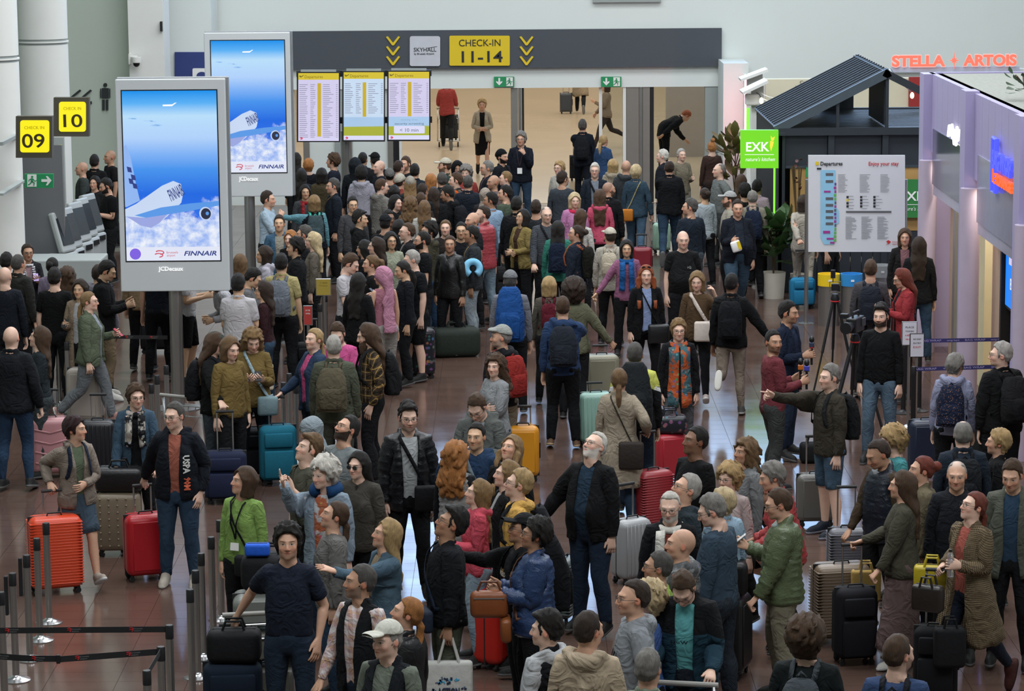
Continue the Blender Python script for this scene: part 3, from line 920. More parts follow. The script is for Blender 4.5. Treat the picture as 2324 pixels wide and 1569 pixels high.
def cloth_material(name,pattern=None,rough=.9,bumps=(6,.6,.03),fine=(160,.05),var=.16,spec=.2,weave=None):
    t=NT(name)
    rest=t.attr('rest').outputs['Vector']
    col=t.objcol()
    oi=t.n('ShaderNodeObjectInfo').outputs['Random']
    ov=t.n('ShaderNodeVectorMath',operation='ADD'); t.put(ov.inputs[0],rest)
    cb=t.n('ShaderNodeCombineXYZ'); t.put(cb.inputs[0],t.math('MULTIPLY',oi,9.0)); t.put(cb.inputs[1],t.math('MULTIPLY',oi,5.0)); t.put(ov.inputs[1],cb.outputs[0])
    rv=ov.outputs[0]
    col=t.mix(1.0,col,t.mix(t.noise(rv,14,4),(1-var,)*3,(1+var,)*3),'MULTIPLY')
    sp=t.n('ShaderNodeSeparateXYZ'); t.put(sp.inputs[0],rest); x,y,z=sp.outputs
    second=t.attr('colour_two','OBJECT').outputs['Color']
    nz=t.n('ShaderNodeTexNoise'); t.put(nz.inputs['Vector'],rv); nz.inputs['Scale'].default_value=bumps[0]; nz.inputs['Detail'].default_value=2; nz.inputs['Distortion'].default_value=1.6
    rd=t.math('SUBTRACT',1.0,t.math('ABSOLUTE',t.math('SUBTRACT',t.math('MULTIPLY',nz.outputs[0],4.0),2.0)))
    h=t.math('ADD',t.math('MULTIPLY',rd,.5),t.noise(rv,bumps[0]*.6,2,.5))
    def saw(v,per,duty):
        return t.math('LESS_THAN',t.math('FRACT',t.math('DIVIDE',v,per)),duty)
    if pattern == 'denim':
        f=t.maprange(t.noise(rv,5,2),.4,.75)
        col=t.mix(f,col,t.mix(1.0,col,(1.55,1.5,1.4),'MULTIPLY'))
    elif pattern == 'plaid':
        hx,hz=saw(t.math('ADD',x,y),.085,.4),saw(z,.085,.4)
        col=t.mix(t.math('MULTIPLY',t.math('ADD',hx,hz),.45),col,second)
        l=t.math('MAXIMUM',saw(t.math('ADD',x,t.math('ADD',y,.02)),.085,.09),saw(t.math('ADD',z,.02),.085,.09))
        col=t.mix(t.math('MULTIPLY',l,.5),col,(.55,.34,.10))
    elif pattern == 'check':
        hx,hz=saw(t.math('ADD',x,y),.016,.45),saw(z,.016,.45)
        col=t.mix(t.math('MULTIPLY',t.math('ADD',hx,hz),.5),col,second)
    elif pattern == 'stripe':
        col=t.mix(saw(z,.03,.4),col,second)
    elif pattern == 'blotch':
        v=t.n('ShaderNodeTexVoronoi'); t.put(v.inputs['Vector'],rv); v.inputs['Scale'].default_value=16
        n2=t.noise(rv,9,3)
        col=t.mix(t.maprange(n2,.47,.53),col,second)
        col=t.mix(t.maprange(v.outputs['Distance'],.30,.24),col,t.mix(.2,second,v.outputs['Color']))
    elif pattern == 'speckle':
        v=t.n('ShaderNodeTexVoronoi'); t.put(v.inputs['Vector'],rv); v.inputs['Scale'].default_value=55
        col=t.mix(t.maprange(v.outputs['Distance'],.30,.20),col,second)
    elif pattern == 'panel':      # second colour on the chest and sleeve tops
        f=t.math('GREATER_THAN',z,1.27)
        col=t.mix(f,col,second)
    elif pattern == 'hivis':
        f=t.math('MULTIPLY',t.math('GREATER_THAN',z,1.30),t.math('GREATER_THAN',t.math('ABSOLUTE',x),.05))
        col=t.mix(f,col,second)
        band=t.math('MULTIPLY',t.math('GREATER_THAN',t.math('ABSOLUTE',x),.22),t.math('MULTIPLY',t.math('GREATER_THAN',z,1.30),t.math('LESS_THAN',z,1.345)))
        col=t.mix(band,col,(.62,.63,.62))
    elif pattern == 'shoe':
        col=t.mix(t.math('LESS_THAN',z,.026),col,second)
    elif pattern == 'rib':
        h=t.math('ADD',h,t.math('MULTIPLY',saw(t.math('ADD',x,y),.016,.5),.5))
    h=t.math('ADD',h,t.math('MULTIPLY',t.noise(rv,fine[0],2),fine[1]))
    t.base(col,rough,0,spec)
    t.bump(h,bumps[1],bumps[2])
    MATS[name]=t.m
cloth_material('cloth'); cloth_material('denim','denim',fine=(300,.2)); cloth_material('plaid','plaid'); cloth_material('check','check')
cloth_material('stripe','stripe'); cloth_material('blotch','blotch'); cloth_material('speckle','speckle'); cloth_material('panel','panel'); cloth_material('hivis','hivis')
cloth_material('rib','rib'); cloth_material('puffer',None,.42,(12,.3,.02),(60,.1),spec=.4); cloth_material('leather',None,.42,(9,.3,.015),spec=.5)
cloth_material('shoe','shoe',.6,(20,.3,.01))
cloth_material('knit',None,.95,(8,.5,.03),(220,.12))

def hair_material():
    t=NT('hair')
    rest=t.attr('rest').outputs['Vector']
    sp=t.n('ShaderNodeSeparateXYZ'); t.put(sp.inputs[0],rest); x,y,z=sp.outputs
    ang=t.math('ARCTAN2',x,t.math('SUBTRACT',y,.015))
    cb=t.n('ShaderNodeCombineXYZ'); t.put(cb.inputs[0],t.math('MULTIPLY',ang,26.0)); t.put(cb.inputs[1],t.math('MULTIPLY',z,9.0)); t.put(cb.inputs[2],t.math('MULTIPLY',y,22.0))
    n1=t.noise(cb.outputs[0],2.2,5,.75)
    n2=t.noise(rest,22,3)
    v=t.math('ADD',t.math('MULTIPLY',n1,.75),t.math('MULTIPLY',n2,.25))
    col=t.mix(1.0,t.objcol(),t.mix(t.maprange(v,.35,.65),(.42,.40,.38),(1.7,1.62,1.55)),'MULTIPLY')
    t.base(col,.5,0,.35)
    t.bump(n1,.9,.014)
    MATS['hair']=t.m
hair_material()
MATS['metal_thin']=plain('spectacle_metal','#2a2a2c',.35,.6)
def lens_material():
    t=NT('spectacle_lens'); t.base((.02,.02,.022),.12,0,.6)
    n=t.noise(t.gen(),5,1); t.put(t.b.inputs['Roughness'],t.maprange(n,0,1,.08,.16)); MATS['lens_dark']=t.m
lens_material()
# ------------------------------------------------------------------ wardrobe
make_body(); make_shoes(); make_hair()
top('tee',.013,.88,.20,.016,1300,neck=.062,hemtuck=.014)
top('tank',.010,.90,.0,.0,800,neck=.075,hemtuck=.004)
top('sweater',.016,.86,.535,.016,1600,hemtuck=.012)
top('knitloose',.026,.82,.535,.026,1600,wr=.006,hemtuck=.014)
top('hoodie',.022,.86,.535,.022,1900,hood=True,wr=.006,hemtuck=.014)
top('shirt',.013,.88,.535,.015,1700,collar=.02,vneck=.03,hemtuck=.012)
top('polo',.013,.93,.21,.018,1400,collar=.02,vneck=.05,hemtuck=.014)
top('jacket',.028,.84,.545,.024,1900,collar=.035,vneck=.03,wr=.006,hemtuck=.006)
top('jacketo',.030,.82,.545,.024,2000,collar=.035,open_w=[.075,.05,.06,.07,.06],wr=.006)
top('hoodieo',.026,.84,.535,.024,2100,hood=True,open_w=[.05,.035,.045,.06,.06],wr=.006,hemtuck=.012)
top('blazer',.026,.76,.535,.020,1900,collar=.03,open_w=[.085,.05,.055,.065,.05],wr=.005)
top('coat',.034,.50,.545,.026,2000,collar=.04,vneck=.05,wr=.007,flare=.06)
top('coato',.036,.46,.545,.028,2100,collar=.04,open_w=[.075,.065,.06,.06,.05],wr=.007,flare=.05)
top('puffer',.036,.82,.545,.030,2600,collar=.05,puff=.013,pr=.055,wr=.005,hemtuck=.02)
top('puffero',.040,.80,.545,.032,2600,collar=.05,puff=.011,pr=.07,open_w=[.07,.06,.07,.08,.07],wr=.005,hemtuck=.01)
top('vest',.030,.84,.0,.0,1900,collar=.05,puff=.010,pr=.05,hemtuck=.014)
top('vesto',.030,.84,.0,.0,1800,collar=.05,open_w=[.05,.04,.055,.07,.06])
bottom('trousers',.012,.045,1300,calf=.020)
bottom('slim',.008,.06,1200,calf=.008)
bottom('widepants',.020,.03,1200,calf=.050,wr=.006)
bottom('shorts',.016,.50,900,calf=.03)
bottom('skirt',.012,.55,800,'skirt',calf=.205)
bottom('longskirt',.012,.16,1000,'skirt',calf=.235,wr=.007)
bottom('midskirt',.012,.46,800,'skirt',calf=.165)

SKIN={'f':(.62,.40,.30),'l':(.56,.335,.235),'p':(.66,.44,.345),'m':(.43,.25,.165),'t':(.36,.20,.125),'b':(.20,.105,.065),'d':(.10,.052,.034),'a':(.55,.355,.23)}
HAIR={'bk':(.012,.010,.009),'db':(.035,.021,.014),'br':(.075,.042,.023),'lb':(.16,.095,.045),'dbl':(.26,.165,.075),'bl':(.45,.31,.145),'rd':(.30,.075,.025),'au':(.17,.035,.02),'gi':(.40,.17,.05),
        'gr':(.22,.215,.205),'lg':(.42,.41,.39),'wh':(.68,.67,.63),'pb':(.62,.50,.30),'dg':(.085,.082,.078)}
TOPS_SLEEVE={'tee':.2,'tank':0,'polo':.2,'vest':0,'vesto':0}

def spectacles(fig,parent,dark=False,up=False):
    """two rims, bridge and side pieces, resting on the nose"""
    m=MB()
    zc,yc=(1.6355,-.108)if not up else (1.742,-.055)
    for sgn in (1,-1):
        pts=[(sgn*.034+.024*math.cos(a),yc+.006*abs(math.cos(a))*(1 if math.cos(a)*sgn >0 else 0),zc-.001+.0185*math.sin(a))for a in np.linspace(0,2*math.pi,11)]
        m.tube(pts,.0017,4,cap=False)
        m.tube([(sgn*.058,yc+.008,zc+.004),(sgn*.077,yc+.04,zc+.004),(sgn*.081,.0,zc+.002),(sgn*.08,.03,zc-.012)],.0016,4)
    m.tube([(-.011,yc,zc+.004),(.011,yc,zc+.004)],.0017,4)
    def put(mb,nm,mat):
        me=mb.mesh(nm,True)
        V=np.zeros(len(me.vertices)*3); me.vertices.foreach_get('co',V); V=V.reshape(-1,3)
        W=rest_weights(V); W['arm']=np.zeros(len(V)); W['leg']=W['arm']; W['spine']=np.ones(len(V)); W['head']=np.ones(len(V))
        P=fig.world(fig.run(V,W)); me.vertices.foreach_set('co',P.ravel()); me.update()
        return link(nm,me,parent,mat)
    o=put(m,'sunglasses' if dark else 'spectacles',MATS['metal_thin'])
    if dark:
        for sgn in (1,-1):
            g=MB()
            g.poly([(sgn*.034+.023*math.cos(a),yc-.0005,zc-.001+.018*math.sin(a))for a in np.linspace(0,2*math.pi,13)[:-1]])
            put(g,'lens',MATS['lens_dark']).parent=o
    return o

NEAR_PX=165      # pixels per metre above which the detailed body is used
PEOPLE=[]
def muted(c):
    l=.3*c[0]+.55*c[1]+.15*c[2]
    return tuple(.76*(.78*x+.22*l)for x in c[:3])
def garment(fig,root,tpl,name,col,mat='cloth',two=None,grow=0.0):
    t=TPL[tpl]
    V=t['V']+t['N']*grow if grow else t['V']
    if mat != 'hair':col=muted(col); two=muted(two)if two is not None else None
    o=link(name,mesh_np(name,fig.do(tpl,V),t['T'],rest=t['V']),root,MATS[mat],col)
    if two is not None:o['colour_two']=[float(c)for c in two[:3]]
    return o
GNAME={'tee':'tshirt','tank':'vest_top','sweater':'sweater','knitloose':'sweater','hoodie':'hoodie','shirt':'shirt','polo':'polo_shirt','jacket':'jacket','jacketo':'jacket','hoodieo':'hooded_jacket',
         'blazer':'blazer','coat':'coat','coato':'coat','puffer':'padded_jacket','puffero':'padded_jacket','vest':'body_warmer','vesto':'body_warmer','trousers':'trousers','slim':'trousers','widepants':'trousers',
         'shorts':'shorts','skirt':'skirt','longskirt':'skirt','midskirt':'skirt'}
HNAME={'h_cap':'cap','h_flatcap':'flat_cap','h_beanie':'beanie','h_hijab':'headscarf','h_hood':'hood','h_towel':'hooded_wrap','h_beard':'beard'}
def col_of(c):
    return srgb(c)if isinstance(c,str)else c

def person(px,H,yaw,label,hair='h_short:br',skin='l',top='tee:#222',over=None,legs='trousers:#16181c',shoes='#222:#777',arms=('down','down'),stance='stand',head=(0,0,0),bend=(0,0,0),
           fem=0,g=1.0,belly=0.0,beard=0.0,buzz=0.0,glasses=None,hat=None,kid=0,group=None,at=None,facial=None,grip=None):
    """px: pixel of the head's top in the photograph; its ray is cut at the height H"""
    p=at_z(px[0],px[1],H)if at is None else Vector(at)
    loc=Vector((p.x,p.y,0))
    near=FPX/max(p.y,1)>NEAR_PX
    fig=Fig(loc,H,yaw,fem,g,belly,arms[0],arms[1],stance,head,bend,kid)
    # bring the top of the posed head back onto the measured point
    tp=fig.pt((0,.015,1.75),'head')
    if at is None:
        fig.loc[0]+= p.x-tp[0]; fig.loc[1]+= p.y-tp[1]
        if abs(tp[2]-H)>.03:     # stooping figures: keep the head where it is seen, so stand a little nearer or farther
            q=at_z(px[0],px[1],tp[2]); fig.loc[0]+= q.x-p.x; fig.loc[1]+= q.y-p.y
        loc=Vector(fig.loc)
    for side,tgt in (grip or {}).items():fig.reach(side,tgt)
    hs=hair.split(':')if hair else [None,'db']
    hc=HAIR[hs[1]]if hs[1]in HAIR else srgb(hs[1])
    sleeve=max([TOPS_SLEEVE.get(x.split(':')[0],.53)for x in (top,over)if x]+[0])
    leglen={'shorts':.5,'skirt':.55,'midskirt':.46,'longskirt':.16}.get(legs.split(':')[0],.06)
    tn='body' if near else 'body_far'
    t=TPL[tn]; W=t['W']; V=t['V']
    cov=np.where(W['arm']>.5,(W['s']<sleeve-.03),(V[:,2]<1.42)& (V[:,2]>leglen+.03))| ((V[:,2]<.075)& (W['arm']<.5))| ((V[:,2]>= 1.40)& (V[:,2]<1.478)& (W['arm']<.95)& (np.hypot(V[:,0],V[:,1]-.018)>.066))
    shr=np.where(W['arm']>.5,.006,np.where(V[:,2]<.8,.009,.014))*cov
    me=mesh_np('person',fig.do(tn,V-t['N']*shr[:,None]),t['T'],rest=V)
    root=link('person',me,None,MATS['skin'],SKIN[skin]if skin in SKIN else srgb(skin))
    root.location=loc
    root['hair_colour']=[float(c)for c in hc]; root['beard']=float(beard); root['buzz']=float(buzz if buzz or not hs[0]or hs[0]in HNAME else (.35 if hs[0]in ('h_bald','h_receding')else .85))
    tag(root,label,'person',group)
    def wear(spec,grow=0.0):
        s=spec.split(':')
        return garment(fig,root,s[0],GNAME[s[0]],col_of('#' +s[1].lstrip('#')if len(s[1].lstrip('#'))== 6 else '#' +''.join(ch*2 for ch in s[1].lstrip('#'))),
                       s[2]if len(s)>2 and s[2]else 'cloth',srgb(s[3])if len(s)>3 else None,grow)
    wear(legs)
    if top:wear(top,-.003 if over else 0.0)
    if over:wear(over)
    sh=shoes.split(':')
    bt='boot' if len(sh)>2 else 'shoe'
    f6=lambda c:c if len(c.lstrip('#'))== 6 else '#' +''.join(ch*2 for ch in c.lstrip('#'))
    for sd in ('_L','_R'):
        garment(fig,root,bt+sd,'shoe',srgb(f6(sh[0])),'shoe',srgb(f6(sh[1])))
    if hs[0]:
        o=garment(fig,root,hs[0],HNAME.get(hs[0],'hair'),hc,'cloth' if hs[0]in HNAME and hs[0]!= 'h_beard' else 'hair')
    if hat:
        h2=hat.split(':'); garment(fig,root,h2[0],HNAME[h2[0]],srgb(f6(h2[1])),'cloth')
    if facial:
        garment(fig,root,'h_beard','beard',HAIR[facial],'hair')
    if glasses:
        spectacles(fig,root,'dark' in glasses,'up' in glasses)
    fig.root=root
    PEOPLE.append(fig)
    return fig
# ------------------------------------------------------------------ the hall
WALL_Y=60.0
def floor_material():
    t=NT('floor_tile')
    oi=t.n('ShaderNodeObjectInfo').outputs['Random']
    geo=t.n('ShaderNodeNewGeometry').outputs['Position']
    br=t.n('ShaderNodeTexBrick'); t.put(br.inputs['Vector'],geo)
    br.inputs['Scale'].default_value=1.0; br.inputs['Brick Width'].default_value=.6; br.inputs['Row Height'].default_value=.3; br.offset=0.0; br.inputs['Mortar Size'].default_value=0.0
    br.inputs['Color1'].default_value=(0,0,0,1); br.inputs['Color2'].default_value=(1,1,1,1)
    n=t.noise(geo,2.0,4); n2=t.noise(geo,26,3)
    f=t.math('ADD',t.math('MULTIPLY',n,.6),t.math('MULTIPLY',br.outputs['Color'],.25))
    c=t.mix(f,(.064,.034,.026),(.120,.073,.056))
    c=t.mix(t.math('MULTIPLY',n2,.35),c,(.085,.06,.05))
    t.base(c,t.maprange(t.noise(geo,1.3,3),.3,.7,.10,.20),0,.65)
    MATS['floor_tile']=t.m
floor_material()
def back_floor_material():
    t=NT('back_floor'); g=t.n('ShaderNodeNewGeometry').outputs['Position']
    c=t.mix(t.noise(g,.6,3),(.44,.35,.24),(.56,.45,.32))
    t.base(c,.16,0,.5); MATS['back_floor']=t.m
back_floor_material()
M_WALL=plain('white_wall','#dbe1de',.75,wear=.025,scale=.5)
M_WALL_L=plain('grey_green_wall','#b6c1b5',.8,wear=.03,scale=.6)
M_PILLAR=plain('pillar_white','#dcddd9',.6,wear=.02)
M_BAND=plain('fascia_grey','#474c54',.5,wear=.04)
M_STEEL=plain('brushed_steel','#a8a7a5',.32,.9,wear=.05)
M_DARK=plain('black_plastic','#141518',.45,wear=.15)
M_GROUT=plain('grout','#3a2a26',.8)
M_ANTH=plain('anthracite_metal','#2b3138',.5,.2,wear=.08,scale=3)
M_FRAME=plain('door_frame_metal','#8b8781',.45,.5,wear=.05)
M_GREYP=plain('grey_panel','#9aa09f',.5,wear=.03)

fl=MB(); fl.box((0,29,-.06),(30,62,.1)); FLOOR=tag(fl.build('floor',M_GROUT),'red brown stone tiled hall floor',kind='structure')
tm=MB(); tm.box((0,0,-.006),(.5965,.2965,.012)); tme=tm.mesh('floor_tile'); tme.materials.append(MATS['floor_tile'])
cells=[]
for r in range(int((WALL_Y-17.0)/.3)):
    for c in range(-16,21):
        cx,cy=c*.6-.08,17.15+r*.3
        if abs(cx)<1190/6500*cy+.5:cells.append((cy,cx))
near=[c for c in cells if 22.9 <c[0]][:300]
ns=set(near)
for cy,cx in near:
    o=link('floor_tile',tme,FLOOR); o.location=(cx,cy,0)
rest_=[c for c in cells if c not in ns]
V,F=[],[]
for cy,cx in rest_:
    b=len(V); a,d=.29825,.14825
    V += [(cx-a,cy-d,0),(cx+a,cy-d,0),(cx+a,cy+d,0),(cx-a,cy+d,0)]
    F.append((b,b+1,b+2,b+3))
tag(link('floor_tile_field',mesh_np('floor_tile_field',V,F,False),FLOOR,MATS['floor_tile']),kind='stuff')
b=MB(); b.box((0,100,-.06),(50,80,.12)); tag(b.build('floor_back_hall',MATS['back_floor']),'polished beige floor of the hall beyond the doors',kind='structure')

def pxbox(mb,x0,x1,y0,y1,Y,depth):
    """box whose front face spans the pixel rectangle at depth Y"""
    a,c=at_y((x0+x1)/2,y0,Y),at_y((x0+x1)/2,y1,Y)
    l,r=at_y(x0,(y0+y1)/2,Y),at_y(x1,(y0+y1)/2,Y)
    mb.box(((l.x+r.x)/2,Y+depth/2,(a.z+c.z)/2),(r.x-l.x,depth,a.z-c.z))
    return mb
LINTEL=at_y(1150,200,WALL_Y).z
XL,XR=at_y(668,300,WALL_Y).x,at_y(1640,300,WALL_Y).x
def wallpiece(name,x0,x1,z0,z1,y=WALL_Y,d=.3,mat=M_WALL,label=None):
    b=MB(); b.box(((x0+x1)/2,y+d/2,(z0+z1)/2),(x1-x0,d,z1-z0))
    return tag(b.build(name,mat),label,kind='structure')
wallpiece('wall_end',-16,16,LINTEL,5.4,label='white end wall above the wide opening')
wallpiece('wall_end_left',-16,XL,0,LINTEL)
wallpiece('wall_end_right',XR,16,0,LINTEL)
wallpiece('wall_upper',-16,16,9.2,14.2)
# high window band: daylight behind white mullions
def daylight():
    t=NT('daylight_glass'); t.base((.5,.5,.5),.2)
    t.put(t.b.inputs['Emission Color'],t.mix(t.noise(t.gen(),.3,2),(.24,.50,1.0),(.46,.68,1.0))); t.b.inputs['Emission Strength'].default_value=4.4
    return t.m
M_DAY=daylight()
WIN=tag(link('window_1',None),'high daylight window band above the end wall',kind='structure')
wx=-4.2; nwin=9
for i in range(nwin):
    b=MB(); b.box((wx+1.5*i+.75,WALL_Y+.2,7.3),(1.42,.04,3.72)); b.build('pane',M_DAY,WIN)
for i in range(nwin+1):
    b=MB(); b.box((wx+1.5*i,WALL_Y+.15,7.3),(.08,.2,3.8)); b.build('mullion',M_PILLAR,WIN)
wallpiece('wall_clerestory_left',-16,wx,5.4,9.2); wallpiece('wall_clerestory_right',wx+1.5*nwin,16,5.4,9.2)
wallpiece('wall_left',-15.2,-15,0,14.2,y=-4,d=64,mat=M_WALL_L)
wallpiece('wall_right',15,15.2,0,14.2,y=-4,d=64,mat=M_WALL)
wallpiece('wall_rear',-15,15,0,14.2,y=-4,d=.2,mat=M_WALL_L)
b=MB(); b.box((0,28,14.3),(31,66,.2)); tag(b.build('ceiling',M_WALL),'pale hall ceiling',kind='structure')
# back hall shell
wallpiece('wall_back_hall_end',-26,26,0,6,y=125,d=.3,mat=plain('back_hall_wall','#cabf aa'.replace(' ',''),.7))
wallpiece('wall_back_hall_left',-24.2,-24,0,6,y=60.4,d=65,mat=M_WALL); wallpiece('wall_back_hall_right',24,24.2,0,6,y=60.4,d=65,mat=M_WALL)
b=MB(); b.box((0,93,6.1),(50,65,.2)); tag(b.build('ceiling_back_hall',M_WALL),kind='structure')

# fascia band with its sign panels
b=MB(); pxbox(b,560,1638,68,155,WALL_Y-.12,.1); BAND=tag(b.build('trim_1',M_BAND),'dark grey sign band over the opening',kind='structure')

# door posts of the opening
for (x0,x1,m,nm)in ((688,702,M_FRAME,0),(760,800,M_GREYP,0),(880,892,M_FRAME,0),(893,905,M_DARK,0),(906,912,M_PILLAR,0),(1160,1176,M_FRAME,0),(1177,1184,M_STEEL,0),(1185,1190,M_DARK,0),
                    (1414,1421,M_PILLAR,0),(1422,1450,M_FRAME,0),(1451,1458,M_STEEL,0),(1459,1475,M_FRAME,0),(1476,1484,M_DARK,0),(1600,1640,M_GREYP,0)):
    l,r_=at_y(x0,330,WALL_Y).x,at_y(x1,330,WALL_Y).x
    tag(wallpiece('trim_2',l,r_,0,LINTEL,y=WALL_Y+.02,d=.22,mat=m),'upright door post of the wide opening')
l,r_=at_y(800,330,WALL_Y).x,at_y(880,330,WALL_Y).x
tag(wallpiece('door_1',l,r_,0,LINTEL,y=WALL_Y+.08,d=.06,mat=M_WALL),'white panel beside the sliding doors')
l,r_=at_y(702,330,WALL_Y).x,at_y(760,330,WALL_Y).x
tag(wallpiece('door_2',l,r_,0,LINTEL,y=WALL_Y+.08,d=.06,mat=M_WALL),'white panel behind the departure boards')
def glass_material():
    t=NT('door_glass'); t.base((.75,.8,.8),.03,0,.5)
    t.put(t.b.inputs['Roughness'],t.maprange(t.noise(t.gen(),2,2),0,1,.02,.05)); t.b.inputs['Transmission Weight'].default_value=1.0
    t.b.inputs['IOR'].default_value=1.05
    return t.m
M_GLASS=glass_material()
for i,(x0,x1)in enumerate(((1191,1360),(1368,1414),(1484,1600))):
    l,r_=at_y(x0,330,WALL_Y).x,at_y(x1,330,WALL_Y).x
    if i:tag(wallpiece('window_%d' % (i+2),l,r_,.02,LINTEL,y=WALL_Y+.1,d=.012,mat=M_GLASS),'clear glass door leaf in the opening')
for x0,x1 in ((1360,1367),):
    l,r_=at_y(x0,330,WALL_Y).x,at_y(x1,330,WALL_Y).x
    tag(wallpiece('trim_3',l,r_,0,LINTEL,y=WALL_Y+.08,d=.05,mat=M_PILLAR),'slim pale edge of a glass door leaf')
# inner partition seen through the right-hand door
b=MB(); b.box((5.6,70,1.2),(3.6,.15,2.4)); tag(b.build('wall_partition',plain('taupe_wall','#9d9389',.6)),'taupe partition wall inside the back hall',kind='structure')

# left end: grey recessed wall, white pillar, round columns
l,r_=at_y(120,100,57).x,at_y(296,100,57).x
wallpiece('wall_recess',l,r_,0,14,y=57,d=.3,mat=M_WALL_L,label='grey green wall panel with pictograms')
l,r_=at_y(292,100,56.4).x,at_y(372,100,56.4).x
wallpiece('wall_pillar',l,r_,0,14,y=56.4,d=1.0,mat=M_PILLAR,label='square white pillar')
l,r_=at_y(372,100,58.8).x,at_y(470,100,58.8).x
def column(px,Y,rad,groove_px,label):
    p=at_y(px,300,Y)
    zc=at_y(px,groove_px,Y).z
    o=tag(link('column',None),label,'column'); o.location=(p.x,Y,0)
    b=MB(); b.lathe([(rad,0),(rad,zc-.05)],n=40); b.build('lower_drum',M_PILLAR,o,smooth=False,angle=40)
    b=MB(); b.lathe([(rad-.02,zc-.05),(rad-.02,zc+.05)],n=40); b.build('joint_ring',M_GREYP,o,angle=40)
    b=MB(); b.lathe([(rad+.012,zc-.012),(rad+.012,zc+.012)],n=40); b.build('joint_band',M_PILLAR,o,angle=40)
    b=MB(); b.lathe([(rad,zc+.05),(rad,14)],n=40); b.build('upper_drum',M_PILLAR,o,angle=40)
column(-8,42.5,.365,133,'round white column at the edge beside the number 09 sign')
column(104,49,.425,94,'round white column behind the number 10 sign')
# pictograms on the grey wall
PY=56.97
def px_poly(name,pts,Y,mat,parent=None,th=.012):
    """a flat shape with real thickness standing at depth Y; pts are photo pixels"""
    b=MB(); P=[at_y(u,v,Y)for u,v in pts]
    a=[b.bm.verts.new((p.x,Y,p.z))for p in P]; c=[b.bm.verts.new((p.x,Y-th,p.z))for p in P]
    b.bm.faces.new(a); b.bm.faces.new(c[::-1])
    for i in range(len(P)):b.bm.faces.new((a[i],c[i],c[(i+1)% len(P)],a[(i+1)% len(P)]))
    return b.build(name,mat,parent)
def circ(cx,cy,rx,ry=None,n=16):
    return [(cx+rx*math.cos(2*math.pi*i/n),cy+(ry or rx)*math.sin(2*math.pi*i/n))for i in range(n)]
def rct(x0,y0,x1,y1):return [(x0,y0),(x1,y0),(x1,y1),(x0,y1)]
M_PICT=plain('pictogram_black','#23282b',.6)
t_=thing('toilet_pictogram','black standing figure pictogram on the grey green wall','pictogram',at_y(238,250,PY))
for nm,pts in (('head',circ(239,193,4.6)),('torso',rct(231,200,247,223)),('arm',rct(227.5,201,230,222)),('arm',rct(248,201,250.5,222)),('leg',rct(232,226,238,250)),('leg',rct(240,226,246,250))):
    o=px_poly(nm,pts,PY,M_PICT); o.parent=t_; o.location=-t_.location
t_=thing('escalator_pictogram','black slanting escalator pictogram behind the number 10 sign','pictogram',at_y(190,215,PY))
for pts in ([(160,220),(181,203),(185,206),(165,222)],[(185,220),(205,203),(209,206),(190,222)],[(203,232),(208,229),(209,236),(204,236)]):
    o=px_poly('stroke',pts,PY,M_PICT); o.parent=t_; o.location=-t_.location
# ------------------------------------------------------------------ lettering and signs
def text(body,size,mat,parent,loc,rot=(R(90),0,0),align='CENTER',ext=.004,sx=1.0,name='lettering',bold=0.0,shear=0.0,fit=None):
    """flat lettering; FIT = wanted width in metres"""
    cu=bpy.data.curves.new('t','FONT'); cu.body=body; cu.size=size; cu.align_x=align; cu.align_y='CENTER'; cu.extrude=ext; cu.offset=bold; cu.shear=shear; cu.resolution_u=6 if size >.12 else 2
    o=bpy.data.objects.new('t',cu); COL.objects.link(o)
    dg=bpy.context.evaluated_depsgraph_get(); dg.update()
    me=bpy.data.meshes.new_from_object(o.evaluated_get(dg))
    bpy.data.objects.remove(o,do_unlink=True)
    me.materials.clear(); me.materials.append(mat)
    if fit and len(me.vertices):
        xs=[v.co.x for v in me.vertices]; sx=fit/(max(xs)-min(xs))
    r=link(name,me,parent)
    r.location=loc; r.rotation_euler=rot; r.scale=(sx,1,1)
    return r
def px_text(body,x0,x1,yc,hpx,Y,mat,parent,dy=0.0,**kw):
    """lettering filling pixels x0..x1 around row yc, cap height hpx, standing at depth Y"""
    a,c=at_y(x0,yc,Y),at_y(x1,yc,Y)
    m=(a+c)/2
    kw.setdefault('fit',c.x-a.x)
    o=text(body,hpx/FPX*Y/.70,mat,parent,Vector((m.x,Y-dy,m.z))-(parent.location if parent else Vector()),**kw)
    return o
def px_part(name,pts,Y,mat,parent,th=.01):
    o=px_poly(name,pts,Y,mat,parent,th); o.location=-parent.location
    return o
M_WHITEP=plain('white_print','#e8e8e6',.6,wear=.02); M_BLACKP=plain('black_print','#22252a',.6); M_YEL=plain('yellow_panel','#e0c21e',.5,wear=.03)
M_REDP=plain('red_print','#c0282c',.6); M_GREENP=plain('sign_green','#1f8f58',.5)
def rrect(x0,y0,x1,y1,r=5,n=4):
    out=[]
    for cx,cy,a0 in ((x1-r,y0+r,-90),(x1-r,y1-r,0),(x0+r,y1-r,90),(x0+r,y0+r,180)):
        for i in range(n+1):
            a=R(a0+90*i/n); out.append((cx+r*math.cos(a),cy+r*math.sin(a)))
    return out
BY=WALL_Y-.14
def wsign(name,label,cat,px,Y=BY):
    return thing(name,label,cat,at_y(px[0],px[1],Y))
s=wsign('check_in_sign','yellow CHECK-IN 11-14 panel on the dark band','sign',(1089,115))
px_part('panel',rrect(1020,81,1157,149,3),BY,M_YEL,s,.02)
px_text('CHECK-IN',1042,1136,98,15,BY,M_BLACKP,s,dy=.025); px_text('11-14',1044,1137,130,25,BY,M_BLACKP,s,dy=.025,bold=.004)
s=wsign('skyhall_panel','white rounded SKYHALL panel on the dark band','sign',(965,115))
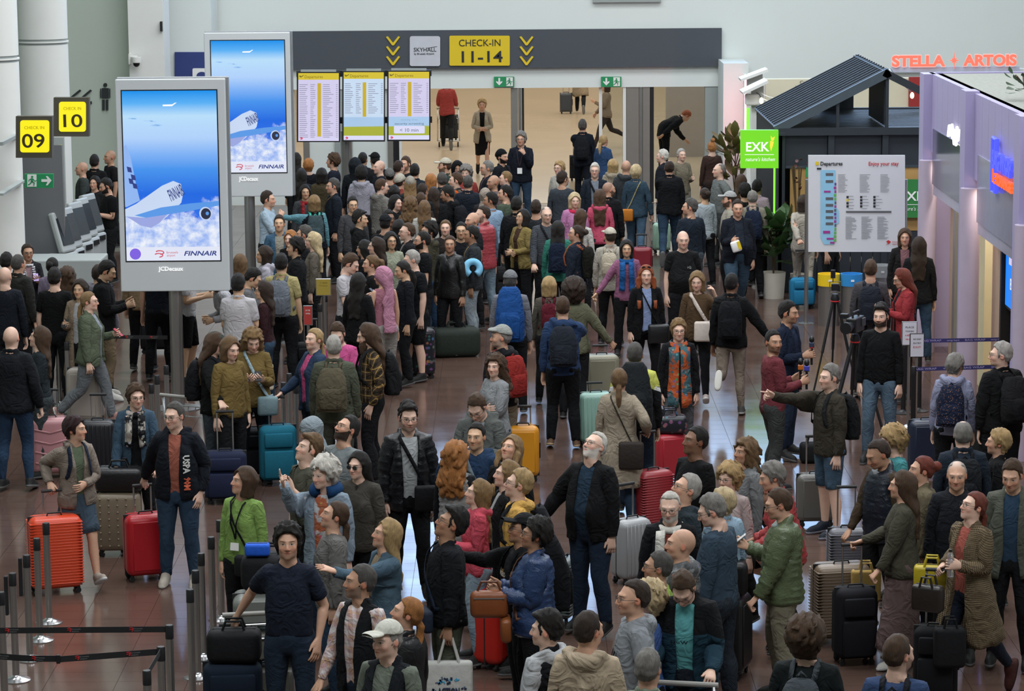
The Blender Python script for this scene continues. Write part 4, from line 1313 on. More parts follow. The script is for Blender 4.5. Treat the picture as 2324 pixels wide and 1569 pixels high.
px_part('panel',rrect(930,82,999,150,5),BY,plain('pale_panel','#c6c8d0',.5),s,.02)
px_text('SKYHALL',939,990,113,9,BY,M_BLACKP,s,dy=.025); px_text('by Brussels Airport',940,985,122,4,BY,M_BLACKP,s,dy=.025)
px_part('swoosh',[(968,109),(992,105),(992,106),(968,110)],BY-.022,M_BLACKP,s,.004)
for cx,lab in ((892,'three yellow chevrons left of the SKYHALL panel'),(1195,'three yellow chevrons right of the CHECK-IN panel')):
    s=wsign('chevron_marks',lab,'sign',(cx,115))
    for i in range(3):
        y=84+i*22.5
        px_part('chevron',[(cx-16,y),(cx-12,y-2),(cx,y+13),(cx+12,y-2),(cx+16,y),(cx+2,y+19),(cx-2,y+19)],BY,M_YEL,s,.015)
# green exit signs
def running_man(s,x,y,k,Y,mat):
    for pts in (circ(x,y-7*k,1.9*k),[(x-2.5*k,y-4.5*k),(x+2*k,y-4.5*k),(x+1*k,y+1.5*k),(x-2*k,y+1.5*k)],[(x-2*k,y+1*k),(x+.5*k,y+1*k),(x-2.5*k,y+5*k),(x-6.5*k,y+7.5*k),(x-7.5*k,y+6*k),(x-4*k,y+4*k)],
                [(x-1*k,y+1*k),(x+1.5*k,y+.5*k),(x+4.5*k,y+3*k),(x+3.5*k,y+8*k),(x+2*k,y+8*k),(x+2.6*k,y+4*k)],[(x+1.5*k,y-4*k),(x+5*k,y-.5*k),(x+7*k,y-2*k),(x+7.6*k,y-1*k),(x+5*k,y+1.2*k),(x+1.2*k,y-2*k)],
                [(x-2.5*k,y-4*k),(x-5.5*k,y-2.5*k),(x-6.5*k,y+1*k),(x-5.4*k,y+1.3*k),(x-4.6*k,y-1.6*k),(x-2*k,y-2.5*k)]):
        px_part('figure_stroke',pts,Y,mat,s,.004)
for cx,lab in ((1144,'green emergency exit sign below the CHECK-IN panel'),(1387,'green emergency exit sign nearer the café side of the opening')):
    s=wsign('exit_sign',lab,'sign',(cx,185),WALL_Y-.02)
    Y0=WALL_Y-.02
    px_part('panel',rct(cx-23,174,cx+23,197),Y0,M_GREENP,s,.05)
    px_part('door_mark',rct(cx+5,175.5,cx+20,195.5),Y0-.055,M_WHITEP,s,.004)
    px_part('arrow',[(cx-13,177),(cx-9,177),(cx-9,186),(cx-4,184),(cx-4,187),(cx-11,194),(cx-18,187),(cx-18,184),(cx-13,186)],Y0-.055,M_WHITEP,s,.004)
    running_man(s,cx+12,186,.95,Y0-.062,M_GREENP)
s=wsign('exit_sign','green exit sign with right arrow below the number 09 sign','sign',(90,410),40.5); Y0=40.5
px_part('panel',rct(57,394,122,426),Y0,M_GREENP,s,.05)
px_part('door_mark',rct(62,396,83,424),Y0-.055,M_WHITEP,s,.004)
px_part('arrow',[(94,407),(108,407),(104,400),(108,400),(117,410),(108,421),(104,421),(108,413),(94,413)],Y0-.055,M_WHITEP,s,.004)
running_man(s,73,411,1.35,Y0-.062,M_GREENP)
px_part('bracket',rct(44,408,58,413),42.4,M_GREYP,s,1.9)
# lit check-in number boxes
def number_box(x0,y0,x1,y1,num,Y,label,inner):
    s=wsign('number_sign',label,'sign',((x0+x1)/2,(y0+y1)/2),Y)
    px_part('box',rct(x0,y0,x1,y1),Y,plain('sign_box_bronze','#4a463c',.5),s,.16)
    px_part('support_arm',rct(41,300,50,308)if num == '09' else rct(130,260,140,268),Y+(1.6 if num == '09' else 2.6),M_GREYP,s,1.65 if num == '09' else 2.65)
    a,b,c,d=inner
    px_part('lit_face',rrect(a,b,c,d,6),Y-.165,glow('yellow_lit',(1.0,.86,.0),1.0),s,.01)
    px_text(num,a+9,c-9 if num == '10' else c-6,b+(d-b)*.63,(d-b)*.42,Y,plain('sign_dark_letter','#3a2c10',.6),s,dy=.182,bold=.003)
    px_text('CHECK IN',a+14,c-7,b+(d-b)*.2,7,Y,plain('sign_faint_letter','#cdb010',.6),s,dy=.182)
number_box(40,262,122,356,'09',41.0,'lit yellow 09 box beside the outer column',(46,273,112,346))
number_box(125,220,205,308,'10',46.5,'lit yellow sign box reading ten in front of the escalator pictogram',(134,231,195,299))
# blue board behind the second display, camera dome, small wall bits
s=wsign('blue_board','dark blue board with white symbol behind the display totem','sign',(430,148),58.5)
px_part('panel',rct(397,118,470,175),58.5,plain('navy_panel','#2b3b78',.5),s,.05); px_part('symbol',rrect(437,155,470,175,3),58.34,M_WHITEP,s,.01); px_part('symbol_core',circ(458,172,12,9),58.325,plain('navy_panel','#2b3b78'),s,.006)
for i,yy in enumerate((58.45,)):
    b=MB(); l,r_=at_y(372,90,58.5).x,at_y(480,90,58.5).x; b.box(((l+r_)/2,59.2,7),(r_-l,1.4,14)); tag(b.build('wall_return',M_WALL),'white wall return behind the display totems',kind='structure')
s=wsign('security_camera','small white dome camera on the white pillar','camera',(306,140),56.2)
p=s.location
b=MB(); b.box((-.11,.12,.05),(.03,.2,.2)); b.box((-.04,.1,.1),(.16,.05,.03)); b.build('bracket',M_PILLAR,s)
b=MB(); b.lathe([(.1,.11),(.1,.03),(.095,.0)],n=16,c=(.03,0,-.02)); b.build('housing',M_PILLAR,s,angle=40)
b=MB(); b.lathe([(.07,0),(.06,-.05),(.03,-.08),(.01,-.085)],n=16,c=(.03,0,-.02)); b.build('dome',M_DARK,s,angle=60)
b=MB(); pxbox(b,363,368,49,71,56.3,.1); tag(b.build('wall_socket_box',M_DARK),'small dark fitting on the edge of the white pillar','fitting')
b=MB(); pxbox(b,1345,1500,-12,5,WALL_Y-.1,.08); tag(b.build('hanging_panel',M_GREYP),'grey panel edge high on the end wall','panel')

# ------------------------------------------------------------------ display totems
def ad_material():
    t=NT('ad_screen')
    tc=t.n('ShaderNodeTexCoord').outputs['Generated']
    sp=t.n('ShaderNodeSeparateXYZ'); t.put(sp.inputs[0],tc); u,_,v=sp.outputs
    ramp=t.n('ShaderNodeValToRGB'); t.put(ramp.inputs[0],v)
    el=ramp.color_ramp.elements
    el[0].position=0; el[0].color=(.02,.12,.75,1); el[1].position=1; el[1].color=(.0,.28,.86,1)
    for p,c in ((.16,(.03,.17,.85)),(.34,(.01,.14,.78)),(.50,(.06,.30,.88)),(.60,(.22,.46,.95)),(.70,(.45,.66,1.0)),(.84,(.50,.76,1.0)),(.92,(.10,.45,.95))):
        e=el.new(p); e.color=(*c,1)
    m=t.n('ShaderNodeMapping'); t.put(m.inputs[0],tc); m.inputs['Scale'].default_value=(1,1,1.75)
    n1=t.noise(m.outputs[0],3.4,8,.62)
    low=t.maprange(v,.48,.08,-.30,.30)
    f=t.maprange(t.math('ADD',n1,low),.50,.63)
    n2=t.noise(m.outputs[0],9,6,.6)
    cl=t.mix(t.maprange(n2,.35,.65),(.30,.46,.92),(.88,.92,1.0))
    c=t.mix(f,ramp.outputs[0],cl)
    m2=t.n('ShaderNodeMapping'); t.put(m2.inputs[0],tc); m2.inputs['Scale'].default_value=(1.2,1,9); m2.inputs['Location'].default_value=(3,0,2)
    n3=t.noise(m2.outputs[0],2.2,4,.5)
    f3=t.math('MULTIPLY',t.maprange(n3,.62,.70),t.maprange(v,.72,.80))
    c=t.mix(f3,c,(.02,.25,.72))
    t.base((.01,.01,.01),.25); t.put(t.b.inputs['Emission Color'],c); t.b.inputs['Emission Strength'].default_value=.95
    MATS['ad']=t.m
ad_material()
M_TOTEM=plain('totem_silver','#c4c8cb',.5,0,wear=.03,scale=2)
def totem(fx0,fy0,fx1,fy1,sx0,sy0,sx1,sy1,strip_y,Y,polex,label,purple=True):
    s=thing('display_totem',label,'display',(at_y((fx0+fx1)/2,500,Y).x,Y,0))
    a,c=at_y(fx0,fy0,Y),at_y(fx1,fy1,Y)
    cx,cz,w,h=(a.x+c.x)/2-s.location.x,(a.z+c.z)/2,c.x-a.x,a.z-c.z
    b=MB(); b.box((cx,.12,cz),(w,.2,h),bev=.012); b.build('housing',M_TOTEM,s)
    b=MB(); b.box((cx+.02,.17,cz+.01),(w+.03,.1,h+.02),bev=.01); b.build('rear_shell',plain('totem_edge','#8b8f92',.4,.4),s)
    p=at_y(polex,700,Y); b=MB(); b.lathe([(.085,.02),(.085,c.z+.1)],(p.x-s.location.x,.14,0),20); b.build('pole',M_STEEL,s,angle=40)
    b=MB(); b.lathe([(.3,0),(.3,.012),(.12,.025)],(p.x-s.location.x,.14,0),24); b.build('base_plate',M_STEEL,s,angle=40)
    a,c=at_y(sx0,sy0,Y),at_y(sx1,strip_y,Y)
    SX0,SX1,SZ1,SZ0=a.x-s.location.x,c.x-s.location.x,a.z,c.z
    b=MB(); b.box(((SX0+SX1)/2,.012,(SZ0+SZ1)/2),(SX1-SX0,.006,SZ1-SZ0)); sc=b.build('screen',MATS['ad'],s)
    d=at_y(sx1,sy1,Y)
    b=MB(); b.box(((SX0+SX1)/2,.012,(SZ0+d.z)/2),(SX1-SX0,.006,SZ0-d.z)); st=b.build('white_strip',glow('screen_white',(.80,.84,1.0),.92),s)
    b=MB(); b.box(((SX0+SX1)/2,.0165,(SZ1+d.z)/2),(SX1-SX0+.03,.004,SZ1-d.z+.03)); b.build('bezel',M_DARK,s)
    W_,H_=SX1-SX0,SZ1-SZ0
    def P(pts,nm,mat,lay):
        m=MB(); yy=.006-lay*.0015
        A=[m.bm.verts.new((SX0+u*W_,yy,SZ1-v*H_))for u,v in pts]; m.bm.faces.new(A)
        return m.build(nm,mat,sc)
    gw,gb,gd,gn=glow('ad_plane_white',(.62,.74,.98),.9),glow('ad_plane_blue',(.10,.33,.85),.9),glow('ad_engine_dark',(.010,.015,.05),1.0),glow('ad_navy',(.02,.04,.22),1.0)
    P([(.0,.355),(.03,.34),(.075,.42),(.125,.60),(.16,.70),(.02,.74),(.0,.74)],'tail_fin',glow('ad_fin',(.30,.50,.95),.9),1)
    for u,v in ((.03,.48),(.07,.53),(.045,.555),(.085,.585)):P([(u,v),(u+.045,v+.008),(u+.055,v+.04),(u+.01,v+.035)],'fin_patch',gn,2)
    P([(.0,.755),(.12,.72),(.40,.605),(.52,.575),(.60,.595),(.625,.65),(.60,.715),(.50,.775),(.36,.845),(.27,.875),(.16,.86),(.05,.815),(.0,.80)],'fuselage',gw,3)
    P([(.0,.80),(.20,.81),(.45,.79),(.36,.845),(.27,.875),(.16,.86),(.05,.815)],'fuselage_shade',glow('ad_plane_belly',(.34,.40,.80),.9),4)
    P([(.10,.795),(.38,.745),(.70,.72),(1.0,.705),(1.0,.735),(.72,.765),(.45,.79),(.22,.81)],'wing',gb,5)
    P(circ(.855,.785,.066,.042,20),'engine',gw,6); P(circ(.86,.787,.054,.036,20),'engine_intake',gd,7); P(circ(.875,.785,.018,.012,10),'engine_hub',gb,8)
    P([(.43,.088),(.55,.086),(.50,.098),(.43,.098)],'bird_mark',glow('screen_white2',(1,1,1),1.0),2); P([(.50,.098),(.56,.076),(.58,.076),(.55,.088),(.53,.098)],'bird_mark',glow('screen_white2',(1,1,1),1.0),2)
    text('FINNAIR',.115*W_/.66,gn,sc,(SX0+.545*W_,-.006,SZ1-.655*H_),(R(90),R(-27),0),shear=.35,ext=.0,fit=.17*W_,name='fuselage_lettering',bold=.004)
    zs=(SZ0+d.z)/2; hs=SZ0-d.z
    text('FINNAIR',hs*.48,gn,st,(SX0+.785*W_,.006,zs),fit=.35*W_,shear=.25,ext=.0,bold=.002)
    text('brussels',hs*.26,glow('ad_red',(.62,.05,.10),.9),st,(SX0+.49*W_,.006,zs+hs*.10),fit=.12*W_,ext=.0); text('airport',hs*.26,glow('ad_red',(.62,.05,.10),.9),st,(SX0+.475*W_,.006,zs-hs*.12),fit=.09*W_,ext=.0)
    for k in (0,1):
        m=MB(); pts=[(SX0+(.355+.045*math.cos(a))*W_-k*.012*W_,.006,zs+hs*(.10-k*.2)+hs*.14*math.sin(a))for a in np.linspace(R(150),R(-80),8)]
        m.tube(pts,.008,5); m.build('logo_stroke',glow('ad_red',(.62,.05,.10),.9),st)
    if purple:
        m=MB(); m.lathe([(.06*W_,0),(.06*W_,.002)],(SX0+.095*W_,.008,zs),20,Matrix.Rotation(R(90),3,'X')); m.build('round_badge',glow('ad_violet',(.22,.12,.80),.9),st)
    q=at_y((sx0+sx1)/2,(sy1+fy1)/2-(fy1-sy1)*.21,Y)
    text('JCDecaux',9.5/FPX*Y/.7,glow('lit_white',(1,1,1),1.0),s,(q.x-s.location.x,.015,q.z),fit=W_*.265,bold=.001)
    return s
totem(260,181,521,661,276,207,499,591,560,36.3,396,'large silver display totem with airliner advert, nearer the stanchions')
totem(462,75,664,446,478,93,650,391,366,46.1,570,'silver display totem with airliner advert beside the departure boards',False)

# ------------------------------------------------------------------ departure boards
def board(x0,x1,y0,y1,k,label):
    Y=55.0
    s=thing('departure_board',label,'screen',at_y((x0+x1)/2,(y0+y1)/2,Y),group=None)
    px_part('housing',rct(x0-1,y0-2,x1+1,y1+2),Y,M_DARK,s,.06); px_part('rear_mount',rct(x0+30,y0+1,x0+60,y0+12),Y+.2,M_DARK,s,.2)
    px_part('top_bracket',rct(x0+8,y0-7,x1-8,y0-2),Y+.02,M_GREYP,s,.05)
    F_=Y-.065
    bottom=y1 if k == 0 else y0+(y1-y0)*.66
    px_part('header',rct(x0+2,y0+1,x1-2,y0+16),F_,glow('board_yellow',(.72,.56,.02),.9),s,.006)
    px_part('list_panel',rct(x0+2,y0+16,x1-2,bottom),F_,glow('board_white%d' % (k % 2),((.66,.62,.86),(.58,.72,.90))[k % 2],.95),s,.006)
    dk=glow('board_text',(.30,.30,.42),.8)
    px_text('Departures',x0+17,x0+58,y0+9,6.5,Y,glow('board_header_text',(.20,.15,.0),.8),s,dy=.075,ext=.001)
    px_part('plane_mark',[(x0+4,y0+6),(x0+9,y0+8),(x0+14,y0+5),(x0+14,y0+7),(x0+8,y0+11),(x0+5,y0+10)],F_-.008,glow('board_header_text',(.20,.15,.0),.8),s,.001)
    m1=x0+(x1-x0)*.475
    px_part('gate_column',rct(m1,y0+24,m1+8,bottom-(10 if k == 0 else 1)),F_-.008,glow('board_gate',(.62,.44,.01),.9),s,.001)
    # rows of tiny flight lines
    m=MB(); rs=random.Random(k)
    n=int((bottom-y0-30)/4.4)
    for i in range(n):
        y=y0+26+i*4.4
        for xa,L in ((x0+5,rs.uniform(12,20)),(x0+30,rs.uniform(6,12)),(m1+13,rs.uniform(9,24)),(x1-8,4)):
            P=[at_y(u,v,Y)for u,v in rct(xa,y,xa+L,y+1.3)]
            m.poly([(p.x,F_-.009,p.z)for p in P])
    o=m.build('flight_rows',dk,s); o.location=-s.location; o['kind']='stuff'
    if k:
        px_part('picture_sky',rct(x0+2,bottom,x1-2,bottom+22),F_,glow('board_sky',(.42,.62,.88),.9),s,.006)
        px_part('picture_field',[(x0+2,bottom+22),(x1-2,bottom+20),(x1-2,y1-11),(x0+2,y1-11)],F_,glow('board_field',(.42,.46,.03),.9),s,.006)
        px_part('footer',rct(x0+2,y1-11,x1-2,y1-1),F_,glow('board_foot',(.72,.72,.95),.95),s,.006)
        if k == 2:
            px_part('wait_box',rrect(x0+14,bottom+21,x1-12,bottom+38,2),F_-.008,glow('board_foot',(.72,.72,.95),.95),s,.002)
            px_text('security screening',x0+16,x1-14,bottom+15,5,Y,glow('board_dark',(.10,.12,.18),.8),s,dy=.078,ext=.001); px_text('< 10 min',x0+28,x1-26,bottom+30,8,Y,glow('board_dark',(.10,.12,.18),.8),s,dy=.078,ext=.001)
            px_text('waiting time',x0+30,x1-28,bottom+6,4,Y,glow('board_soft',(.30,.45,.7),.8),s,dy=.078,ext=.001)
    else:
        px_part('footer',rct(x0+2,y1-9,x1-2,y1-1),F_,glow('board_foot',(.72,.72,.95),.95),s,.006)
    px_part('logo_mark',[(x0+5,y1-6),(x0+9,y1-9),(x0+13,y1-6),(x0+10,y1-3),(x0+5,y1-2),(x0+9,y1-5)],F_-.008,glow('board_logo',(.75,.05,.12),.9),s,.002)
board(675,771,165,320,0,'departures board with a full flight list, next to the display totem')
board(778,873,163,319,1,'departures board with a green meadow picture, middle of three')
board(880,976,162,318,2,'departures board showing the security waiting time box')
s=thing('board_stand','steel pole stand carrying the three departure boards','stand',(at_y(785,400,55).x,55.25,0))
b=MB(); b.lathe([(.11,0),(.11,at_y(785,300,55).z)],n=20); b.build('pole',M_STEEL,s,angle=40)
zt=at_y(825,168,55).z; xa,xb=at_y(672,200,55).x-s.location.x,at_y(979,200,55).x-s.location.x
b=MB(); b.box(((xa+xb)/2,-.05,zt),(xb-xa,.1,.12)); b.box(((xa+xb)/2,-.05,zt-.9),(xb-xa,.1,.12)); b.build('cross_rail',M_DARK,s)
# ------------------------------------------------------------------ food kiosk with the open gable roof
def at_x(u,v,X):
    d=ray(u,v); return CM.translation+d*(X/d.x)
M_WOOD=plain('oak_panel','#b08a52',.55,wear=.12,scale=4); M_CREAM=plain('cream_board','#d8d0b6',.7,wear=.04)
KY0,KY1,KX0,KX1,KZ,KR,KM=46.5,50.6,4.36,7.85,2.69,3.57,6.1
K=thing('food_kiosk','black metal food kiosk with an open gabled roof and wood panels','kiosk',(KM,KY0,0))
def kb(name,mat,c,d,rot=None,parent=None,bev=0):
    b=MB(); b.box((c[0]-KM,c[1]-KY0,c[2]),d,rot,bev); return b.build(name,mat,parent or K)
for x in (KX0+.06,5.22,6.1,6.98,KX1-.06):kb('post',M_ANTH,(x,KY0+.05,KZ/2),(.1,.1,KZ))
for i,(x0,x1)in enumerate(((KX0+.12,5.16),(5.28,6.04),(6.16,6.92),(7.04,KX1-.12))):
    kb('upper_panel',M_ANTH,((x0+x1)/2,KY0+.09,2.35),(x1-x0,.04,.58))
    kb('upper_panel_rim',plain('rim_metal','#3a434b',.5,.2),((x0+x1)/2,KY0+.06,2.06),(x1-x0,.03,.04))
    if i:kb('wood_panel',M_WOOD,((x0+x1)/2,KY0+.09,1.52),(x1-x0+.1,.05,1.04))
    else:kb('wood_panel',M_WOOD,((x0+x1)/2+.05,KY0+.09,1.52),(x1-x0-.06,.05,1.04))
nb=18
for i in range(nb):
    x=KX0+.1+(KX1-KX0-.2)*(i+.5)/nb
    kb('lower_board',M_ANTH,(x,KY0+.07,.5),((KX1-KX0-.2)/nb-.012,.05,.98))
kb('eave_beam',M_ANTH,(KM,KY0+.02,KZ-.05),(KX1-KX0,.12,.12)); kb('back_beam',M_ANTH,(KM,KY1,KZ-.05),(KX1-KX0,.12,.12))
kb('side_wall',plain('kiosk_inside','#15191c',.6),(KX0+.03,(KY0+KY1)/2,KZ/2),(.06,KY1-KY0,KZ-.1))
kb('back_wall',plain('kiosk_inside','#15191c',.6),(KM,KY1,KZ/2),(KX1-KX0,.06,KZ-.1))
for i in range(16):
    y=KY0+.2+i*(KY1-KY0-.3)/15
    kb('deck_slat',M_ANTH,(KM,y,KZ-.04),(KX1-KX0-.1,.17,.05))
# roof: ribbed left slope, open right slope with bare rafters
sl=math.hypot(KM-KX0,KR-KZ); an=math.atan2(KR-KZ,KM-KX0)
cx,cz=(KX0+KM)/2,(KZ+KR)/2
rot=Matrix.Rotation(-an,3,'Y')
kb('roof_sheet',M_ANTH,(cx,(KY0+KY1)/2,cz+.02),(sl+.1,KY1-KY0-.1,.04),rot)
for i in range(13):
    kb('roof_rib',M_ANTH,(cx,KY0+.25+i*(KY1-KY0-.4)/12,cz+.05),(sl+.08,.04,.03),rot)
kb('verge_beam',plain('verge_metal','#4b555c',.45,.3),(cx,KY0+.02,cz),(sl+.12,.1,.14),rot)
cx2=(KX1+KM)/2; rot2=Matrix.Rotation(an,3,'Y')
for y in (KY0+.02,KY1-.1):kb('rafter',M_ANTH,(cx2,y,cz),(sl+.1,.1,.12),rot2)
kb('ridge_beam',M_ANTH,(KM,(KY0+KY1)/2,KR),(.1,KY1-KY0,.1))
for x in (5.32,KM+.02):
    z1=KZ+(KR-KZ)*(1-abs(KM-x)/(KM-KX0)); kb('gable_stud',M_ANTH,(x,KY0+.03,(KZ+z1)/2),(.05,.06,z1-KZ))
kb('rear_infill',M_ANTH,(5.75,KY1-.1,KZ+.28),(.6,.04,.56))
kb('side_flap',M_ANTH,(KM+.02,KY0+1.2,KZ+.4),(.05,2.0,.74))
kb('green_light_strip',glow('green_neon',(.20,.95,.05),1.6),(KX0-.01,KY0+.55,1.62),(.03,.05,.95))
kb('counter_shelf',plain('kiosk_shelf','#5b4026',.5),(KX0-.1,KY0+1.8,.95),(.2,2.6,.05))
# kiosk name signs
def exki(parent,x0,y0,x1,y1,Y,face,txt,d=.06,plus=True):
    px_part('panel',rct(x0,y0,x1,y1),Y,face,parent,d)
    w,h=x1-x0,y1-y0
    px_text('EXK',x0+w*.12,x0+w*.74,y0+h*.45,h*.24,Y,txt,parent,dy=d+.006,ext=.002,bold=.004)
    if plus:
        px_part('carrot_mark',[(x0+w*.80,y0+h*.30),(x0+w*.90,y0+h*.32),(x0+w*.87,y0+h*.44),(x0+w*.82,y0+h*.58),(x0+w*.79,y0+h*.44)],Y-d-.004,glow('carrot_yellow',(.95,.80,.05),1.0),parent,.003)
        px_part('carrot_leaf',[(x0+w*.83,y0+h*.30),(x0+w*.81,y0+h*.16),(x0+w*.86,y0+h*.22),(x0+w*.93,y0+h*.18),(x0+w*.89,y0+h*.30)],Y-d-.004,glow('carrot_yellow',(.95,.80,.05),1.0),parent,.003)
    px_part('rule',rct(x0+w*.12,y0+h*.655,x1-w*.1,y0+h*.67),Y-d-.002,txt,parent,.003)
    px_text("nature's kitchen",x0+w*.12,x1-w*.1,y0+h*.77,h*.10,Y,txt,parent,dy=d+.006,ext=.002,shear=.2)
s=thing('kiosk_sign','glowing lime green EXKI box sign at the kiosk corner','sign',at_y(1722,337,KY0-.1))
exki(s,1680,294,1765,380,KY0-.1,glow('lime_lit',(.17,.72,.0),1.0),glow('lit_white',(1,1,1),1.0),.14)
px_part('bracket',rct(1760,300,1780,306),KY0+.06,M_ANTH,s,.2)
s=thing('kiosk_poster','dark green kiosk poster partly behind the map board','sign',at_y(2080,450,KY0-.02))
exki(s,2030,407,2124,494,KY0-.02,plain('poster_green','#2e7a3c',.5),M_WHITEP,.02,False)
s=thing('exit_sign','small green exit sign on the kiosk wood panel','sign',at_y(1833,392,KY0)); px_part('panel',rct(1829,380,1840,402),KY0,M_GREENP,s,.03)
# café behind: cream fascia, neon lettering, red panel, slatted screen
b=MB(); pxbox(b,1738,2330,178,300,56,.3); tag(b.build('wall_cafe',M_CREAM),'cream front wall of the café behind the kiosk',kind='structure')
b=MB(); l=at_y(1738,200,56); b.box((l.x+3.2,56.2,1.1),(6.6,.3,2.2)); tag(b.build('wall_cafe_lower',M_CREAM),kind='structure')
s=thing('cafe_lettering','dark Café ARTOIS lettering on the cream wall','sign',at_y(1825,195,55.98)); px_text('Café',1815,1836,187,7,55.98,M_BLACKP,s,dy=.01); px_text('ARTOIS',1801,1855,200,10,55.98,M_BLACKP,s,dy=.01)
M_NEON=glow('neon_coral',(1.0,.16,.10),1.25); M_NEONR=glow('neon_rim',(1.0,.55,.52),1.1)
s=thing('neon_sign','coral red lit STELLA ARTOIS lettering with a star','sign',at_y(2165,138,57))
px_text('STELLA',2023,2144,140,23,57,M_NEON,s,bold=.012,ext=.03); px_text('ARTOIS',2187,2308,138,23,57,M_NEON,s,bold=.012,ext=.03)
px_text('STELLA',2022,2145,140,24,57.05,M_NEONR,s,bold=.022,ext=.005,name='lettering_halo'); px_text('ARTOIS',2186,2309,138,24,57.05,M_NEONR,s,bold=.022,ext=.005,name='lettering_halo')
star=[]
for i in range(16):
    a=i*math.pi/8; r_=(20 if i % 8 == 4 else 13 if i % 4 == 0 else 9)if i % 2 == 0 else 4
    star.append((2165+r_*math.cos(a),137+r_*math.sin(a)))
px_part('star',star,57,M_NEON,s,.04)
px_part('mounting_rail',rct(2022,150,2310,163),57.25,plain('rail_pale','#b9c6dc',.5),s,.2)
b=MB(); pxbox(b,2015,2330,158,182,57.2,.3); tag(b.build('wall_cafe_top',M_WALL),kind='structure')
b=MB(); pxbox(b,2063,2112,175,242,55.9,.08); tag(b.build('red_board',plain('red_board','#9c2a28',.6)),'plain red board behind the kiosk roof','board')
s=thing('slat_screen','white slatted screen above the purple lit shop fronts','screen',at_y(2220,180,55))
for i in range(5):px_part('slat',rct(2112,166+i*10,2330,173+i*10),55,M_CREAM,s,.04)
s=thing('string_light','warm bare bulb on a wire beside the red board','lamp',at_y(2070,217,53)); b=MB(); b.lathe([(.01,.06),(.03,.04),(.04,0),(.03,-.04),(.01,-.055)],n=12); b.build('bulb',glow('warm_bulb',(1.0,.78,.42),4.0),s,smooth=True); b=MB(); b.tube([(0,0,.05),(0,1.5,.12),(0,3.05,.3)],.006,5); b.build('wire',M_DARK,s)
s=thing('string_light','warm bare bulb beside the white awning box','lamp',at_y(1728,229,51.5)); b=MB(); b.lathe([(.01,.06),(.03,.04),(.04,0),(.03,-.04),(.01,-.055)],n=12); b.build('bulb',glow('warm_bulb',(1.0,.78,.42),4.0),s,smooth=True); b=MB(); b.tube([(0,0,.05),(-.02,.25,.1),(-.06,.5,.12)],.006,5); b.build('wire',M_DARK,s)
for y0,y1,lab in ((205,214,'thin pink cable swagged from the awning posts to the kiosk roof'),(214,226,'lower white cable swagged from the awning posts to the kiosk roof')):
    m=MB(); a,c=at_y(1714,y0-2,51.96),at_y(1800,y1-2,50.3)
    m.tube([a.lerp(c,i/8)-Vector((0,0,.12*math.sin(math.pi*i/8)))for i in range(9)],.008,5); tag(m.build('swag_cable',M_WHITEP),lab,'cable')
# pink-lit return wall, awning posts and green strip at the opening's edge
b=MB(); l,r_=at_y(1640,300,58.6),at_y(1697,300,58.6); b.box(((l.x+r_.x)/2,59.2,1.5),(r_.x-l.x,1.5,3.0)); tag(b.build('wall_return_right',M_WALL),'white wall return lit pink',kind='structure')
s=thing('neon_tube','vertical pink neon tube on the wall return','lamp',at_y(1693,235,57.8)); b=MB(); b.tube([(0,0,-1.1),(0,0,.55)],.03,8); b.build('tube',glow('pink_neon',(1.0,.20,.26),24.0),s); b=MB(); b.box((.02,.33,-.25),(.05,.64,1.6)); b.build('holder',M_PILLAR,s)
s=thing('awning_post','white awning post with a green lit edge','post',(at_y(1712,300,52).x,52,0)); zt=at_y(1712,195,52).z
b=MB(); b.box((.05,0,zt/2),(.22,.12,zt)); b.build('post',M_PILLAR,s); b=MB(); b.box((-.12,-.02,2.15),(.05,.06,.9)); b.build('green_light_strip',glow('green_neon',(.20,.95,.05),1.6),s)
b=MB(); b.box((-.02,-.1,zt),(.5,.7,.05),Matrix.Rotation(R(-25),3,'Y')); b.build('awning_leaf',M_WHITEP,s); b=MB(); b.box((-.05,-.1,zt-.24),(.26,.26,.2),bev=.03); b.build('speaker_box',M_WHITEP,s)
s=thing('awning_post','white awning post behind the first, nearer the neon tube','post',(at_y(1706,250,55).x,55,0)); zt=at_y(1706,168,55).z
b=MB(); b.box((.05,0,zt/2),(.3,.12,zt)); b.build('post',M_PILLAR,s); b=MB(); b.box((.02,-.1,zt),(.55,.6,.05),Matrix.Rotation(R(-20),3,'Y')); b.build('awning_leaf',M_WHITEP,s)

# ------------------------------------------------------------------ purple-lit shop fronts on the right, the light painted as lilac
SX=5.97
M_LIL=plain('purple_light_paint','#a59cc2',.45,wear=.04,scale=2); M_LILD=plain('lilac_shadow_gap','#554f66',.6); M_BEIGE=plain('beige_stone','#b59c86',.5,wear=.06); M_DGLASS=plain('dark_glass','#4a4c5c',.12,0,.6)  # purple light painted as lilac on the fronts, darker lilac in the gaps
S=thing('shop_row','row of shops with purple light painted on as lilac, beside the wrapping queue','shop',(SX,41,0))
def sb(name,mat,x0,x1,y0,y1,z0,z1,bev=0):
    b=MB(); b.box(((x0+x1)/2-SX,(y0+y1)/2-41,(z0+z1)/2),(x1-x0,abs(y1-y0),z1-z0),bev=bev); return b.build(name,mat,S)
ZT,ZB=3.96,2.86
yb=41.0; i=0
while yb >26:
    sb('fascia_board',M_LIL,SX,SX+.08,yb-.47,yb,ZB if i % 1 == 0 else ZB,ZT); yb -= .48; i += 1
sb('end_return',M_LIL,SX+.08,SX+2.6,40.9,41.0,0,ZT)
sb('fascia_core',M_LILD,SX+.085,SX+.2,26,40.9,ZB,ZT-.02)
sb('roof_edge',plain('roof_gravel','#8d8f88',.9,wear=.3,scale=20),SX+.1,SX+3.2,26,41,ZT-.06,ZT-.02)
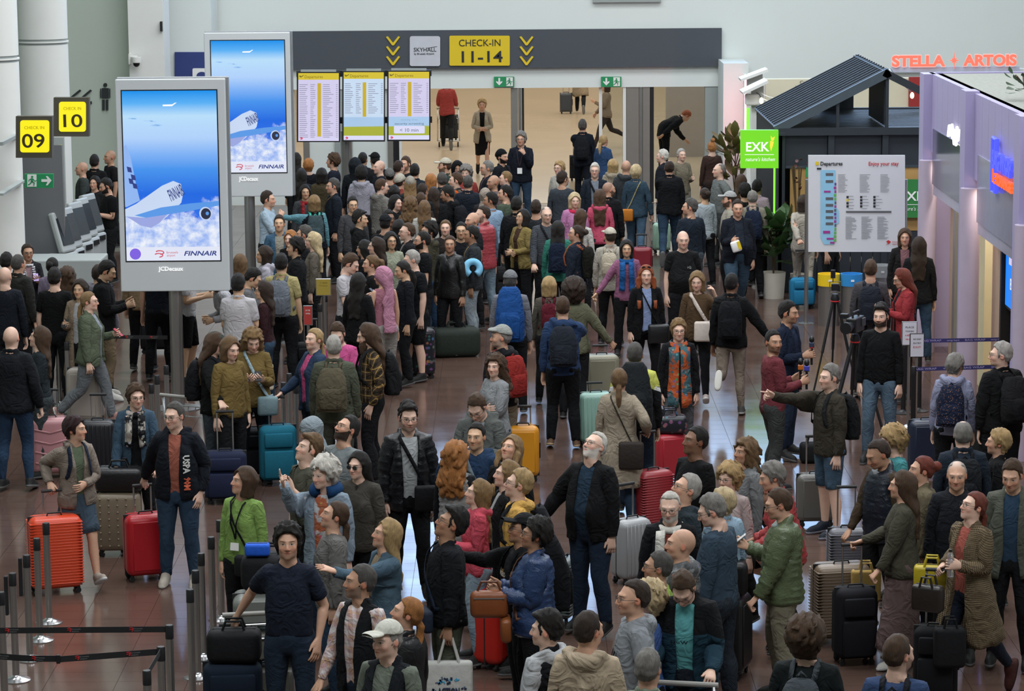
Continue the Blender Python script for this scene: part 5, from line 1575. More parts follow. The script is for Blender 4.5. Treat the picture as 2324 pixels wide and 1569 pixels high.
for yc in (40.75,37.0,33.0,29.2):
    sb('pilaster',M_LIL,SX-.12,SX+.06,yc-.2,yc+.2,0,ZT+.03 if yc <40 else ZT)
    b=MB(); b.lathe([(.13,0),(.13,2.75)],(-.05,yc-41-.28,0),20); b.build('round_column',plain('column_purple_tint','#b6a9bd',.4),S,angle=40)
for y0,y1,mat in ((40.3,39.3,M_BEIGE),(39.2,37.3,plain('shop_cream','#c9c09c',.6)),(36.7,35.6,M_BEIGE)):sb('wall_panel',mat,SX+.25,SX+.35,y1,y0,0,ZB)
for y in (39.25,35.5,39.35):sb('door_jamb',M_DARK if y == 35.5 else M_STEEL,SX+.15,SX+.3,y-.05,y+.05,0,ZB)
sb('shop_floor_wall',plain('shop_inside','#b79b6c',.6),SX+2.4,SX+2.5,26,40.9,0,2.86)
n=0; y=35.3
while y >28:
    sb('wood_slat',M_WOOD,SX+.28,SX+.33,y-.07,y,0,ZB-.15); y -= .11; n += 1
sb('slat_backing',M_DARK,SX+.34,SX+.4,28,35.4,0,ZB)
for (y0,y1,z0,z1)in ((40.3,37.5,2.28,ZB+.1),(36.4,33.3,2.2,ZB+.1)):
    sb('sign_glass',M_DGLASS if y0 >40 else plain('grey_glass','#8a879c',.15),SX-.02,SX,y1,y0,z0+.15,z1+.25)
    sb('glass_apron',plain('apron_glass','#a7a3b8',.15),SX+.0,SX+.03,y1,y0,z0,z0+.22)
def side_text(body,u,v,size,mat,fit,**kw):
    p=at_x(u,v,SX-.06); return text(body,size,mat,S,(SX-.07-SX,p.y-41,p.z),(R(90),0,R(-90)),ext=.02,fit=fit,**kw)
m=MB(); rs=random.Random(4); p=at_x(2164,305,SX-.05)
pts=[(SX-.05-SX,p.y-41+.45-i*.075,p.z+rs.choice((-1,1))*rs.uniform(.03,.14))for i in range(13)]
m.tube(pts,.022,6); m.build('lit_script',glow('lit_white_strong',(1,1,1),1.6),S)
side_text('BAG WRAP',2277,375,.30,glow('lit_blue',(.06,.08,1.0),1.3),1.35,bold=.01,name='blue_lettering'); side_text('EXCHANGE',2279,417,.17,glow('lit_orange',(1.0,.12,.02),1.2),1.25,bold=.006,name='orange_lettering')
p=at_x(2259,380,SX-.05)
m=MB(); m.tube([(-.06,p.y-41+.12,p.z+.35),(-.06,p.y-41-.12,p.z+.35),(-.06,p.y-41-.12,p.z-.3),(-.06,p.y-41+.12,p.z-.3),(-.06,p.y-41+.12,p.z+.35)],.03,6); m.build('suitcase_outline',glow('lit_blue',(.06,.08,1.0),1.3),S)
m=MB(); m.tube([(-.06,p.y-41+.07,p.z+.12),(-.06,p.y-41-.07,p.z+.12),(-.06,p.y-41-.07,p.z-.18),(-.06,p.y-41+.07,p.z-.18),(-.06,p.y-41+.07,p.z+.12)],.02,6); m.build('suitcase_core',glow('lit_orange',(1.0,.12,.02),1.2),S)
sb('painted_lime_reflection',plain('lime_reflection_paint','#6fa83e',.3),SX-.012,SX-.004,34.2,36.3,2.95,3.15)  # lime reflection painted as a thin coloured strip at the sign glass
area_light('shop_ceiling_lamp',(SX+1.3,35.5,2.8),(0,0,0),1.6,8,160,(1.0,.88,.70))
area_light('shop_display_lamp',(SX+.18,38.2,2.75),(0,0,0),.12,4.5,45,(1.0,.9,.75))
# blue wall screen in the shop
s=thing('shop_screen','upright blue screen on the slatted shop wall','screen',(SX+.26,at_x(2312,600,SX+.2).y,0)); p0,p1=at_x(2285,495,SX+.2),at_x(2285,700,SX+.2)
s.location.y=p0.y; H_=p0.z-p1.z
b=MB(); b.box((-.03,-.65,(p0.z+p1.z)/2),(.06,1.3,H_)); b.build('frame',M_DARK,s)
b=MB(); b.box((-.065,-.65,(p0.z+p1.z)/2),(.01,1.2,H_-.08)); b.build('screen',glow('screen_azure',(.0,.23,.95),1.0),s)
b=MB(); b.box((-.073,-.55,(p0.z+p1.z)/2+.22),(.004,.5,.4)); b.build('white_pattern',glow('screen_pale',(.75,.65,.95),.9),s)
o=text('BAG',.2,glow('lit_white',(1,1,1),1.0),s,(-.075,-.6,(p0.z+p1.z)/2-.22),(R(90),0,R(-90)),ext=.001)
# trailing plant on the shop roof
def leaf_plant(name,label,loc,n,spread,h,leafw,leafl,pot=None,seed=1,col='#2f4d24',up=.6):
    s=thing(name,label,'plant',loc); rs=random.Random(seed)
    if pot:
        b=MB(); b.lathe([(pot[0]*.85,0),(pot[0],pot[1]),(pot[0]*.9,pot[1]),(pot[0]*.88,pot[1]-.05)],n=24); b.build('pot',plain('pot_cream','#cfc9bd',.5),s,angle=40)
    z0=pot[1]-.05 if pot else 0
    b=MB()
    for i in range(5):b.tube([(0,0,z0),(rs.uniform(-.1,.1)*spread,rs.uniform(-.1,.1)*spread,z0+h*.5),(rs.uniform(-.4,.4)*spread,rs.uniform(-.4,.4)*spread,z0+h*.9)],.012,5)
    b.build('stem',plain('stem_brown','#4a3a22',.7),s)
    lm=MB(); pts=[(0,0),(.32,.2),(.5,.5),(.3,.82),(0,1),(-.3,.82),(-.5,.5),(-.32,.2)]
    vs=[lm.bm.verts.new((u*leafw,-.10*leafl*math.sin(v*3),v*leafl+abs(u)*.12*leafl))for u,v in pts]; mid=[lm.bm.verts.new((0,-.02*leafl-.10*leafl*math.sin(v*3),v*leafl))for v in (.25,.55,.8)]
    for f in ((0,1,8),(1,2,9,8),(2,3,10,9),(3,4,10),(4,5,10),(5,6,9,10),(6,7,8,9),(7,0,8)):
        lm.bm.faces.new([(vs+mid)[k]for k in f])
    me=lm.mesh('leaf',True); me.materials.append(plain('leaf_' +col.strip('#'),col,.45,wear=.35))
    for i in range(n):
        a=rs.uniform(0,6.28); rr=rs.uniform(.05,.55)*spread; zz=z0+h*rs.uniform(.25,1)
        o=link('leaf',me,s); o.location=(rr*math.cos(a),rr*math.sin(a),zz); o.rotation_euler=(R(rs.uniform(15,95)),0,a+math.pi/2+rs.uniform(-.5,.5)); k=rs.uniform(.7,1.25); o.scale=(k,k,k)
    return s
p=at_z(1748,676,0); leaf_plant('potted_fig','broad leaved green plant in a cream pot by the kiosk',(p.x+.05,p.y,0),80,.42,.95,.22,.32,(.2,.42),3)
p=at_z(1655,480,0); leaf_plant('potted_fig','olive green plant beside the pink lit wall',(at_y(1668,400,57.3).x,57.3,0),70,.6,1.15,.16,.34,(.22,.5),5,'#5b5a2a')
p=at_x(2315,200,SX+.4); leaf_plant('roof_plant','trailing plant on the purple lit shop roof edge',(SX+.5,p.y,ZT-.02),24,.5,.35,.1,.14,None,8,'#2c4527')
p=at_y(1812,470,KY0-.3); leaf_plant('dried_branch','dark red dried twigs in front of the wood panel',(p.x,KY0-.25,0),40,.3,2.0,.05,.06,(.12,.35),12,'#4a1f1c')
# ------------------------------------------------------------------ map board
Y=43.1
s=thing('map_board','white terminal map board reading Departures and Enjoy your stay','sign',(at_y(1943,460,Y).x,Y,0))
px_part('panel',rct(1834,352,2053,571),Y,plain('board_white','#d4d5da',.45,wear=.02),s,.05)
for x in (1832,2055):
    p=at_y(x,500,Y); b=MB(); zt=at_y(x,408,Y).z; b.tube([(p.x-s.location.x,.05,0),(p.x-s.location.x,.05,zt)],.032,12); b.build('post',M_STEEL,s,angle=40)
    b=MB(); b.lathe([(.12,0),(.12,.012)],(p.x-s.location.x,.05,0),16); b.build('post_foot',M_STEEL,s)
FY=Y-.055
px_text('Departures',1861,1911,371,8.5,Y,M_BLACKP,s,dy=.058,ext=.001,bold=.002); px_text('Enjoy your stay',1970,2038,371,8.5,Y,M_REDP,s,dy=.058,ext=.001,bold=.001)
px_part('yellow_mark',rct(1851,367,1858,375),FY,M_YEL,s,.003); px_part('black_mark',rct(1854,381,1864,385),FY,M_BLACKP,s,.003)
px_part('plan_outline',[(1862,386),(1896,386),(1897,470),(1904,478),(1904,506),(1894,512),(1893,555),(1870,555),(1862,540)],FY,plain('plan_blue','#8fc3e0',.6),s,.002)
for i,y in enumerate((393,409,448,463,477,491,505)):px_part('check_in_island',rct(1874,y,1891,y+6),FY-.003,plain('plan_grey','#5a5c60',.6),s,.002)
rs=random.Random(2)
for i in range(16):
    y=415+i*8.5; px_part('plan_shop',rct(1893+rs.uniform(-1,1),y,1898,y+6),FY-.003,plain(*rs.choice((('plan_violet','#6a3c8e'),('plan_green','#63b04a'),('plan_magenta','#a0368c'),('plan_grey','#5a5c60')))),s,.002)
for r4 in (rct(1870,433,1885,437),rct(1868,524,1884,530),rct(1876,540,1892,544),rct(1884,549,1894,553)):px_part('plan_zone',r4,FY-.005,plain('plan_magenta','#a0368c'),s,.002)
m=MB()
for (xs,y0,y1,st,L)in (((1902,),396,436,3,22),((1951,),396,436,3,25),((1998,),396,436,3,22),((1925,1957,1987),445,476,7,16),((1919,1955,1991),492,542,2.6,26)):
    for x in xs:
        y=y0
        while y <y1:
            P=[at_y(u,v,FY-.003)for u,v in rct(x,y,x+rs.uniform(.5,1)*L,y+1.1)]; m.poly([(p.x-s.location.x,-.059,p.z)for p in P]); y += st
m.build('small_print',plain('print_grey','#8f9096',.6),s)['kind']='stuff'
px_part('grey_bar',rct(1920,479,2023,483),FY-.002,plain('plan_grey','#5a5c60'),s,.002)
for x in (1921,1952,1982):
    for y in (445,452,459,466):px_part('symbol_square',rct(x,y,x+5,y+5),FY-.002,M_BLACKP if y != 452 or x != 1921 else M_YEL,s,.002)
px_part('logo_mark',[(2011,549),(2016,545),(2022,549),(2018,553),(2010,556),(2016,552)],FY-.002,M_REDP,s,.002); px_text('brussels',2024,2038,548,3.5,Y,M_REDP,s,dy=.06,ext=.001); px_text('airport',2024,2036,553,3.5,Y,M_REDP,s,dy=.06,ext=.001)
# ------------------------------------------------------------------ litter bins
for x,col,lab in ((1880,'#e3c01c','steel litter bin with a yellow top'),(1931,'#2b86c8','steel litter bin with a blue top'),(1999,'#9a9d9f','steel litter bin with a grey top behind the person in grey')):
    p=at_z(x,738 if x <1990 else 716,0); s=thing('litter_bin',lab,'bin',(p.x,p.y,0),group=None)
    b=MB(); b.lathe([(.155,0),(.155,.62)],n=28); b.build('drum',M_STEEL,s,angle=40)
    b=MB(); b.lathe([(.168,.61),(.168,.79),(.15,.79),(.14,.70)],n=28); b.build('coloured_top',plain('bin' +col.strip('#'),col,.45),s,angle=40)
    px_w=glow('lit_white',(1,1,1),1.0); b=MB(); b.box((-.0,-.169,.70),(.05,.004,.03)); b.build('label',M_WHITEP,s)
# ------------------------------------------------------------------ check-in hall on the left
# desks and back panels between the columns
b=MB(); pxbox(b,52,145,330,640,44.5,.12); o=b.build('desk_back_panel',plain('dark_panel','#6b6d70',.3,.3,wear=.06,scale=1.0)); tag(o,'tall grey steel panel behind the check-in desks','panel')
b=MB(); pxbox(b,120,148,312,560,45.6,.1); o=b.build('desk_side_panel',M_GREYP); tag(o,'narrow pale side panel under the number ten sign','panel')
b=MB(); p=at_z(70,700,0); b.box((-7.0,43.3,.55),(1.6,.8,1.1),bev=.02); tag(b.build('check_in_desk',M_GREYP),'grey check-in desk in front of the steel panel','desk')
def kiosk(px,py,yaw,label,sc=1.0):
    p=at_z(px,py,0); s=thing('self_service_kiosk',label,'kiosk',(p.x,p.y,0),R(yaw),group=None)
    g=plain('kiosk_grey','#a2a6a6',.45,.1,wear=.04)
    b=MB(); b.box((0,.05,.50),(.42,.40,1.0),bev=.04); b.build('pedestal',g,s)
    b=MB(); b.box((0,0,.06),(.46,.46,.1),bev=.02); b.build('plinth',M_DARK,s)
    r_=Matrix.Rotation(R(-16),3,'X')
    b=MB(); b.box((0,.02,1.32),(.44,.10,.66),r_,bev=.03); b.build('head',g,s)
    b=MB(); b.box((0,-.035,1.34),(.34,.012,.44),r_); b.build('screen',plain('kiosk_screen','#1e242c',.15),s)
    b=MB(); b.box((0,-.17,.92),(.2,.012,.08)); b.build('printer_slot',M_DARK,s)
for px,py,yaw,lab in ((150,716,70,'self service kiosk nearest the steel panel'),(167,705,75,'second self service kiosk from the steel panel'),(186,688,70,'self service kiosk in the middle of the row'),(202,676,75,'self service kiosk next to the end of the row'),(216,664,72,'self service kiosk at the far end of the row')):
    kiosk(px,py,yaw,lab)
# ------------------------------------------------------------------ luggage
M_SHELL=objmat('case_shell',.38,0,.5,wear=.06,scale=5); M_SOFTC=objmat('case_fabric',.8,0,.2,wear=.14,scale=40,bump=(120,.2,.003)); M_BAG=objmat('bag_cloth',.75,0,.25,wear=.15,scale=14,bump=(30,.35,.01)); M_LEATH=objmat('bag_leather',.42,0,.45,wear=.15,scale=10,bump=(40,.3,.006))
M_CHROME=plain('handle_aluminium','#b9bbbd',.28,.9,wear=.04); M_RUBBER=plain('wheel_rubber','#101113',.6,wear=.2)
def floral_material():
    t=NT('flower_print'); g=t.gen(); v=t.n('ShaderNodeTexVoronoi'); t.put(v.inputs['Vector'],g); v.inputs['Scale'].default_value=17
    r=t.n('ShaderNodeValToRGB'); sp=t.n('ShaderNodeSeparateColor'); t.put(sp.inputs[0],v.outputs['Color']); t.put(r.inputs[0],sp.outputs[0])
    e=r.color_ramp.elements; e[0].color=(.35,.05,.05,1); e[1].color=(.35,.14,.03,1)
    for p,c in ((.25,(.04,.10,.22)),(.45,(.03,.14,.09)),(.65,(.28,.06,.12)),(.8,(.10,.05,.18))):x=e.new(p); x.color=(*c,1)
    c=t.mix(t.maprange(v.outputs['Distance'],.42,.30),(.012,.014,.02),r.outputs[0]); t.base(c,.4,0,.4); MATS['floral']=t.m
floral_material()
CASES,GRIP=[],[]
def suitcase(px,py,w,h,d,yaw,col,label,style='plain',handle=.45,group=None,at=None,lie=False,scale=1.0):
    p=at_z(px,py,0)if at is None else Vector(at)
    s=thing('suitcase',label,'suitcase',(p.x,p.y,p.z),R(yaw),group)
    c=srgb(col)if isinstance(col,str)else col
    mat={'soft':M_SOFTC,'floral':MATS['floral']}.get(style,M_SHELL)
    z0=.055; zc=z0+h/2
    b=MB(); b.box((0,0,zc),(w,d,h),bev=min(.07,d*.28),seg=4)
    if style == 'rib_v':
        n=int(w/.045)
        for i in range(1,n):
            x=-w/2+w*i/n
            for sg in (-1,1):b.box((x,sg*d/2,zc),(.016,.014,h*.86),bev=.005,seg=1)
    elif style == 'rib_h':
        n=int(h/.027)
        for i in range(2,n-1):
            z=z0+h*i/n
            b.box((0,0,z),(w+.004,d+.005,.013),bev=.005,seg=1)
    elif style == 'chev':
        for i in range(4):
            z=zc+h*(.28-.2*i)
            for sg in (-1,1):
                b.box((sg*w*.2,-d/2,z),(w*.42,.014,.02),Matrix.Rotation(R(-14*sg),3,'Y'),bev=.005,seg=1)
    elif style == 'dots':
        for i in range(5):
            for j in range(8):b.box((-w*.38+w*.19*i,-d/2,z0+h*(.10+.115*j)),(.02,.018,.02),bev=.006,seg=1)
    elif style == 'soft':
        b.box((0,-d/2-.02,zc-h*.18),(w*.8,.06,h*.5),bev=.02); b.box((0,-d/2-.015,zc+h*.26),(w*.76,.05,h*.26),bev=.02)
    elif style in ('plain','floral'):
        for sg in (-1,1):
            b.box((0,sg*d/2,zc),(w*.74,.012,h*.80),bev=.005,seg=1)
    b.build('shell',mat,s,c,angle=40)
    b=MB(); b.box((0,0,zc),(w+.006,.014,h+.006),bev=.004,seg=1); b.build('zip_band',plain('zip_black','#17181a',.6),s)
    for sx in (-1,1):
        for sy in (-1,1):
            b=MB(); b.lathe([(.026,-.011),(.026,.011)],(sx*(w/2-.05),sy*(d/2-.05),.026),12,Matrix.Rotation(R(90),3,'X')); b.lathe([(.018,.04),(.018,.065)],(sx*(w/2-.05),sy*(d/2-.05),0),8); b.build('wheel',M_RUBBER,s)
    b=MB(); zt=z0+h; b.tube([(-.07,-.02,zt),(-.06,-.02,zt+.025),(.06,-.02,zt+.025),(.07,-.02,zt)],.009,6); b.build('top_grip',plain('zip_black','#17181a',.6),s)
    b=MB(); b.box((w/2+.008,0,zc),(.016,.03,.18),bev=.006,seg=1); b.build('side_grip',plain('zip_black','#17181a',.6),s)
    if handle >.02:
        hw=min(.085,w*.25)
        hd=link('pull_handle',None,s)
        for sx in (-1,1):
            b=MB(); b.tube([(sx*hw,d/2-.05,zt-.03),(sx*hw,d/2-.05,zt+handle)],.0085,8); b.build('rail',M_CHROME,hd)
        b=MB(); b.tube([(-hw-.012,d/2-.05,zt+handle),(hw+.012,d/2-.05,zt+handle)],.016,8); b.build('grip',plain('zip_black','#17181a',.6),hd)
    CASES.append(s); GRIP.append(Vector(s.location)+Matrix.Rotation(R(yaw),3,'Z')@ Vector((0,d/2-.05,z0+h+handle)))
    return s
S_=suitcase
S_(128,1344,.50,.70,.28,18,'#c8401f','orange ribbed hard suitcase held by the beige fleece','rib_h',.22)
S_(333,1314,.42,.60,.28,20,'#a81420','glossy red hard suitcase beside the jeans','plain',.26)
S_(272,1258,.46,.60,.28,4,'#776b5a','taupe hard suitcase with dimples under a black holdall','dots',0)
S_(118,1082,.44,.64,.28,8,'#a8767a','rose pink hard suitcase with chevron grooves','chev',.3)
S_(196,962,.44,.66,.26,-6,'#9c938b','beige grey hard suitcase pulled by the sage jacket','plain',0)
S_(226,1076,.40,.58,.26,0,'#1a1b20','black ribbed suitcase with handle up behind the beige fleece','rib_v',.28)
S_(514,1140,.46,.52,.28,4,'#1a2038','navy soft suitcase with a white paper tag','soft',.42)
S_(632,1098,.42,.62,.28,10,'#1a6278','teal soft suitcase with a long raised handle','soft',.30)
S_(580,1085,.40,.52,.26,0,'#14151a','black soft suitcase between the navy and teal ones','soft',.45)
S_(532,1700,.46,.66,.30,6,'#121d2b','dark navy suitcase held by the navy polo, black bag on top','soft',.26)
S_(957,858,.36,.64,.26,14,'#333333','flower printed hard suitcase','floral',.32)
S_(1188,1090,.36,.58,.26,0,'#c8861a','amber yellow hard suitcase behind the grey hoodie','plain',.2)
S_(1128,1512,.42,.66,.28,60,'#b01f16','large scarlet suitcase beside the blue padded jacket','plain',0)
S_(1278,1412,.34,.55,.24,70,'#4a5556','slate green suitcase behind the black backpack','rib_h',.1)
S_(1365,925,.44,.64,.28,8,'#85826f','sage grey hard suitcase at the blue hoodie’s side','plain',.1)
S_(1352,1012,.42,.60,.26,10,'#84a89c','mint hard suitcase beside the trench coat','rib_v',.1)
S_(1480,1206,.40,.60,.28,30,'#8a2028','deep red ribbed suitcase in front of the black tee','rib_h',.38)
S_(1520,1092,.36,.50,.26,20,'#a02430','red hard suitcase carrying a flowered bag','plain',.25)
S_(1432,1322,.36,.58,.26,35,'#8f9193','silver aluminium suitcase with fine ribs','rib_v',.32)
S_(1501,574,.32,.50,.22,4,'#93b5a0','pale mint cabin suitcase pulled by the black jacket','plain',.35)
S_(1457,634,.34,.50,.24,4,'#7a1f2a','dark red suitcase behind the mauve cardigan','plain',.2)
S_(1820,700,.40,.44,.24,6,'#1f6b90','bright blue cabin suitcase pulled by the cream suit','soft',.42)
S_(1850,1192,.40,.50,.26,4,'#5d5b57','grey cabin suitcase with small orange dots','plain',.38)
S_(1906,1456,.50,.66,.30,10,'#6a5a49','brown ribbed hard suitcase with a straw bag','rib_h',.0)
S_(1938,1504,.36,.62,.28,10,'#15151a','tall black soft suitcase in front of the brown ribbed one','soft',.35)
S_(2122,1584,.36,.56,.28,-10,'#101114','black soft suitcase with a small backpack, by the checked coat','soft',.45)
S_(1922,1330,.38,.52,.24,4,'#55555c','dark silver ribbed suitcase held by the navy body warmer','rib_h',.38)
S_(2100,1085,.40,.62,.26,6,'#1a2336','navy suitcase with a round orange sticker by the wrapping queue','plain',.0)
S_(2208,1080,.40,.62,.26,6,'#1b2224','black suitcase beside the navy one by the wrapping queue','plain',.0)
S_(1660,1534,.38,.66,.28,70,'#17181b','black suitcase with a red edge by the beige trousers','plain',.3)
S_(1310,410,.34,.52,.22,0,'#16181c','small black suitcase pulled by the navy coat at the doors','soft',.3)
S_(0,0,.36,.55,.22,0,'#2a3038','dark cabin suitcase beside the camel coat in the far hall','plain',.3,at=(1.63,83.4,0))
S_(356,800,.46,.60,.28,0,'#0f1013','large black suitcase with yellow stickers behind the totem pole','soft',0)
S_(706,878,.40,.55,.26,0,'#101114','black suitcase behind the pink tee','soft',.3)
S_(1150,690,.36,.55,.24,0,'#1a1a1c','black suitcase beside the grey sweater with raised rails','soft',.5)

# ------------------------------------------------------------------ the crowd
PD=[]
def q(x,y,H,yaw,label,hair,skin,top,over=None,legs='trousers:#17191d',a=('down','down'),**k):
    h=k.pop('h',(0,0,0)); st=k.pop('st',None)
    PD.append(dict(px=(x,y),H=H,yaw=yaw,label='person ' +label,hair=hair,skin=skin,top=top,over=over,legs=legs,arms=a,head=h,stance=st or ('stand','ease','ease2')[len(PD)% 3],**k))
D='trousers:#17191d'; J='trousers:#27435e:denim'; JD='trousers:#1b2c40:denim'; JL='trousers:#7e96aa:denim'
HB=('handle','down')
# --- foreground, left of the aisle
q(653,1198,1.81,-4,'in a navy polo shirt holding a suitcase handle, other hand in pocket','h_wavy:bk','l','polo:#1a2336',None,JD,('pocket',((.42,.12,-.9),(.34,.42,-.8),20,0,85,85)),h=(6,4,0),g=1.04,beard=.25)
q(560,1070,1.66,-25,'in a lime green work shirt with lanyard and badge','h_bob:br','l','shirt:#86b03f',None,D,('down','down'),h=(-35,10,0),fem=1,g=1.05)
q(735,1053,1.73,-20,'in a pale blue jacket and orange print tee, pointing upward, blue neck pillow','h_curly:wh','p','tee:#c9ccd0:blotch:#c4602a','jacketo:#8296a8',JD,('down','pointup'),h=(-22,-4,0))
q(815,1030,1.67,-18,'in sunglasses and a dark taupe jacket','h_long:bk','p','tee:#2a2622','jacket:#47433b',D,h=(-14,0,0),fem=1,g=1.1,glasses='dark')
q(772,1146,1.68,-75,'in a grey sweater looking up at the boards, beside the denim jacket','h_lowpony:br','l','knitloose:#75726f',None,J,h=(-4,16,0),fem=1)
q(888,1188,1.68,-65,'in a faded denim jacket pointing with a raised arm','h_long:bl','l','tee:#8f7a5e','jacketo:#446277:denim',J,('reach','down'),h=(-6,14,0),fem=1)
q(826,1287,1.77,-38,'in a black body warmer over a pink checked shirt','h_crop:dg','m','shirt:#c79a98:plaid:#e6dede','vesto:#15181d',JD,('down','lean'),h=(-38,6,0),beard=.55)
q(938,1365,1.67,-125,'in a black leather jacket with a hair clip','h_lowpony:gi','l','tee:#ddd','jacket:#17181c:leather',D,h=(38,16,0),fem=1)
q(882,1424,1.73,-25,'in a white cap and dark body warmer with green grey sleeves','h_crop:lg','p','shirt:#6c7566','vesto:#151a21',D,h=(-20,0,0),hat='h_cap:#cdccbd',g=1.12,belly=.03)
q(1042,1156,1.79,-75,'in a black zip jacket carrying a white tote bag','h_quiff:bk','t','tee:#111','jacket:#14171d','trousers:#595f4d',h=(-4,24,0),glasses='y',g=1.05)
q(1094,1098,1.60,-80,'in a bright pink hoodie and light jeans','h_long:dbl','p','hoodie:#d63552',None,JL,('hold','down'),h=(0,12,0),fem=1)
q(1188,1076,1.75,-88,'in a yellow hoodie with a black backpack','h_short:bl','p','hoodie:#dba212',None,D,h=(0,12,0),glasses='y')
q(1158,1050,1.67,-78,'in an open black jacket over a white top beside the yellow hoodie','h_long:dbl','p','tee:#aaaaaa','jacketo:#18191c',D,h=(0,10,0),fem=1)
q(1168,995,1.68,-22,'in a black cardigan with head tipped up, near the yellow suitcase','h_front:dbl','l','tee:#222','jacketo:#151619',D,h=(-12,24,0),fem=1)
q(1035,1014,1.69,155,'in a silver grey body warmer seen from behind, black sleeves','h_longcurl:gi','p','sweater:#1a1d22','vest:#9b9b99',D,fem=1,h=(-12,0,0))
q(1082,964,1.74,-12,'in a navy hooded top with a grey strap, phone held at the ear','h_crop:bk','a','hoodie:#1d3c60',None,D,('down','ear'),h=(-6,2,0))
q(1077,898,1.81,-14,'in a grey zip hoodie reading a phone','h_short:br','p','tee:#8a8f92','hoodieo:#595e5b',D,('phone','phone'),h=(-8,-36,0),glasses='y',g=1.1)
q(1125,813,1.65,-55,'in a pale grey cardigan with folded arms','h_longcurl:br','p','knitloose:#8d9195',None,J,('cross','cross'),h=(30,0,0),fem=1)
q(1140,743,1.76,-140,'in a flat cap and dark hoodie wearing a red backpack','h_bald:gr','l','hoodie:#171a1f',None,'trousers:#827a66',h=(50,0,0),hat='h_flatcap:#9b9f99',beard=.4)
q(926,925,1.83,8,'in a black puffer jacket and white tee holding a water bottle','h_quiff:bk','p','tee:#b0b5b7','puffero:#10131a:puffer','trousers:#15171a',h=(4,-4,0),glasses='y',beard=.45,st='ease')
q(802,949,1.81,-42,'in a grey tee with sunglasses, head tipped back','h_crop:bk','l','tee:#7a8386',None,D,h=(-14,26,0),beard=.95,glasses='y',g=1.08)
q(700,950,1.65,-60,'in a grey blue headscarf and speckled top','h_hijab:#8997a0','m','knitloose:#8f8b85:speckle:#4a4744',None,D,h=(-6,-18,0),fem=1)
q(714,996,1.75,-58,'in an olive brown tee with a shoulder strap, looking up','h_quiff:lb','p','tee:#515142',None,D,('chest','down'),h=(-4,22,0),buzz=.3)
q(1224,1190,1.66,-88,'in a blue padded jacket holding a brown leather bag','h_wavy:bk','t','tee:#222','puffer:#1e3f70:puffer',D,('hold','hold'),h=(0,8,0),fem=1,glasses='y',g=1.2)
q(1194,1172,1.72,-74,'in a black cap and lettered black sweatshirt with an arm raised','h_crop:bk','t','sweater:#101114',None,D,('down','reach'),h=(0,10,0),hat='h_cap:#15171b',glasses='y',g=1.08)
# --- foreground, right of the aisle
q(1362,986,1.81,-32,'in a black jacket over a blue shirt and jeans, looking up','h_receding:wh','p','shirt:#1d384e','jacketo:#151619','trousers:#1a2d44:denim',('down','sidelow'),h=(-14,26,0),beard=.75,glasses='y',g=1.1,belly=.03)
q(1586,978,1.80,-58,'in a plain black tee beside the red suitcases','h_crop:bk','b','tee:#0f1012',None,D,h=(-8,8,0),g=1.12)
q(1573,1078,1.79,-70,'in a dark teal hooded jacket looking up at the boards','h_crop:lg','l','tee:#99a','hoodieo:#26343c',D,h=(-4,20,0),glasses='y')
q(1520,1126,1.73,-8,'in a black jacket with a white scarf','h_receding:wh','p','sweater:#8a3a2a','jacketo:#13151a',D,h=(-4,-10,0),glasses='y',beard=.7)
q(1552,1210,1.75,-112,'in a patterned grey hoodie beside the lime sweater',None,'l','hoodie:#8d8f90:blotch:#5c5e60',None,D,h=(24,4,0),buzz=.18,g=1.08)
q(1655,1060,1.64,-20,'in a pale pink shirt and glasses in front of the red padded jacket','h_curly:bl','p','shirt:#c5b0ac',None,D,h=(-18,0,0),fem=1,glasses='y')
q(1697,1006,1.68,-52,'in a grey hooded top looking up past the red jacket','h_longcurl:lb','m','hoodie:#7b7e80',None,D,h=(-4,10,0),fem=1)
q(1748,1055,1.66,-100,'in a bright red padded jacket leaning on a luggage cart','h_pixie:gr','l','tee:#a22','puffer:#c22a2e:puffer',D,('push','push'),h=(16,0,0),fem=1,bend=(14,0,0))
q(1642,1114,1.65,-150,'in a pale blue jacket seen from behind, beside the blue sweater','h_pixie:pb','p','tee:#ccc','jacket:#8bacc4',J,h=(40,0,0),fem=1)
q(1608,1131,1.80,-118,'in a slate blue sweater and glasses looking down','h_short:gr','p','sweater:#31475a',None,'trousers:#28323e',h=(22,-20,0),glasses='y',g=1.12,belly=.03)
q(1764,1118,1.77,-96,'in an olive quilted jacket and beige trousers holding a phone','h_crop:br','l','tee:#333','puffer:#59683f:puffer','trousers:#7f7760',('lean','phone1'),h=(4,-14,0),glasses='y',g=1.1)
q(1500,1257,1.68,-102,'in a lime green ribbed sweater with a yellow strap','h_crop:dg','m','sweater:#8cab1c:rib',None,D,h=(8,4,0),glasses='y',g=1.05)
q(1546,1312,1.77,-12,'in a teal and black jacket over turquoise, leaning on a luggage cart','h_short:br','p','polo:#4db3b6','jacketo:#123a4c:panel:#101216','trousers:#16202c',('push','push'),h=(-4,-36,0),bend=(10,0,0),glasses='y',g=1.12)
q(1442,1328,1.81,-82,'in a light grey hoodie with a small black chest logo','h_receding:db','l','hoodie:#8b9198',None,D,('pocket','pocket'),h=(4,0,0),glasses='y')
q(1472,1330,1.64,-100,'in a blue sweatshirt with red cuffs hidden behind the grey hoodie','h_curly:pb','p','sweater:#3c66b2',None,D,fem=1)
q(1332,1392,1.78,168,'in a beige hoodie seen from behind','h_crop:db','l','hoodie:#b7a182',None,D,h=(-30,0,0),g=1.08)
q(1245,1403,1.73,-135,'in a black body warmer with a white hood and an earbud','h_quiff:bk','p','hoodie:#b6b9bd','vest:#14161c',D,h=(30,0,0))
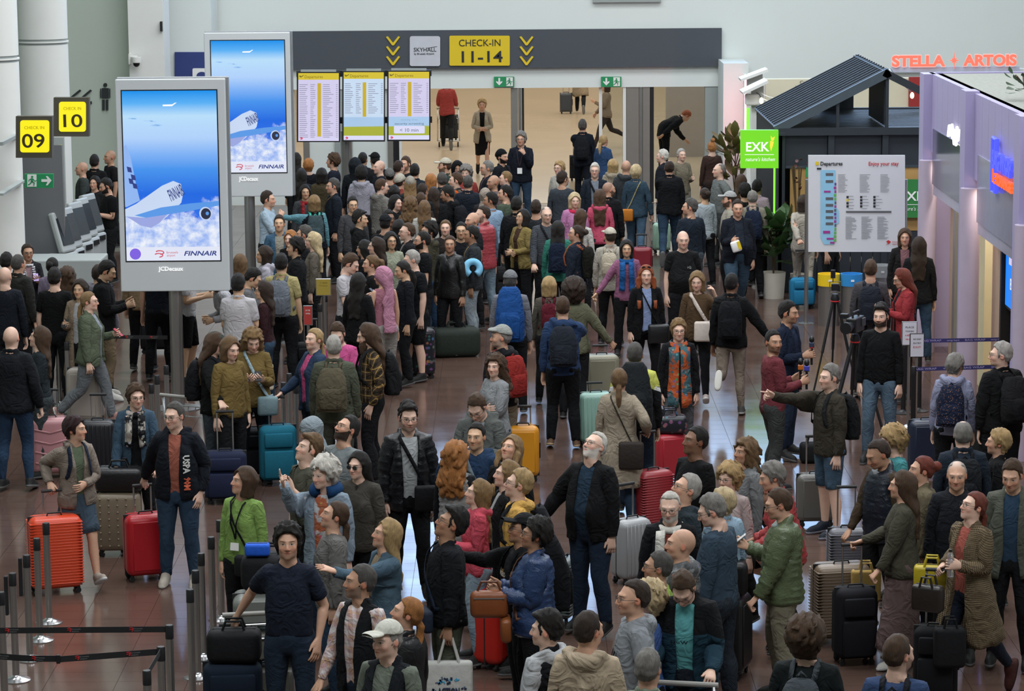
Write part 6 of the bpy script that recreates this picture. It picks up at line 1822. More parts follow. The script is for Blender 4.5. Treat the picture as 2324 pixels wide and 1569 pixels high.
q(1470,1482,1.72,172,'in a sage green shirt seen from behind in front of the cart','h_short:gr','l','shirt:#8c9981',None,D,h=(-16,0,0))
q(1832,1410,1.79,164,'in a black tee wearing a small grey backpack','h_curly:br','p','tee:#111a1c',None,D,h=(-24,0,0),glasses='y',g=1.15)
q(2036,1455,1.79,164,'in a blue tee with dark backpack straps','h_crop:br','p','tee:#2b4570',None,D,h=(-34,0,0),beard=.6)
q(2220,1121,1.71,-50,'in a long checked coat holding a small bottle, striding','h_lowpony:au','p','tee:#b2503e','coato:#8f7853:check:#2a2018','slim:#1c2536',('hold','lean'),h=(-18,14,0),fem=1,glasses='y',st='walk2',shoes='#4a1f1a:#2a1512')
q(2052,1080,1.68,-98,'in an olive top and long mauve brown skirt','h_long:br','l','knitloose:#4b4839',None,'longskirt:#6a5451',('lean','lean'),fem=1,shoes='#d8d4cc:#eee',g=1.08)
q(2098,1044,1.69,-80,'in an olive raincoat behind the long skirt','h_bun:au','l','tee:#6a4a30','coat:#6f6448',D,fem=1,h=(-4,4,0))
q(2172,1050,1.75,-10,'in a dark zip jacket with a white moustache','h_bald:lg','l','shirt:#222','jacket:#191d25',D,h=(-2,-4,0),facial=None)
q(2296,1054,1.79,-16,'in a grey green blazer over a blue shirt','h_short:br','l','shirt:#24415c','blazer:#55584c',D,h=(-8,-16,0),g=1.1)
q(1984,1004,1.77,-58,'in a navy quilted body warmer with brown sleeves, head bowed','h_receding:db','m','sweater:#4a3a27','vest:#182332:puffer',D,('down','lean'),h=(-12,-26,0),g=1.05)
q(2024,974,1.66,-75,'in a turquoise top behind the navy body warmer','h_curly:bl','p','sweater:#2f979c',None,D,h=(-14,-10,0),fem=1,glasses='y')
q(2186,964,1.75,178,'in a dark blue jacket with a black backpack, seen from behind near the suitcases','h_bald:gr','p','shirt:#ccc','jacket:#1e2a39',D)
q(2270,984,1.66,-95,'in a black fleece jacket with pearl earrings','h_pixie:bl','l','tee:#222','jacket:#111215',D,h=(-4,2,0),fem=1)
# --- right middle ground
q(2170,806,1.68,165,'in a lilac hooded raincoat wearing a dark patterned backpack','h_pixie:gr','p','tee:#888','hoodie:#8d91b2',D,h=(-25,-12,0),fem=1,g=1.1)
q(2275,780,1.80,-155,'in a black jacket and glasses beside the wrapping queue belts','h_short:lg','p','tee:#eee','jacket:#101113',D,h=(60,0,0),glasses='y',g=1.2,belly=.05)
q(2000,694,1.81,-18,'in a black shirt standing behind the television camera','h_quiff:bk','p','shirt:#0f1114',None,'trousers:#4d6880:denim',h=(-4,0,0),beard=.95,g=1.04)
q(1886,832,1.77,-65,'in a dark brown jacket and denim shorts, arm stretched out pointing','h_short:gr','p','tee:#333','jacket:#3c362b','shorts:#3a5770:denim',('down','point'),h=(4,0,0),shoes='#1c2634:#99a')
q(1754,757,1.77,105,'in a burgundy sweater holding two microphones, looking back','h_crop:bk','m','sweater:#7a2a35',None,'trousers:#3b3e3d',('hold','hold'),h=(-80,0,0),beard=.55)
q(1788,692,1.82,58,'in a navy blazer holding a microphone','h_short:bk','m','shirt:#1c2d49','blazer:#15223a','trousers:#1b2c44:denim',('down','hold'),h=(6,-3,0),beard=.3)
q(1660,624,1.79,172,'in a black jacket and tan trousers striding away with a backpack','h_crop:bk','b','tee:#222','jacket:#121416','slim:#8a7a69',('down','sidelow'),h=(-18,0,0),st='kick',shoes='#4a4a48:#c8c4bb')
q(1582,621,1.71,-4,'in a brown sweater with a white crossbody bag, touching the ear','h_bob:dbl','p','sweater:#5d4428',None,'slim:#14161b',('ear','down'),h=(-6,-8,0),fem=1,st='walk',shoes='#b9a8a0:#eee')
q(1540,732,1.68,2,'in a black coat with a long orange patterned scarf','h_pixie:dbl','p','tee:#4a4a30','jacketo:#141519','trousers:#5a5c62',h=(0,-3,0),fem=1,glasses='y')
q(1466,608,1.71,4,'in a black blazer over a pale blue shirt, sunglasses on the head','h_front:rd','p','shirt:#8ba2d4','blazer:#101114','slim:#121317',h=(-2,2,0),fem=1,st='walk',g=1.08,glasses='dark up')
q(1550,529,1.81,4,'in a black tee with a white chest print, walking',None,'p','tee:#131416',None,'trousers:#23262b',h=(0,-5,0),buzz=.08,st='walk',g=1.18,belly=.04)
q(1674,458,1.83,8,'in a navy polo and jacket carrying a snack bag','h_crop:db','l','polo:#1e2735','jacketo:#141b28','trousers:#37546c:denim',('down','hold'),h=(-4,-6,0),st='walk2',g=1.16,belly=.05)
q(1422,548,1.65,0,'in a mauve pink cardigan with a blue scarf','h_bob:bk','a','sweater:#9d5880',None,D,('down','sidelow'),fem=1)
q(1385,524,1.70,172,'in a cream cap and cream jacket with a small backpack','h_crop:db','l','tee:#ccc','jacket:#b3ac9d',D,hat='h_cap:#c6bda9',h=(30,0,0))
q(1441,780,1.81,176,'in a black and yellow high visibility jacket seen from behind','h_crop:dg','l','tee:#333','jacket:#16181b:hivis:#c6ca1e',JD,g=1.15)
q(1405,839,1.72,176,'in a beige trench coat seen from behind, long ponytail','h_lowpony:lb','l','tee:#999','coat:#a2927a',J,('down','lean'),fem=1)
q(1277,675,1.80,180,'in a blue hoodie wearing a black backpack, walking away','h_crop:br','l','hoodie:#22406b',None,'trousers:#0f1216',('down','handle'),shoes='#6a4a30:#c8a878',g=1.08)
q(1246,635,1.63,178,'in a brown top wearing a maroon backpack','h_bob:bl','p','sweater:#585347',None,D,fem=1)
q(1302,640,1.74,176,'in an olive jacket with big dark curls, seen from behind','h_afro:db','m','tee:#333','jacket:#68684c',D,('down','sidelow'),fem=1)
q(1158,617,1.80,178,'in a grey cap wearing a large blue hiking backpack','h_crop:dg','l','shirt:#787a85',None,D,hat='h_cap:#7a7c7f',g=1.1)
# --- centre aisle crowd
q(1240,474,1.78,8,'in a grey sweater over a blue collar with a crossbody strap','h_bald:gr','p','sweater:#4b5058:stripe:#3f444c',None,D,('lean','lean'),h=(4,-4,0),glasses='y',g=1.05)
q(1266,505,1.68,176,'in a teal jacket wearing a navy backpack','h_long:bk','a','tee:#222','jacket:#11806e',D,fem=1)
q(1312,517,1.71,-115,'in a navy rain jacket and salmon trousers','h_bun:db','l','tee:#222','jacket:#1c2738','trousers:#c3806c',h=(28,6,0),fem=1,glasses='y')
q(1304,443,1.68,6,'in a pink jacket with a red neck scarf','h_bob:pb','p','tee:#a33','jacket:#c576ae',D,fem=1,h=(4,-5,0))
q(1318,478,1.66,150,'in a white knit beside the teal jacket','h_long:br','l','sweater:#c6c2ba',None,D,fem=1)
q(1361,436,1.68,178,'in a hot pink hoodie seen from behind','h_long:br','l','hoodie:#d93c66',None,D,fem=1)
q(1380,418,1.80,160,'in a black jacket next to the hot pink hoodie',None,'l','tee:#222','jacket:#14151a','trousers:#1c2c28',h=(-40,0,0),buzz=.5,beard=.8)
q(1350,373,1.77,-4,'in a dark jacket and grey blue shirt with a chest strap, white hair','h_short:wh','p','shirt:#7d8897','jacketo:#1d2735',D,glasses='y')
q(1443,378,1.73,172,'in a denim jacket and blue jeans with a shoulder strap','h_pixie:pb','l','tee:#456','jacket:#2d495d:denim','trousers:#3a5b77:denim',('down','handle'),fem=1,st='walk')
q(1421,368,1.79,174,'in a charcoal hooded jacket seen from behind',None,'l','tee:#333','hoodie:#3b4044',D,buzz=.15)
q(1391,364,1.66,172,'in a tan hooded top beside the charcoal hood','h_bob:bl','l','hoodie:#a6987f',None,D,fem=1)
q(1519,368,1.81,178,'in a black jacket and jeans pulling a mint suitcase','h_bald:db','l','tee:#222','jacket:#14161b','trousers:#26425c:denim',g=1.12,st='walk2')
q(1546,341,1.68,22,'in a khaki cardigan with a dark strap','h_lowpony:lg','p','sweater:#7f755f',None,'trousers:#8a8474',('hold','down'),fem=1)
q(1505,342,1.72,-100,'in a navy coat with white hair, beside the khaki cardigan','h_short:wh','p','tee:#222','jacket:#191e28',D)
q(1616,325,1.70,-165,'in a dark brown dress with a top knot','h_topbun:gi','p','sweater:#3e2921',None,'longskirt:#2f211c',fem=1)
q(1634,371,1.79,-72,'in a grey tee with hands on hips','h_bald:gr','p','tee:#6d7472',None,'trousers:#3d4041',('hip','hip'),buzz=.3,g=1.1)
q(1568,454,1.81,-150,'in a dark blue sweater behind the black tee','h_short:dg','l','sweater:#1b2735',None,'trousers:#4a545f',h=(55,0,0),g=1.1)
q(1600,431,1.64,-155,'in a pale blue top with a white headband','h_bun:db','a','sweater:#a6b2bb',None,D,fem=1)
q(1657,441,1.75,-88,'in a white cap and cream jacket with a beard','h_crop:db','l','tee:#999','jacket:#a69e8c',D,hat='h_cap:#a8a8a7',beard=.9)
q(1682,399,1.66,178,'in a dark top with long brown hair by the kiosk queue','h_long:br','l','sweater:#1e2228',None,D,fem=1)
q(1690,424,1.66,-160,'in a black top by the kiosk, messy dark hair','h_wavy:bk','l','tee:#131417',None,D)
q(1708,436,1.74,178,'in a khaki shirt wearing a navy backpack by the kiosk','h_bald:gr','p','shirt:#87816d',None,D)
q(1718,411,1.75,160,'in a pale pink shirt at the kiosk counter','h_short:bk','a','shirt:#c6a6ba',None,D)
q(1976,596,1.81,174,'in a grey brown sweater with a backpack on one shoulder','h_crop:br','l','sweater:#4c494f',None,D)
q(2043,615,1.70,-80,'in a red jacket and glasses looking down','h_long:au','l','tee:#15161a','blazer:#ae1f28',D,('phone','phone'),h=(0,-18,0),fem=1,glasses='y')
q(2054,522,1.70,-8,'in a dark jacket beside the map board','h_bob:br','l','tee:#8a5a60','jacketo:#1c1a1c',D,fem=1)
q(2086,545,1.74,172,'in a black jacket with long black hair, seen from behind near the map','h_long:db','l','tee:#222','jacket:#121317',J,fem=1)
q(1824,447,1.70,172,'in a cream trouser suit pulling a blue suitcase','h_bob:db','l','tee:#ccc','jacket:#b4aa9a','trousers:#b3a793',('handle','down'),fem=1,st='walk')
q(1884,446,1.78,60,'in a blue tee behind the map board','h_crop:db','l','tee:#3f6088',None,D)
# --- far hall
q(1094,228,1.73,0,'in a beige blazer over a black dress, walking','h_wavy:bl','l','tee:#131315','blazer:#b8a88b','midskirt:#131315',('belly','belly'),fem=1,st='walk')
q(1182,302,1.82,-8,'in a navy coat with a lanyard, hand at the mouth','h_wavy:gr','l','tee:#151515','jacket:#151b29',J,('face','down'),glasses='y',g=1.08)
q(1138,343,1.77,55,'in a black beanie and dark jacket with a beard','h_crop:bk','l','tee:#111','jacketo:#131720',D,hat='h_beanie:#111216',beard=1.0)
q(1322,275,1.80,175,'in a navy coat with a black backpack at the doors','h_short:dg','l','tee:#222','jacket:#131b29','trousers:#131a26',('handle','down'),st='walk')
q(1369,310,1.66,140,'in a blue jacket with a pale ponytail at the doors','h_lowpony:bl','l','tee:#222','jacket:#254b78',D,fem=1)
q(1270,368,1.68,-35,'in a cream top and glasses near the doors','h_pixie:bl','p','sweater:#b6b1a5',None,D,fem=1,glasses='y')
q(1276,395,1.78,168,'in a slate grey sweater in front of the cream top','h_short:db','l','sweater:#39414b',None,D,h=(-40,0,0))
# --- dense queue under the boards
QG='people packed in the check-in queue'
q(672,352,1.68,170,'with long black hair right beside the display totem edge','h_long:bk','a','sweater:#17191d',None,fem=1)
q(700,363,1.70,180,'in a navy tee with cropped ginger hair under the first departures board','h_pixie:gi','p','tee:#10141e',None,fem=1)
q(730,387,1.67,178,'in a brown jacket with a white reflective stripe','h_bob:bk','a','tee:#222','jacket:#4a4026',fem=1)
q(757,355,1.77,-100,'in a navy top in profile beside the board stand','h_wavy:br','l','sweater:#1a2030',None)
q(757,408,1.75,-70,'in a navy jacket with a brown shoulder strap, grey hair','h_short:dg','l','tee:#222','jacket:#17212e')
q(684,388,1.64,175,'in a dark top in front of the cropped ginger hair','h_long:bk','l','sweater:#23262b',None,fem=1)
q(692,425,1.64,12,'in a grey coat and red scarf, smiling','h_long:bk','a','tee:#8a2a28','jacket:#4a4e52',fem=1)
q(713,446,1.68,-172,'in a navy body warmer, teal sleeve stretched out pointing','h_bob:dbl','p','sweater:#5898a6','vest:#131b27',a=('side','down'),fem=1)
q(606,436,1.80,78,'in a pale blue shirt with a hand at the face','h_short:db','l','shirt:#a6c1d6',None,a=('down','face'),g=1.1)
q(634,495,1.73,4,'in a blue jacket and beige tee looking up','h_short:db','a','tee:#989282','jacketo:#34607e',h=(-4,8,0))
q(692,515,1.75,-92,'in a dark top behind the brown cardigan','h_short:dg','l','tee:#1c1e22',None)
q(660,529,1.64,-22,'in a black tee with white lettering','h_bob:gi','p','tee:#101012',None,fem=1)
q(712,533,1.70,-88,'in a brown grey cardigan with long pale hair','h_long:pb','p','sweater:#696053',None,fem=1)
q(672,545,1.74,-84,'in a black jacket in profile in front of the brown cardigan','h_wavy:bk','a','tee:#222','jacket:#121418',g=1.1)
q(800,453,1.73,14,'in a dark grey sweater and glasses by the board stand','h_short:bk','a','sweater:#454549',None,glasses='y')
q(815,485,1.74,82,'in a black hoodie in profile','h_quiff:bk','a','hoodie:#0e0f11',None)
q(820,381,1.76,170,'in a lilac grey hoodie seen from behind','h_wavy:bk','a','hoodie:#a3a1b0',None)
q(823,351,1.78,160,'in a navy jacket beside the black cap','h_crop:bk','l','tee:#222','jacket:#141c2c')
q(851,352,1.78,-160,'in a black cap under the middle departures board','h_crop:bk','l','tee:#181a1e',None,hat='h_cap:#111215')
q(806,362,1.77,178,'with a dark hood up','h_hood:#1b232b','l','sweater:#151b22',None)
q(862,368,1.75,-60,'in a navy top with a bald head under the boards',None,'p','sweater:#161d29',None,buzz=.15)
q(884,389,1.64,-170,'in a grey beanie behind the orange tee','h_crop:bk','l','sweater:#1d2024',None,hat='h_beanie:#6c6b68')
q(904,367,1.79,150,'in an orange tee seen from behind','h_crop:db','p','tee:#b95428',None,h=(-10,0,0))
q(921,361,1.79,-32,'in a dark top facing the orange tee','h_short:br','l','sweater:#1c2027',None,beard=.6)
q(941,378,1.75,170,'in a dark green collared jacket with black hair','h_short:bk','l','tee:#222','jacket:#1a2530')
q(866,408,1.79,125,'in a warm grey hoodie and headphones round the neck','h_crop:br','p','hoodie:#7b7771',None,h=(-16,-6,0))
q(908,402,1.70,140,'in a beige beanie and rust red jacket','h_crop:db','l','tee:#222','jacket:#a63f2d',hat='h_beanie:#b5ae9c')
q(931,407,1.70,180,'in a grey beanie over long straight fair hair','h_long:dbl','p','sweater:#2a2c30',None,hat='h_beanie:#a09a8b',fem=1)
q(894,424,1.66,178,'in a rust top in front of the beige beanie','h_bob:bk','l','sweater:#6a2f22',None,fem=1)
q(958,423,1.71,150,'in a black top ahead of the ginger hair clip','h_short:db','l','tee:#16181b',None)
q(898,448,1.67,42,'in a black jacket turning round, long black hair','h_long:bk','p','tee:#222','jacket:#121317',h=(10,-6,0),fem=1)
q(931,450,1.69,180,'in a camel top with wavy brown hair','h_longcurl:lb','p','sweater:#7a5836',None,fem=1)
q(955,444,1.69,172,'in a brown top between two long haired people','h_short:br','l','sweater:#3a2c22',None)
q(963,461,1.66,180,'in an off white top with long chestnut hair','h_long:lb','p','sweater:#c0bdb4',None,fem=1)
q(881,480,1.72,32,'in a black top and glasses behind the dark cap','h_short:bk','b','tee:#131418',None,glasses='y')
q(874,494,1.75,172,'in a dark cap seen from behind','h_crop:bk','l','sweater:#131519',None,hat='h_cap:#15191d')
q(905,505,1.66,178,'in a cream scarf with dark hair behind the bald glasses wearer','h_bob:bk','l','sweater:#bdb6a8',None,fem=1)
q(978,397,1.70,178,'with a ginger ponytail and white hair clip','h_long:gi','p','sweater:#8a7a68',None,fem=1)
q(1011,365,1.80,-85,'in a cream baseball cap and green collar','h_crop:br','l','shirt:#2c4436',None,hat='h_cap:#c8bea7',beard=.8)
q(1038,372,1.74,6,'with a black hood up beside the cream cap','h_hood:#101114','t','sweater:#14161a',None)
q(1003,395,1.72,-160,'in a dark jacket with grey hair behind the brown leather','h_short:dg','l','tee:#222','jacket:#22262b')
q(1057,382,1.69,-8,'in a red jacket and face mask with grey curls','h_curly:gr','p','tee:#222','jacket:#a62f28',fem=1)
q(1107,370,1.79,-80,'in a navy jacket and glasses with cropped grey hair','h_crop:gr','l','tee:#7a5a68','jacketo:#171c27',glasses='y',beard=.3)
q(1121,399,1.73,-62,'in a mauve grey top with a bald head',None,'m','sweater:#6c5a58',None,beard=.3)
q(1149,394,1.75,-85,'in a white collar and navy jacket with fair cropped hair','h_crop:dbl','p','shirt:#c4c6c8','jacketo:#191d29')
q(1036,398,1.79,-135,'in a brown leather jacket wearing an orange trimmed backpack','h_short:br','p','tee:#222','jacket:#3e342d:leather',h=(52,0,0))
q(1062,401,1.78,170,'in a dark blue jacket beside the red jacket','h_crop:dg','l','tee:#222','jacket:#1a2230')
q(1101,432,1.66,176,'in a beige headscarf seen from behind','h_hijab:#a69686','m','knitloose:#2a2628',None,fem=1)
q(1148,427,1.77,-125,'in a dark olive tee in profile','h_short:bk','l','tee:#4a5846',None,h=(40,0,0))
q(1115,440,1.77,-142,'in a light blue collared shirt','h_short:bk','t','shirt:#8caecf',None,h=(52,0,0))
q(1172,449,1.79,162,'in a black jacket beside the light blue shirt','h_short:bk','a','tee:#222','jacket:#111318',g=1.1)
q(1013,427,1.77,-122,'in a black hooded jacket and backpack, head bowed','h_short:bk','t','hoodie:#131519',None,h=(30,-14,0))
q(984,428,1.67,178,'with very dark long hair in the middle of the queue','h_long:db','l','sweater:#15171b',None,fem=1)
q(1096,473,1.81,-140,'in a red quilted body warmer and blue grey sleeves','h_receding:db','p','sweater:#58728a','vest:#b92f3d:puffer','trousers:#7893a6:denim',h=(60,-4,0),beard=.6)
q(1074,487,1.77,-62,'with a bald head half hidden by the red body warmer',None,'l','tee:#1d2026',None,beard=.45,buzz=.15)
q(1190,478,1.66,-48,'in a mustard cardigan and glasses','h_bob:bk','a','tee:#4a3020','jacketo:#8d7830',h=(-4,12,0),fem=1,glasses='y',a=('belly','belly'))
q(1216,461,1.76,172,'in a dark top between the mustard cardigan and grey sweater','h_short:db','l','sweater:#22262b',None)
q(1011,504,1.67,-2,'in a dark top with loose fair brown hair, facing out','h_bun:lb','p','tee:#2b2320',None,fem=1)
q(1046,507,1.73,2,'in a black tee and dark rimmed glasses, facing out','h_crop:bk','a','tee:#13161c',None,glasses='y')
q(1072,520,1.71,-82,'in a mustard tee and grey jacket carrying a light blue neck pillow','h_short:bk','t','tee:#b7893c','jacketo:#2f3438','trousers:#8fa0ac:denim',shoes='#c8c4bc:#d8703c')
q(1021,540,1.70,-22,'in a black leather jacket glancing sideways','h_bun:br','m','tee:#222','jacket:#111214:leather',fem=1,h=(20,0,0))
q(976,508,1.81,-112,'in an olive hoodie and glasses with blue jeans','h_wavy:bk','l','hoodie:#494532',None,'trousers:#27486c:denim',h=(45,4,0),beard=.7,glasses='y')
q(926,512,1.79,-76,'in a grey tee and black jacket with a receding hairline','h_receding:br','p','tee:#8a8580','jacketo:#191b1f',glasses='y')
q(961,532,1.78,-80,'in a black tee with black beard and glasses','h_crop:bk','l','tee:#0f1115',None,beard=1.0,glasses='y')
q(933,570,1.79,-55,'in a black tee and shorts gripping a flowered suitcase handle','h_crop:lg','p','tee:#13161c',None,'shorts:#121418',('down','lean'),h=(-24,-10,0),g=1.15)
q(856,545,1.70,-86,'in a black top with long dark hair in profile','h_long:db','p','sweater:#101114',None,fem=1)
q(886,533,1.66,20,'in a sage shirt and glasses','h_bob:bk','a','shirt:#a0a58a',None,fem=1,glasses='y')
q(828,548,1.68,-105,'in a black top with a red hair bow','h_long:bk','l','sweater:#0f1012',None,fem=1)
q(911,597,1.66,-70,'in a dark navy top with an earbud, head bowed','h_lowpony:bk','a','sweater:#141821',None,h=(-4,-14,0),fem=1)
q(868,613,1.68,-150,'in a pink hooded wrap and sleeveless pink top','h_towel:#c9809f','l','tank:#b66a80',None,'widepants:#a6a29a',h=(36,-4,0),fem=1)
q(844,581,1.70,-80,'in a black printed tee with a gold necklace','h_pony:lb','l','tee:#0f1013',None,fem=1)
q(802,580,1.81,72,'in a white tee with an olive strap reading a phone','h_short:br','p','tee:#c2bec4',None,a=('phone','phone'),h=(4,-26,0))
q(813,627,1.70,150,'in a black coat with very long black hair','h_long:bk','a','tee:#222','jacket:#0f1013',fem=1)
# --- queue left of the board stand
q(638,580,1.80,172,'in a mustard yellow polo wearing a grey backpack','h_short:bk','a','polo:#b3a45e',None,D,g=1.15)
q(601,565,1.66,-80,'in a pale lilac hoodie in profile','h_bob:db','a','hoodie:#b5b1c0',None,D,fem=1)
q(582,612,1.73,88,'in a grey tee bending over something','h_short:bk','a','tee:#6a6a6c',None,D,h=(0,-30,0))
q(540,626,1.79,168,'in a white polo shirt seen from behind','h_short:bk','a','polo:#c6c1c5',None,D,('hold','hold'),g=1.15)
q(600,645,1.68,-92,'in a maroon sweater with long dark hair and a canvas bag','h_long:db','a','sweater:#38191f',None,J,fem=1,glasses='y')
q(545,584,1.68,176,'with long brown hair beside the totem','h_long:lb','l','sweater:#2a2422',None,D,fem=1)
q(474,622,1.68,-70,'in a white sweater stooping behind the totem','h_bob:bk','a','knitloose:#b6b6bc',None,J,('hold','hold'),bend=(28,0,0),fem=1)
q(428,578,1.79,88,'in a white tee behind the totem pole','h_short:bk','a','tee:#c6c6ca',None,'shorts:#101114',('hold','hold'),h=(0,-14,0))
# --- check-in desks
q(62,558,1.70,14,'in a dark blazer with a striped neck scarf and lanyard, at the desk','h_bun:db','m','shirt:#b08a90','blazer:#1e2025',D,('phone1','down'),fem=1,glasses='y',h=(6,-6,0))
q(14,577,1.72,160,'in a dark top beside the blazer and scarf','h_short:bk','l','sweater:#1a1b1e',None,D)
q(40,585,1.76,145,'in a dark olive jacket with thinning grey hair','h_crop:dg','l','tee:#222','jacket:#2b2c28',D)
q(10,612,1.82,174,'in a dark blue sweater with a bald head by the outer column',None,'p','sweater:#151b26',None,D,buzz=.1)
q(123,612,1.81,174,'in a black tee seen from behind by the kiosks','h_short:bk','p','tee:#0d0e10',None,D,g=1.1)
q(118,590,1.65,170,'in a lilac top behind the black tee','h_bun:bk','l','tee:#8d7d9a',None,D,fem=1)
q(152,614,1.66,176,'with long curly brown hair by the kiosks','h_longcurl:br','l','sweater:#5a3a2c',None,D,fem=1)
q(182,638,1.66,-14,'in a tan trench coat holding out a phone','h_bob:db','a','tee:#a6a6a8','coato:#88735a',D,('down','hold'),fem=1)
q(200,667,1.69,80,'in a sage green jacket walking with a beige suitcase','h_lowpony:dbl','p','tee:#98a0b0','jacketo:#5c684f','trousers:#6a7075',('hold','down'),fem=1,glasses='y',st='walk',shoes='#b07a70:#ddd',g=1.12)
q(248,597,1.79,98,'in a black jacket and khaki trousers looking down','h_short:bk','a','tee:#222','jacket:#111215','trousers:#7c694b',('hold','hold'),h=(-12,-22,0),shoes='#c8c4bc:#ddd')
q(222,604,1.74,160,'in a pale grey hoodie by the kiosks','h_crop:db','l','hoodie:#8b8896',None,D)
q(318,560,1.76,178,'in a tan hooded jacket behind the totem','h_short:br','l','tee:#222','hoodie:#a2855c',D)
q(356,572,1.78,176,'in a navy tee behind the totem','h_short:db','l','tee:#17202e',None,D)
q(187,369,1.76,-80,'in a grey green top with a bald head at the far desks',None,'l','sweater:#3a4240',None,D,buzz=.2)
q(214,357,1.78,172,'in a black jacket with white back marks at the far desks','h_short:bk','l','tee:#222','jacket:#0f1012',D)
q(251,345,1.81,-60,'in a black top partly behind the totem at the far desks',None,'m','tee:#15171b',None,D,buzz=.2)
q(215,402,1.66,-18,'in dark clothes with long black hair at the far desks','h_long:bk','l','sweater:#1b1d20',None,D,fem=1)
q(238,410,1.77,-58,'in a black tee holding a dark tray at the far desks','h_short:bk','l','tee:#0d0e10',None,D,('hold','hold'),h=(-8,-14,0),beard=1.0,g=1.15)
# --- left middle ground
q(24,742,1.83,172,'in a dark jacket and slim jeans with a shaved head',None,'p','tee:#222','jacket:#14181f','slim:#1f3c5c:denim',('down','handle'),buzz=.08,g=1.12)
q(96,745,1.72,-78,'in a dark teal sports top looking up, long brown hair','h_long:br','p','sweater:#202b31',None,'slim:#3a4448',('hold','hold'),h=(-14,10,0),fem=1)
q(166,952,1.64,28,'in a beige fleece and denim skirt gripping an orange suitcase','h_pixie:#2a0d10','l','tee:#5a684e','hoodieo:#8d7e70','skirt:#3f566a:denim',('belly','handle'),h=(48,2,0),fem=1,st='walk',shoes='#a89a8c:#ddd')
q(308,880,1.68,4,'in a blue denim jacket with a patterned neck scarf','h_pixie:br','p','tee:#14161a','jacketo:#345168:denim',D,('lean','lean'),h=(18,-6,0),fem=1,glasses='y')
q(396,917,1.78,-4,'in an open navy hoodie over a salmon tee with jeans','h_crop:dg','p','tee:#ae583f','hoodieo:#131a25','trousers:#26425e:denim',('pocket','handle'),h=(-26,-4,0),glasses='y',g=1.12,shoes='#b5ab9c:#d8d2c6')
q(492,762,1.76,80,'in a grey cap and black jacket gripping a suitcase, holding a phone','h_long:br','p','tee:#222','jacket:#111214','trousers:#39434a',('phone','lean'),hat='h_cap:#45483f',h=(6,-14,0))
q(524,772,1.72,40,'in a mustard top half hidden behind the grey cap','h_bob:lb','p','sweater:#7b6220',None,D,h=(0,-12,0),fem=1)
q(574,748,1.75,8,'in a mustard top with a pale blue bag strap, reading a phone','h_longcurl:dbl','p','sweater:#7b6220',None,'slim:#15202e',('phone','phone'),h=(6,-24,0),fem=1,g=1.14)
q(716,752,1.71,-58,'in a dark denim jacket over a pink tee gripping a handle','h_lowpony:bl','p','tee:#d63a84','jacketo:#233a58:denim',D,('down','lean'),h=(14,4,0),fem=1,g=1.1)
q(764,738,1.77,-8,'in a hot pink tee with folded arms','h_short:br','p','tee:#da3f92',None,D,('cross','cross'),h=(0,-26,0),beard=.7)
q(757,765,1.80,176,'in an olive field jacket with a shoulder bag, seen from behind','h_crop:lg','p','tee:#333','jacket:#4b503e','trousers:#4a4c41',('down','down'),h=(14,0,0),g=1.14)
q(832,742,1.82,-80,'in a brown plaid shirt with a long beard and black backpack','h_long:br','p','shirt:#55412a:plaid:#1c1812',None,D,('pocket','pocket'),h=(-2,-12,0),facial='br')

# spread heads that would share one spot by small changes of stature (each stays on its own sight line)
for it in range(40):
    moved=False
    G=[at_z(d['px'][0],d['px'][1],d['H'])for d in PD]
    for i in range(len(PD)):
        for j in range(i+1,len(PD)):
            dx,dy=G[i].x-G[j].x,G[i].y-G[j].y
            if abs(dx)<.50 and abs(dy)<.40 and dx*dx/.50 ** 2+dy*dy/.40 ** 2 <1:
                a,b=(i,j)if dy >= 0 else (j,i)      # a stands farther: a little shorter moves it away
                if PD[a]['H']>1.55:PD[a]['H']-= .004
                if PD[b]['H']<1.90:PD[b]['H']+= .004
                moved=True
    if not moved:break
FIG={}
HOLD={(653,1198):(-1,9),(166,952):(-1,0),(396,917):(-1,1),(492,762):(-1,6),(716,752):(-1,7),(933,570):(-1,10),(2220,1121):(-1,25),(2052,1080):(-1,24),(1519,368):(1,19),(1824,447):(1,21),(1322,275):(1,30),(1277,675):(-1,14),(1405,839):(-1,16)}
for d in PD:
    if d['px']in HOLD:d['grip']={HOLD[d['px']][0]:GRIP[HOLD[d['px']][1]]}
    FIG[d['px']]=person(**d)
# people in the far hall whose heads are above the door head
FIG['red']=person((0,0),1.78,178,'person in a red jacket pushing a luggage cart in the far hall',hair='h_short:db',top='tee:#222222',over='jacket:#a02a24',arms=('push','push'),at=(-1.60,72.5,0),stance='walk')
FIG['walker']=person((0,0),1.72,-88,'person in a tan jacket striding past with a phone in the far hall',hair='h_bob:db',fem=1,top='tee:#222222',over='jacket:#8a7660',legs='slim:#3a3230',arms=('phone1','swingf'),at=(2.42,72.5,0),stance='stride')
FIG['coat']=person((0,0),1.72,175,'person in a camel coat with a suitcase, farthest inside the hall',hair='h_bob:br',fem=1,top='tee:#222222',over='coat:#9a876a',arms=('handle','down'),at=(2.05,83.5,0),stance='walk')
FIG['bent']=person((0,0),1.76,110,'person in dark clothes bending down behind the glass door',hair='h_short:rd',top='tee:#222222',over='jacket:#10131a',legs='trousers:#10131a',arms=('reach','down'),at=(3.55,66.0,0),bend=(62,0,0))
FIG['squat']=person((0,0),1.70,-60,'person in black shorts crouching behind the olive quilted jacket',hair='h_short:db',top='tee:#14161a',legs='shorts:#101114',arms=('hold','hold'),at=(2.55,26.2,0),stance='squat',bend=(30,0,0),shoes='#2a2a2c:#9a9a98')
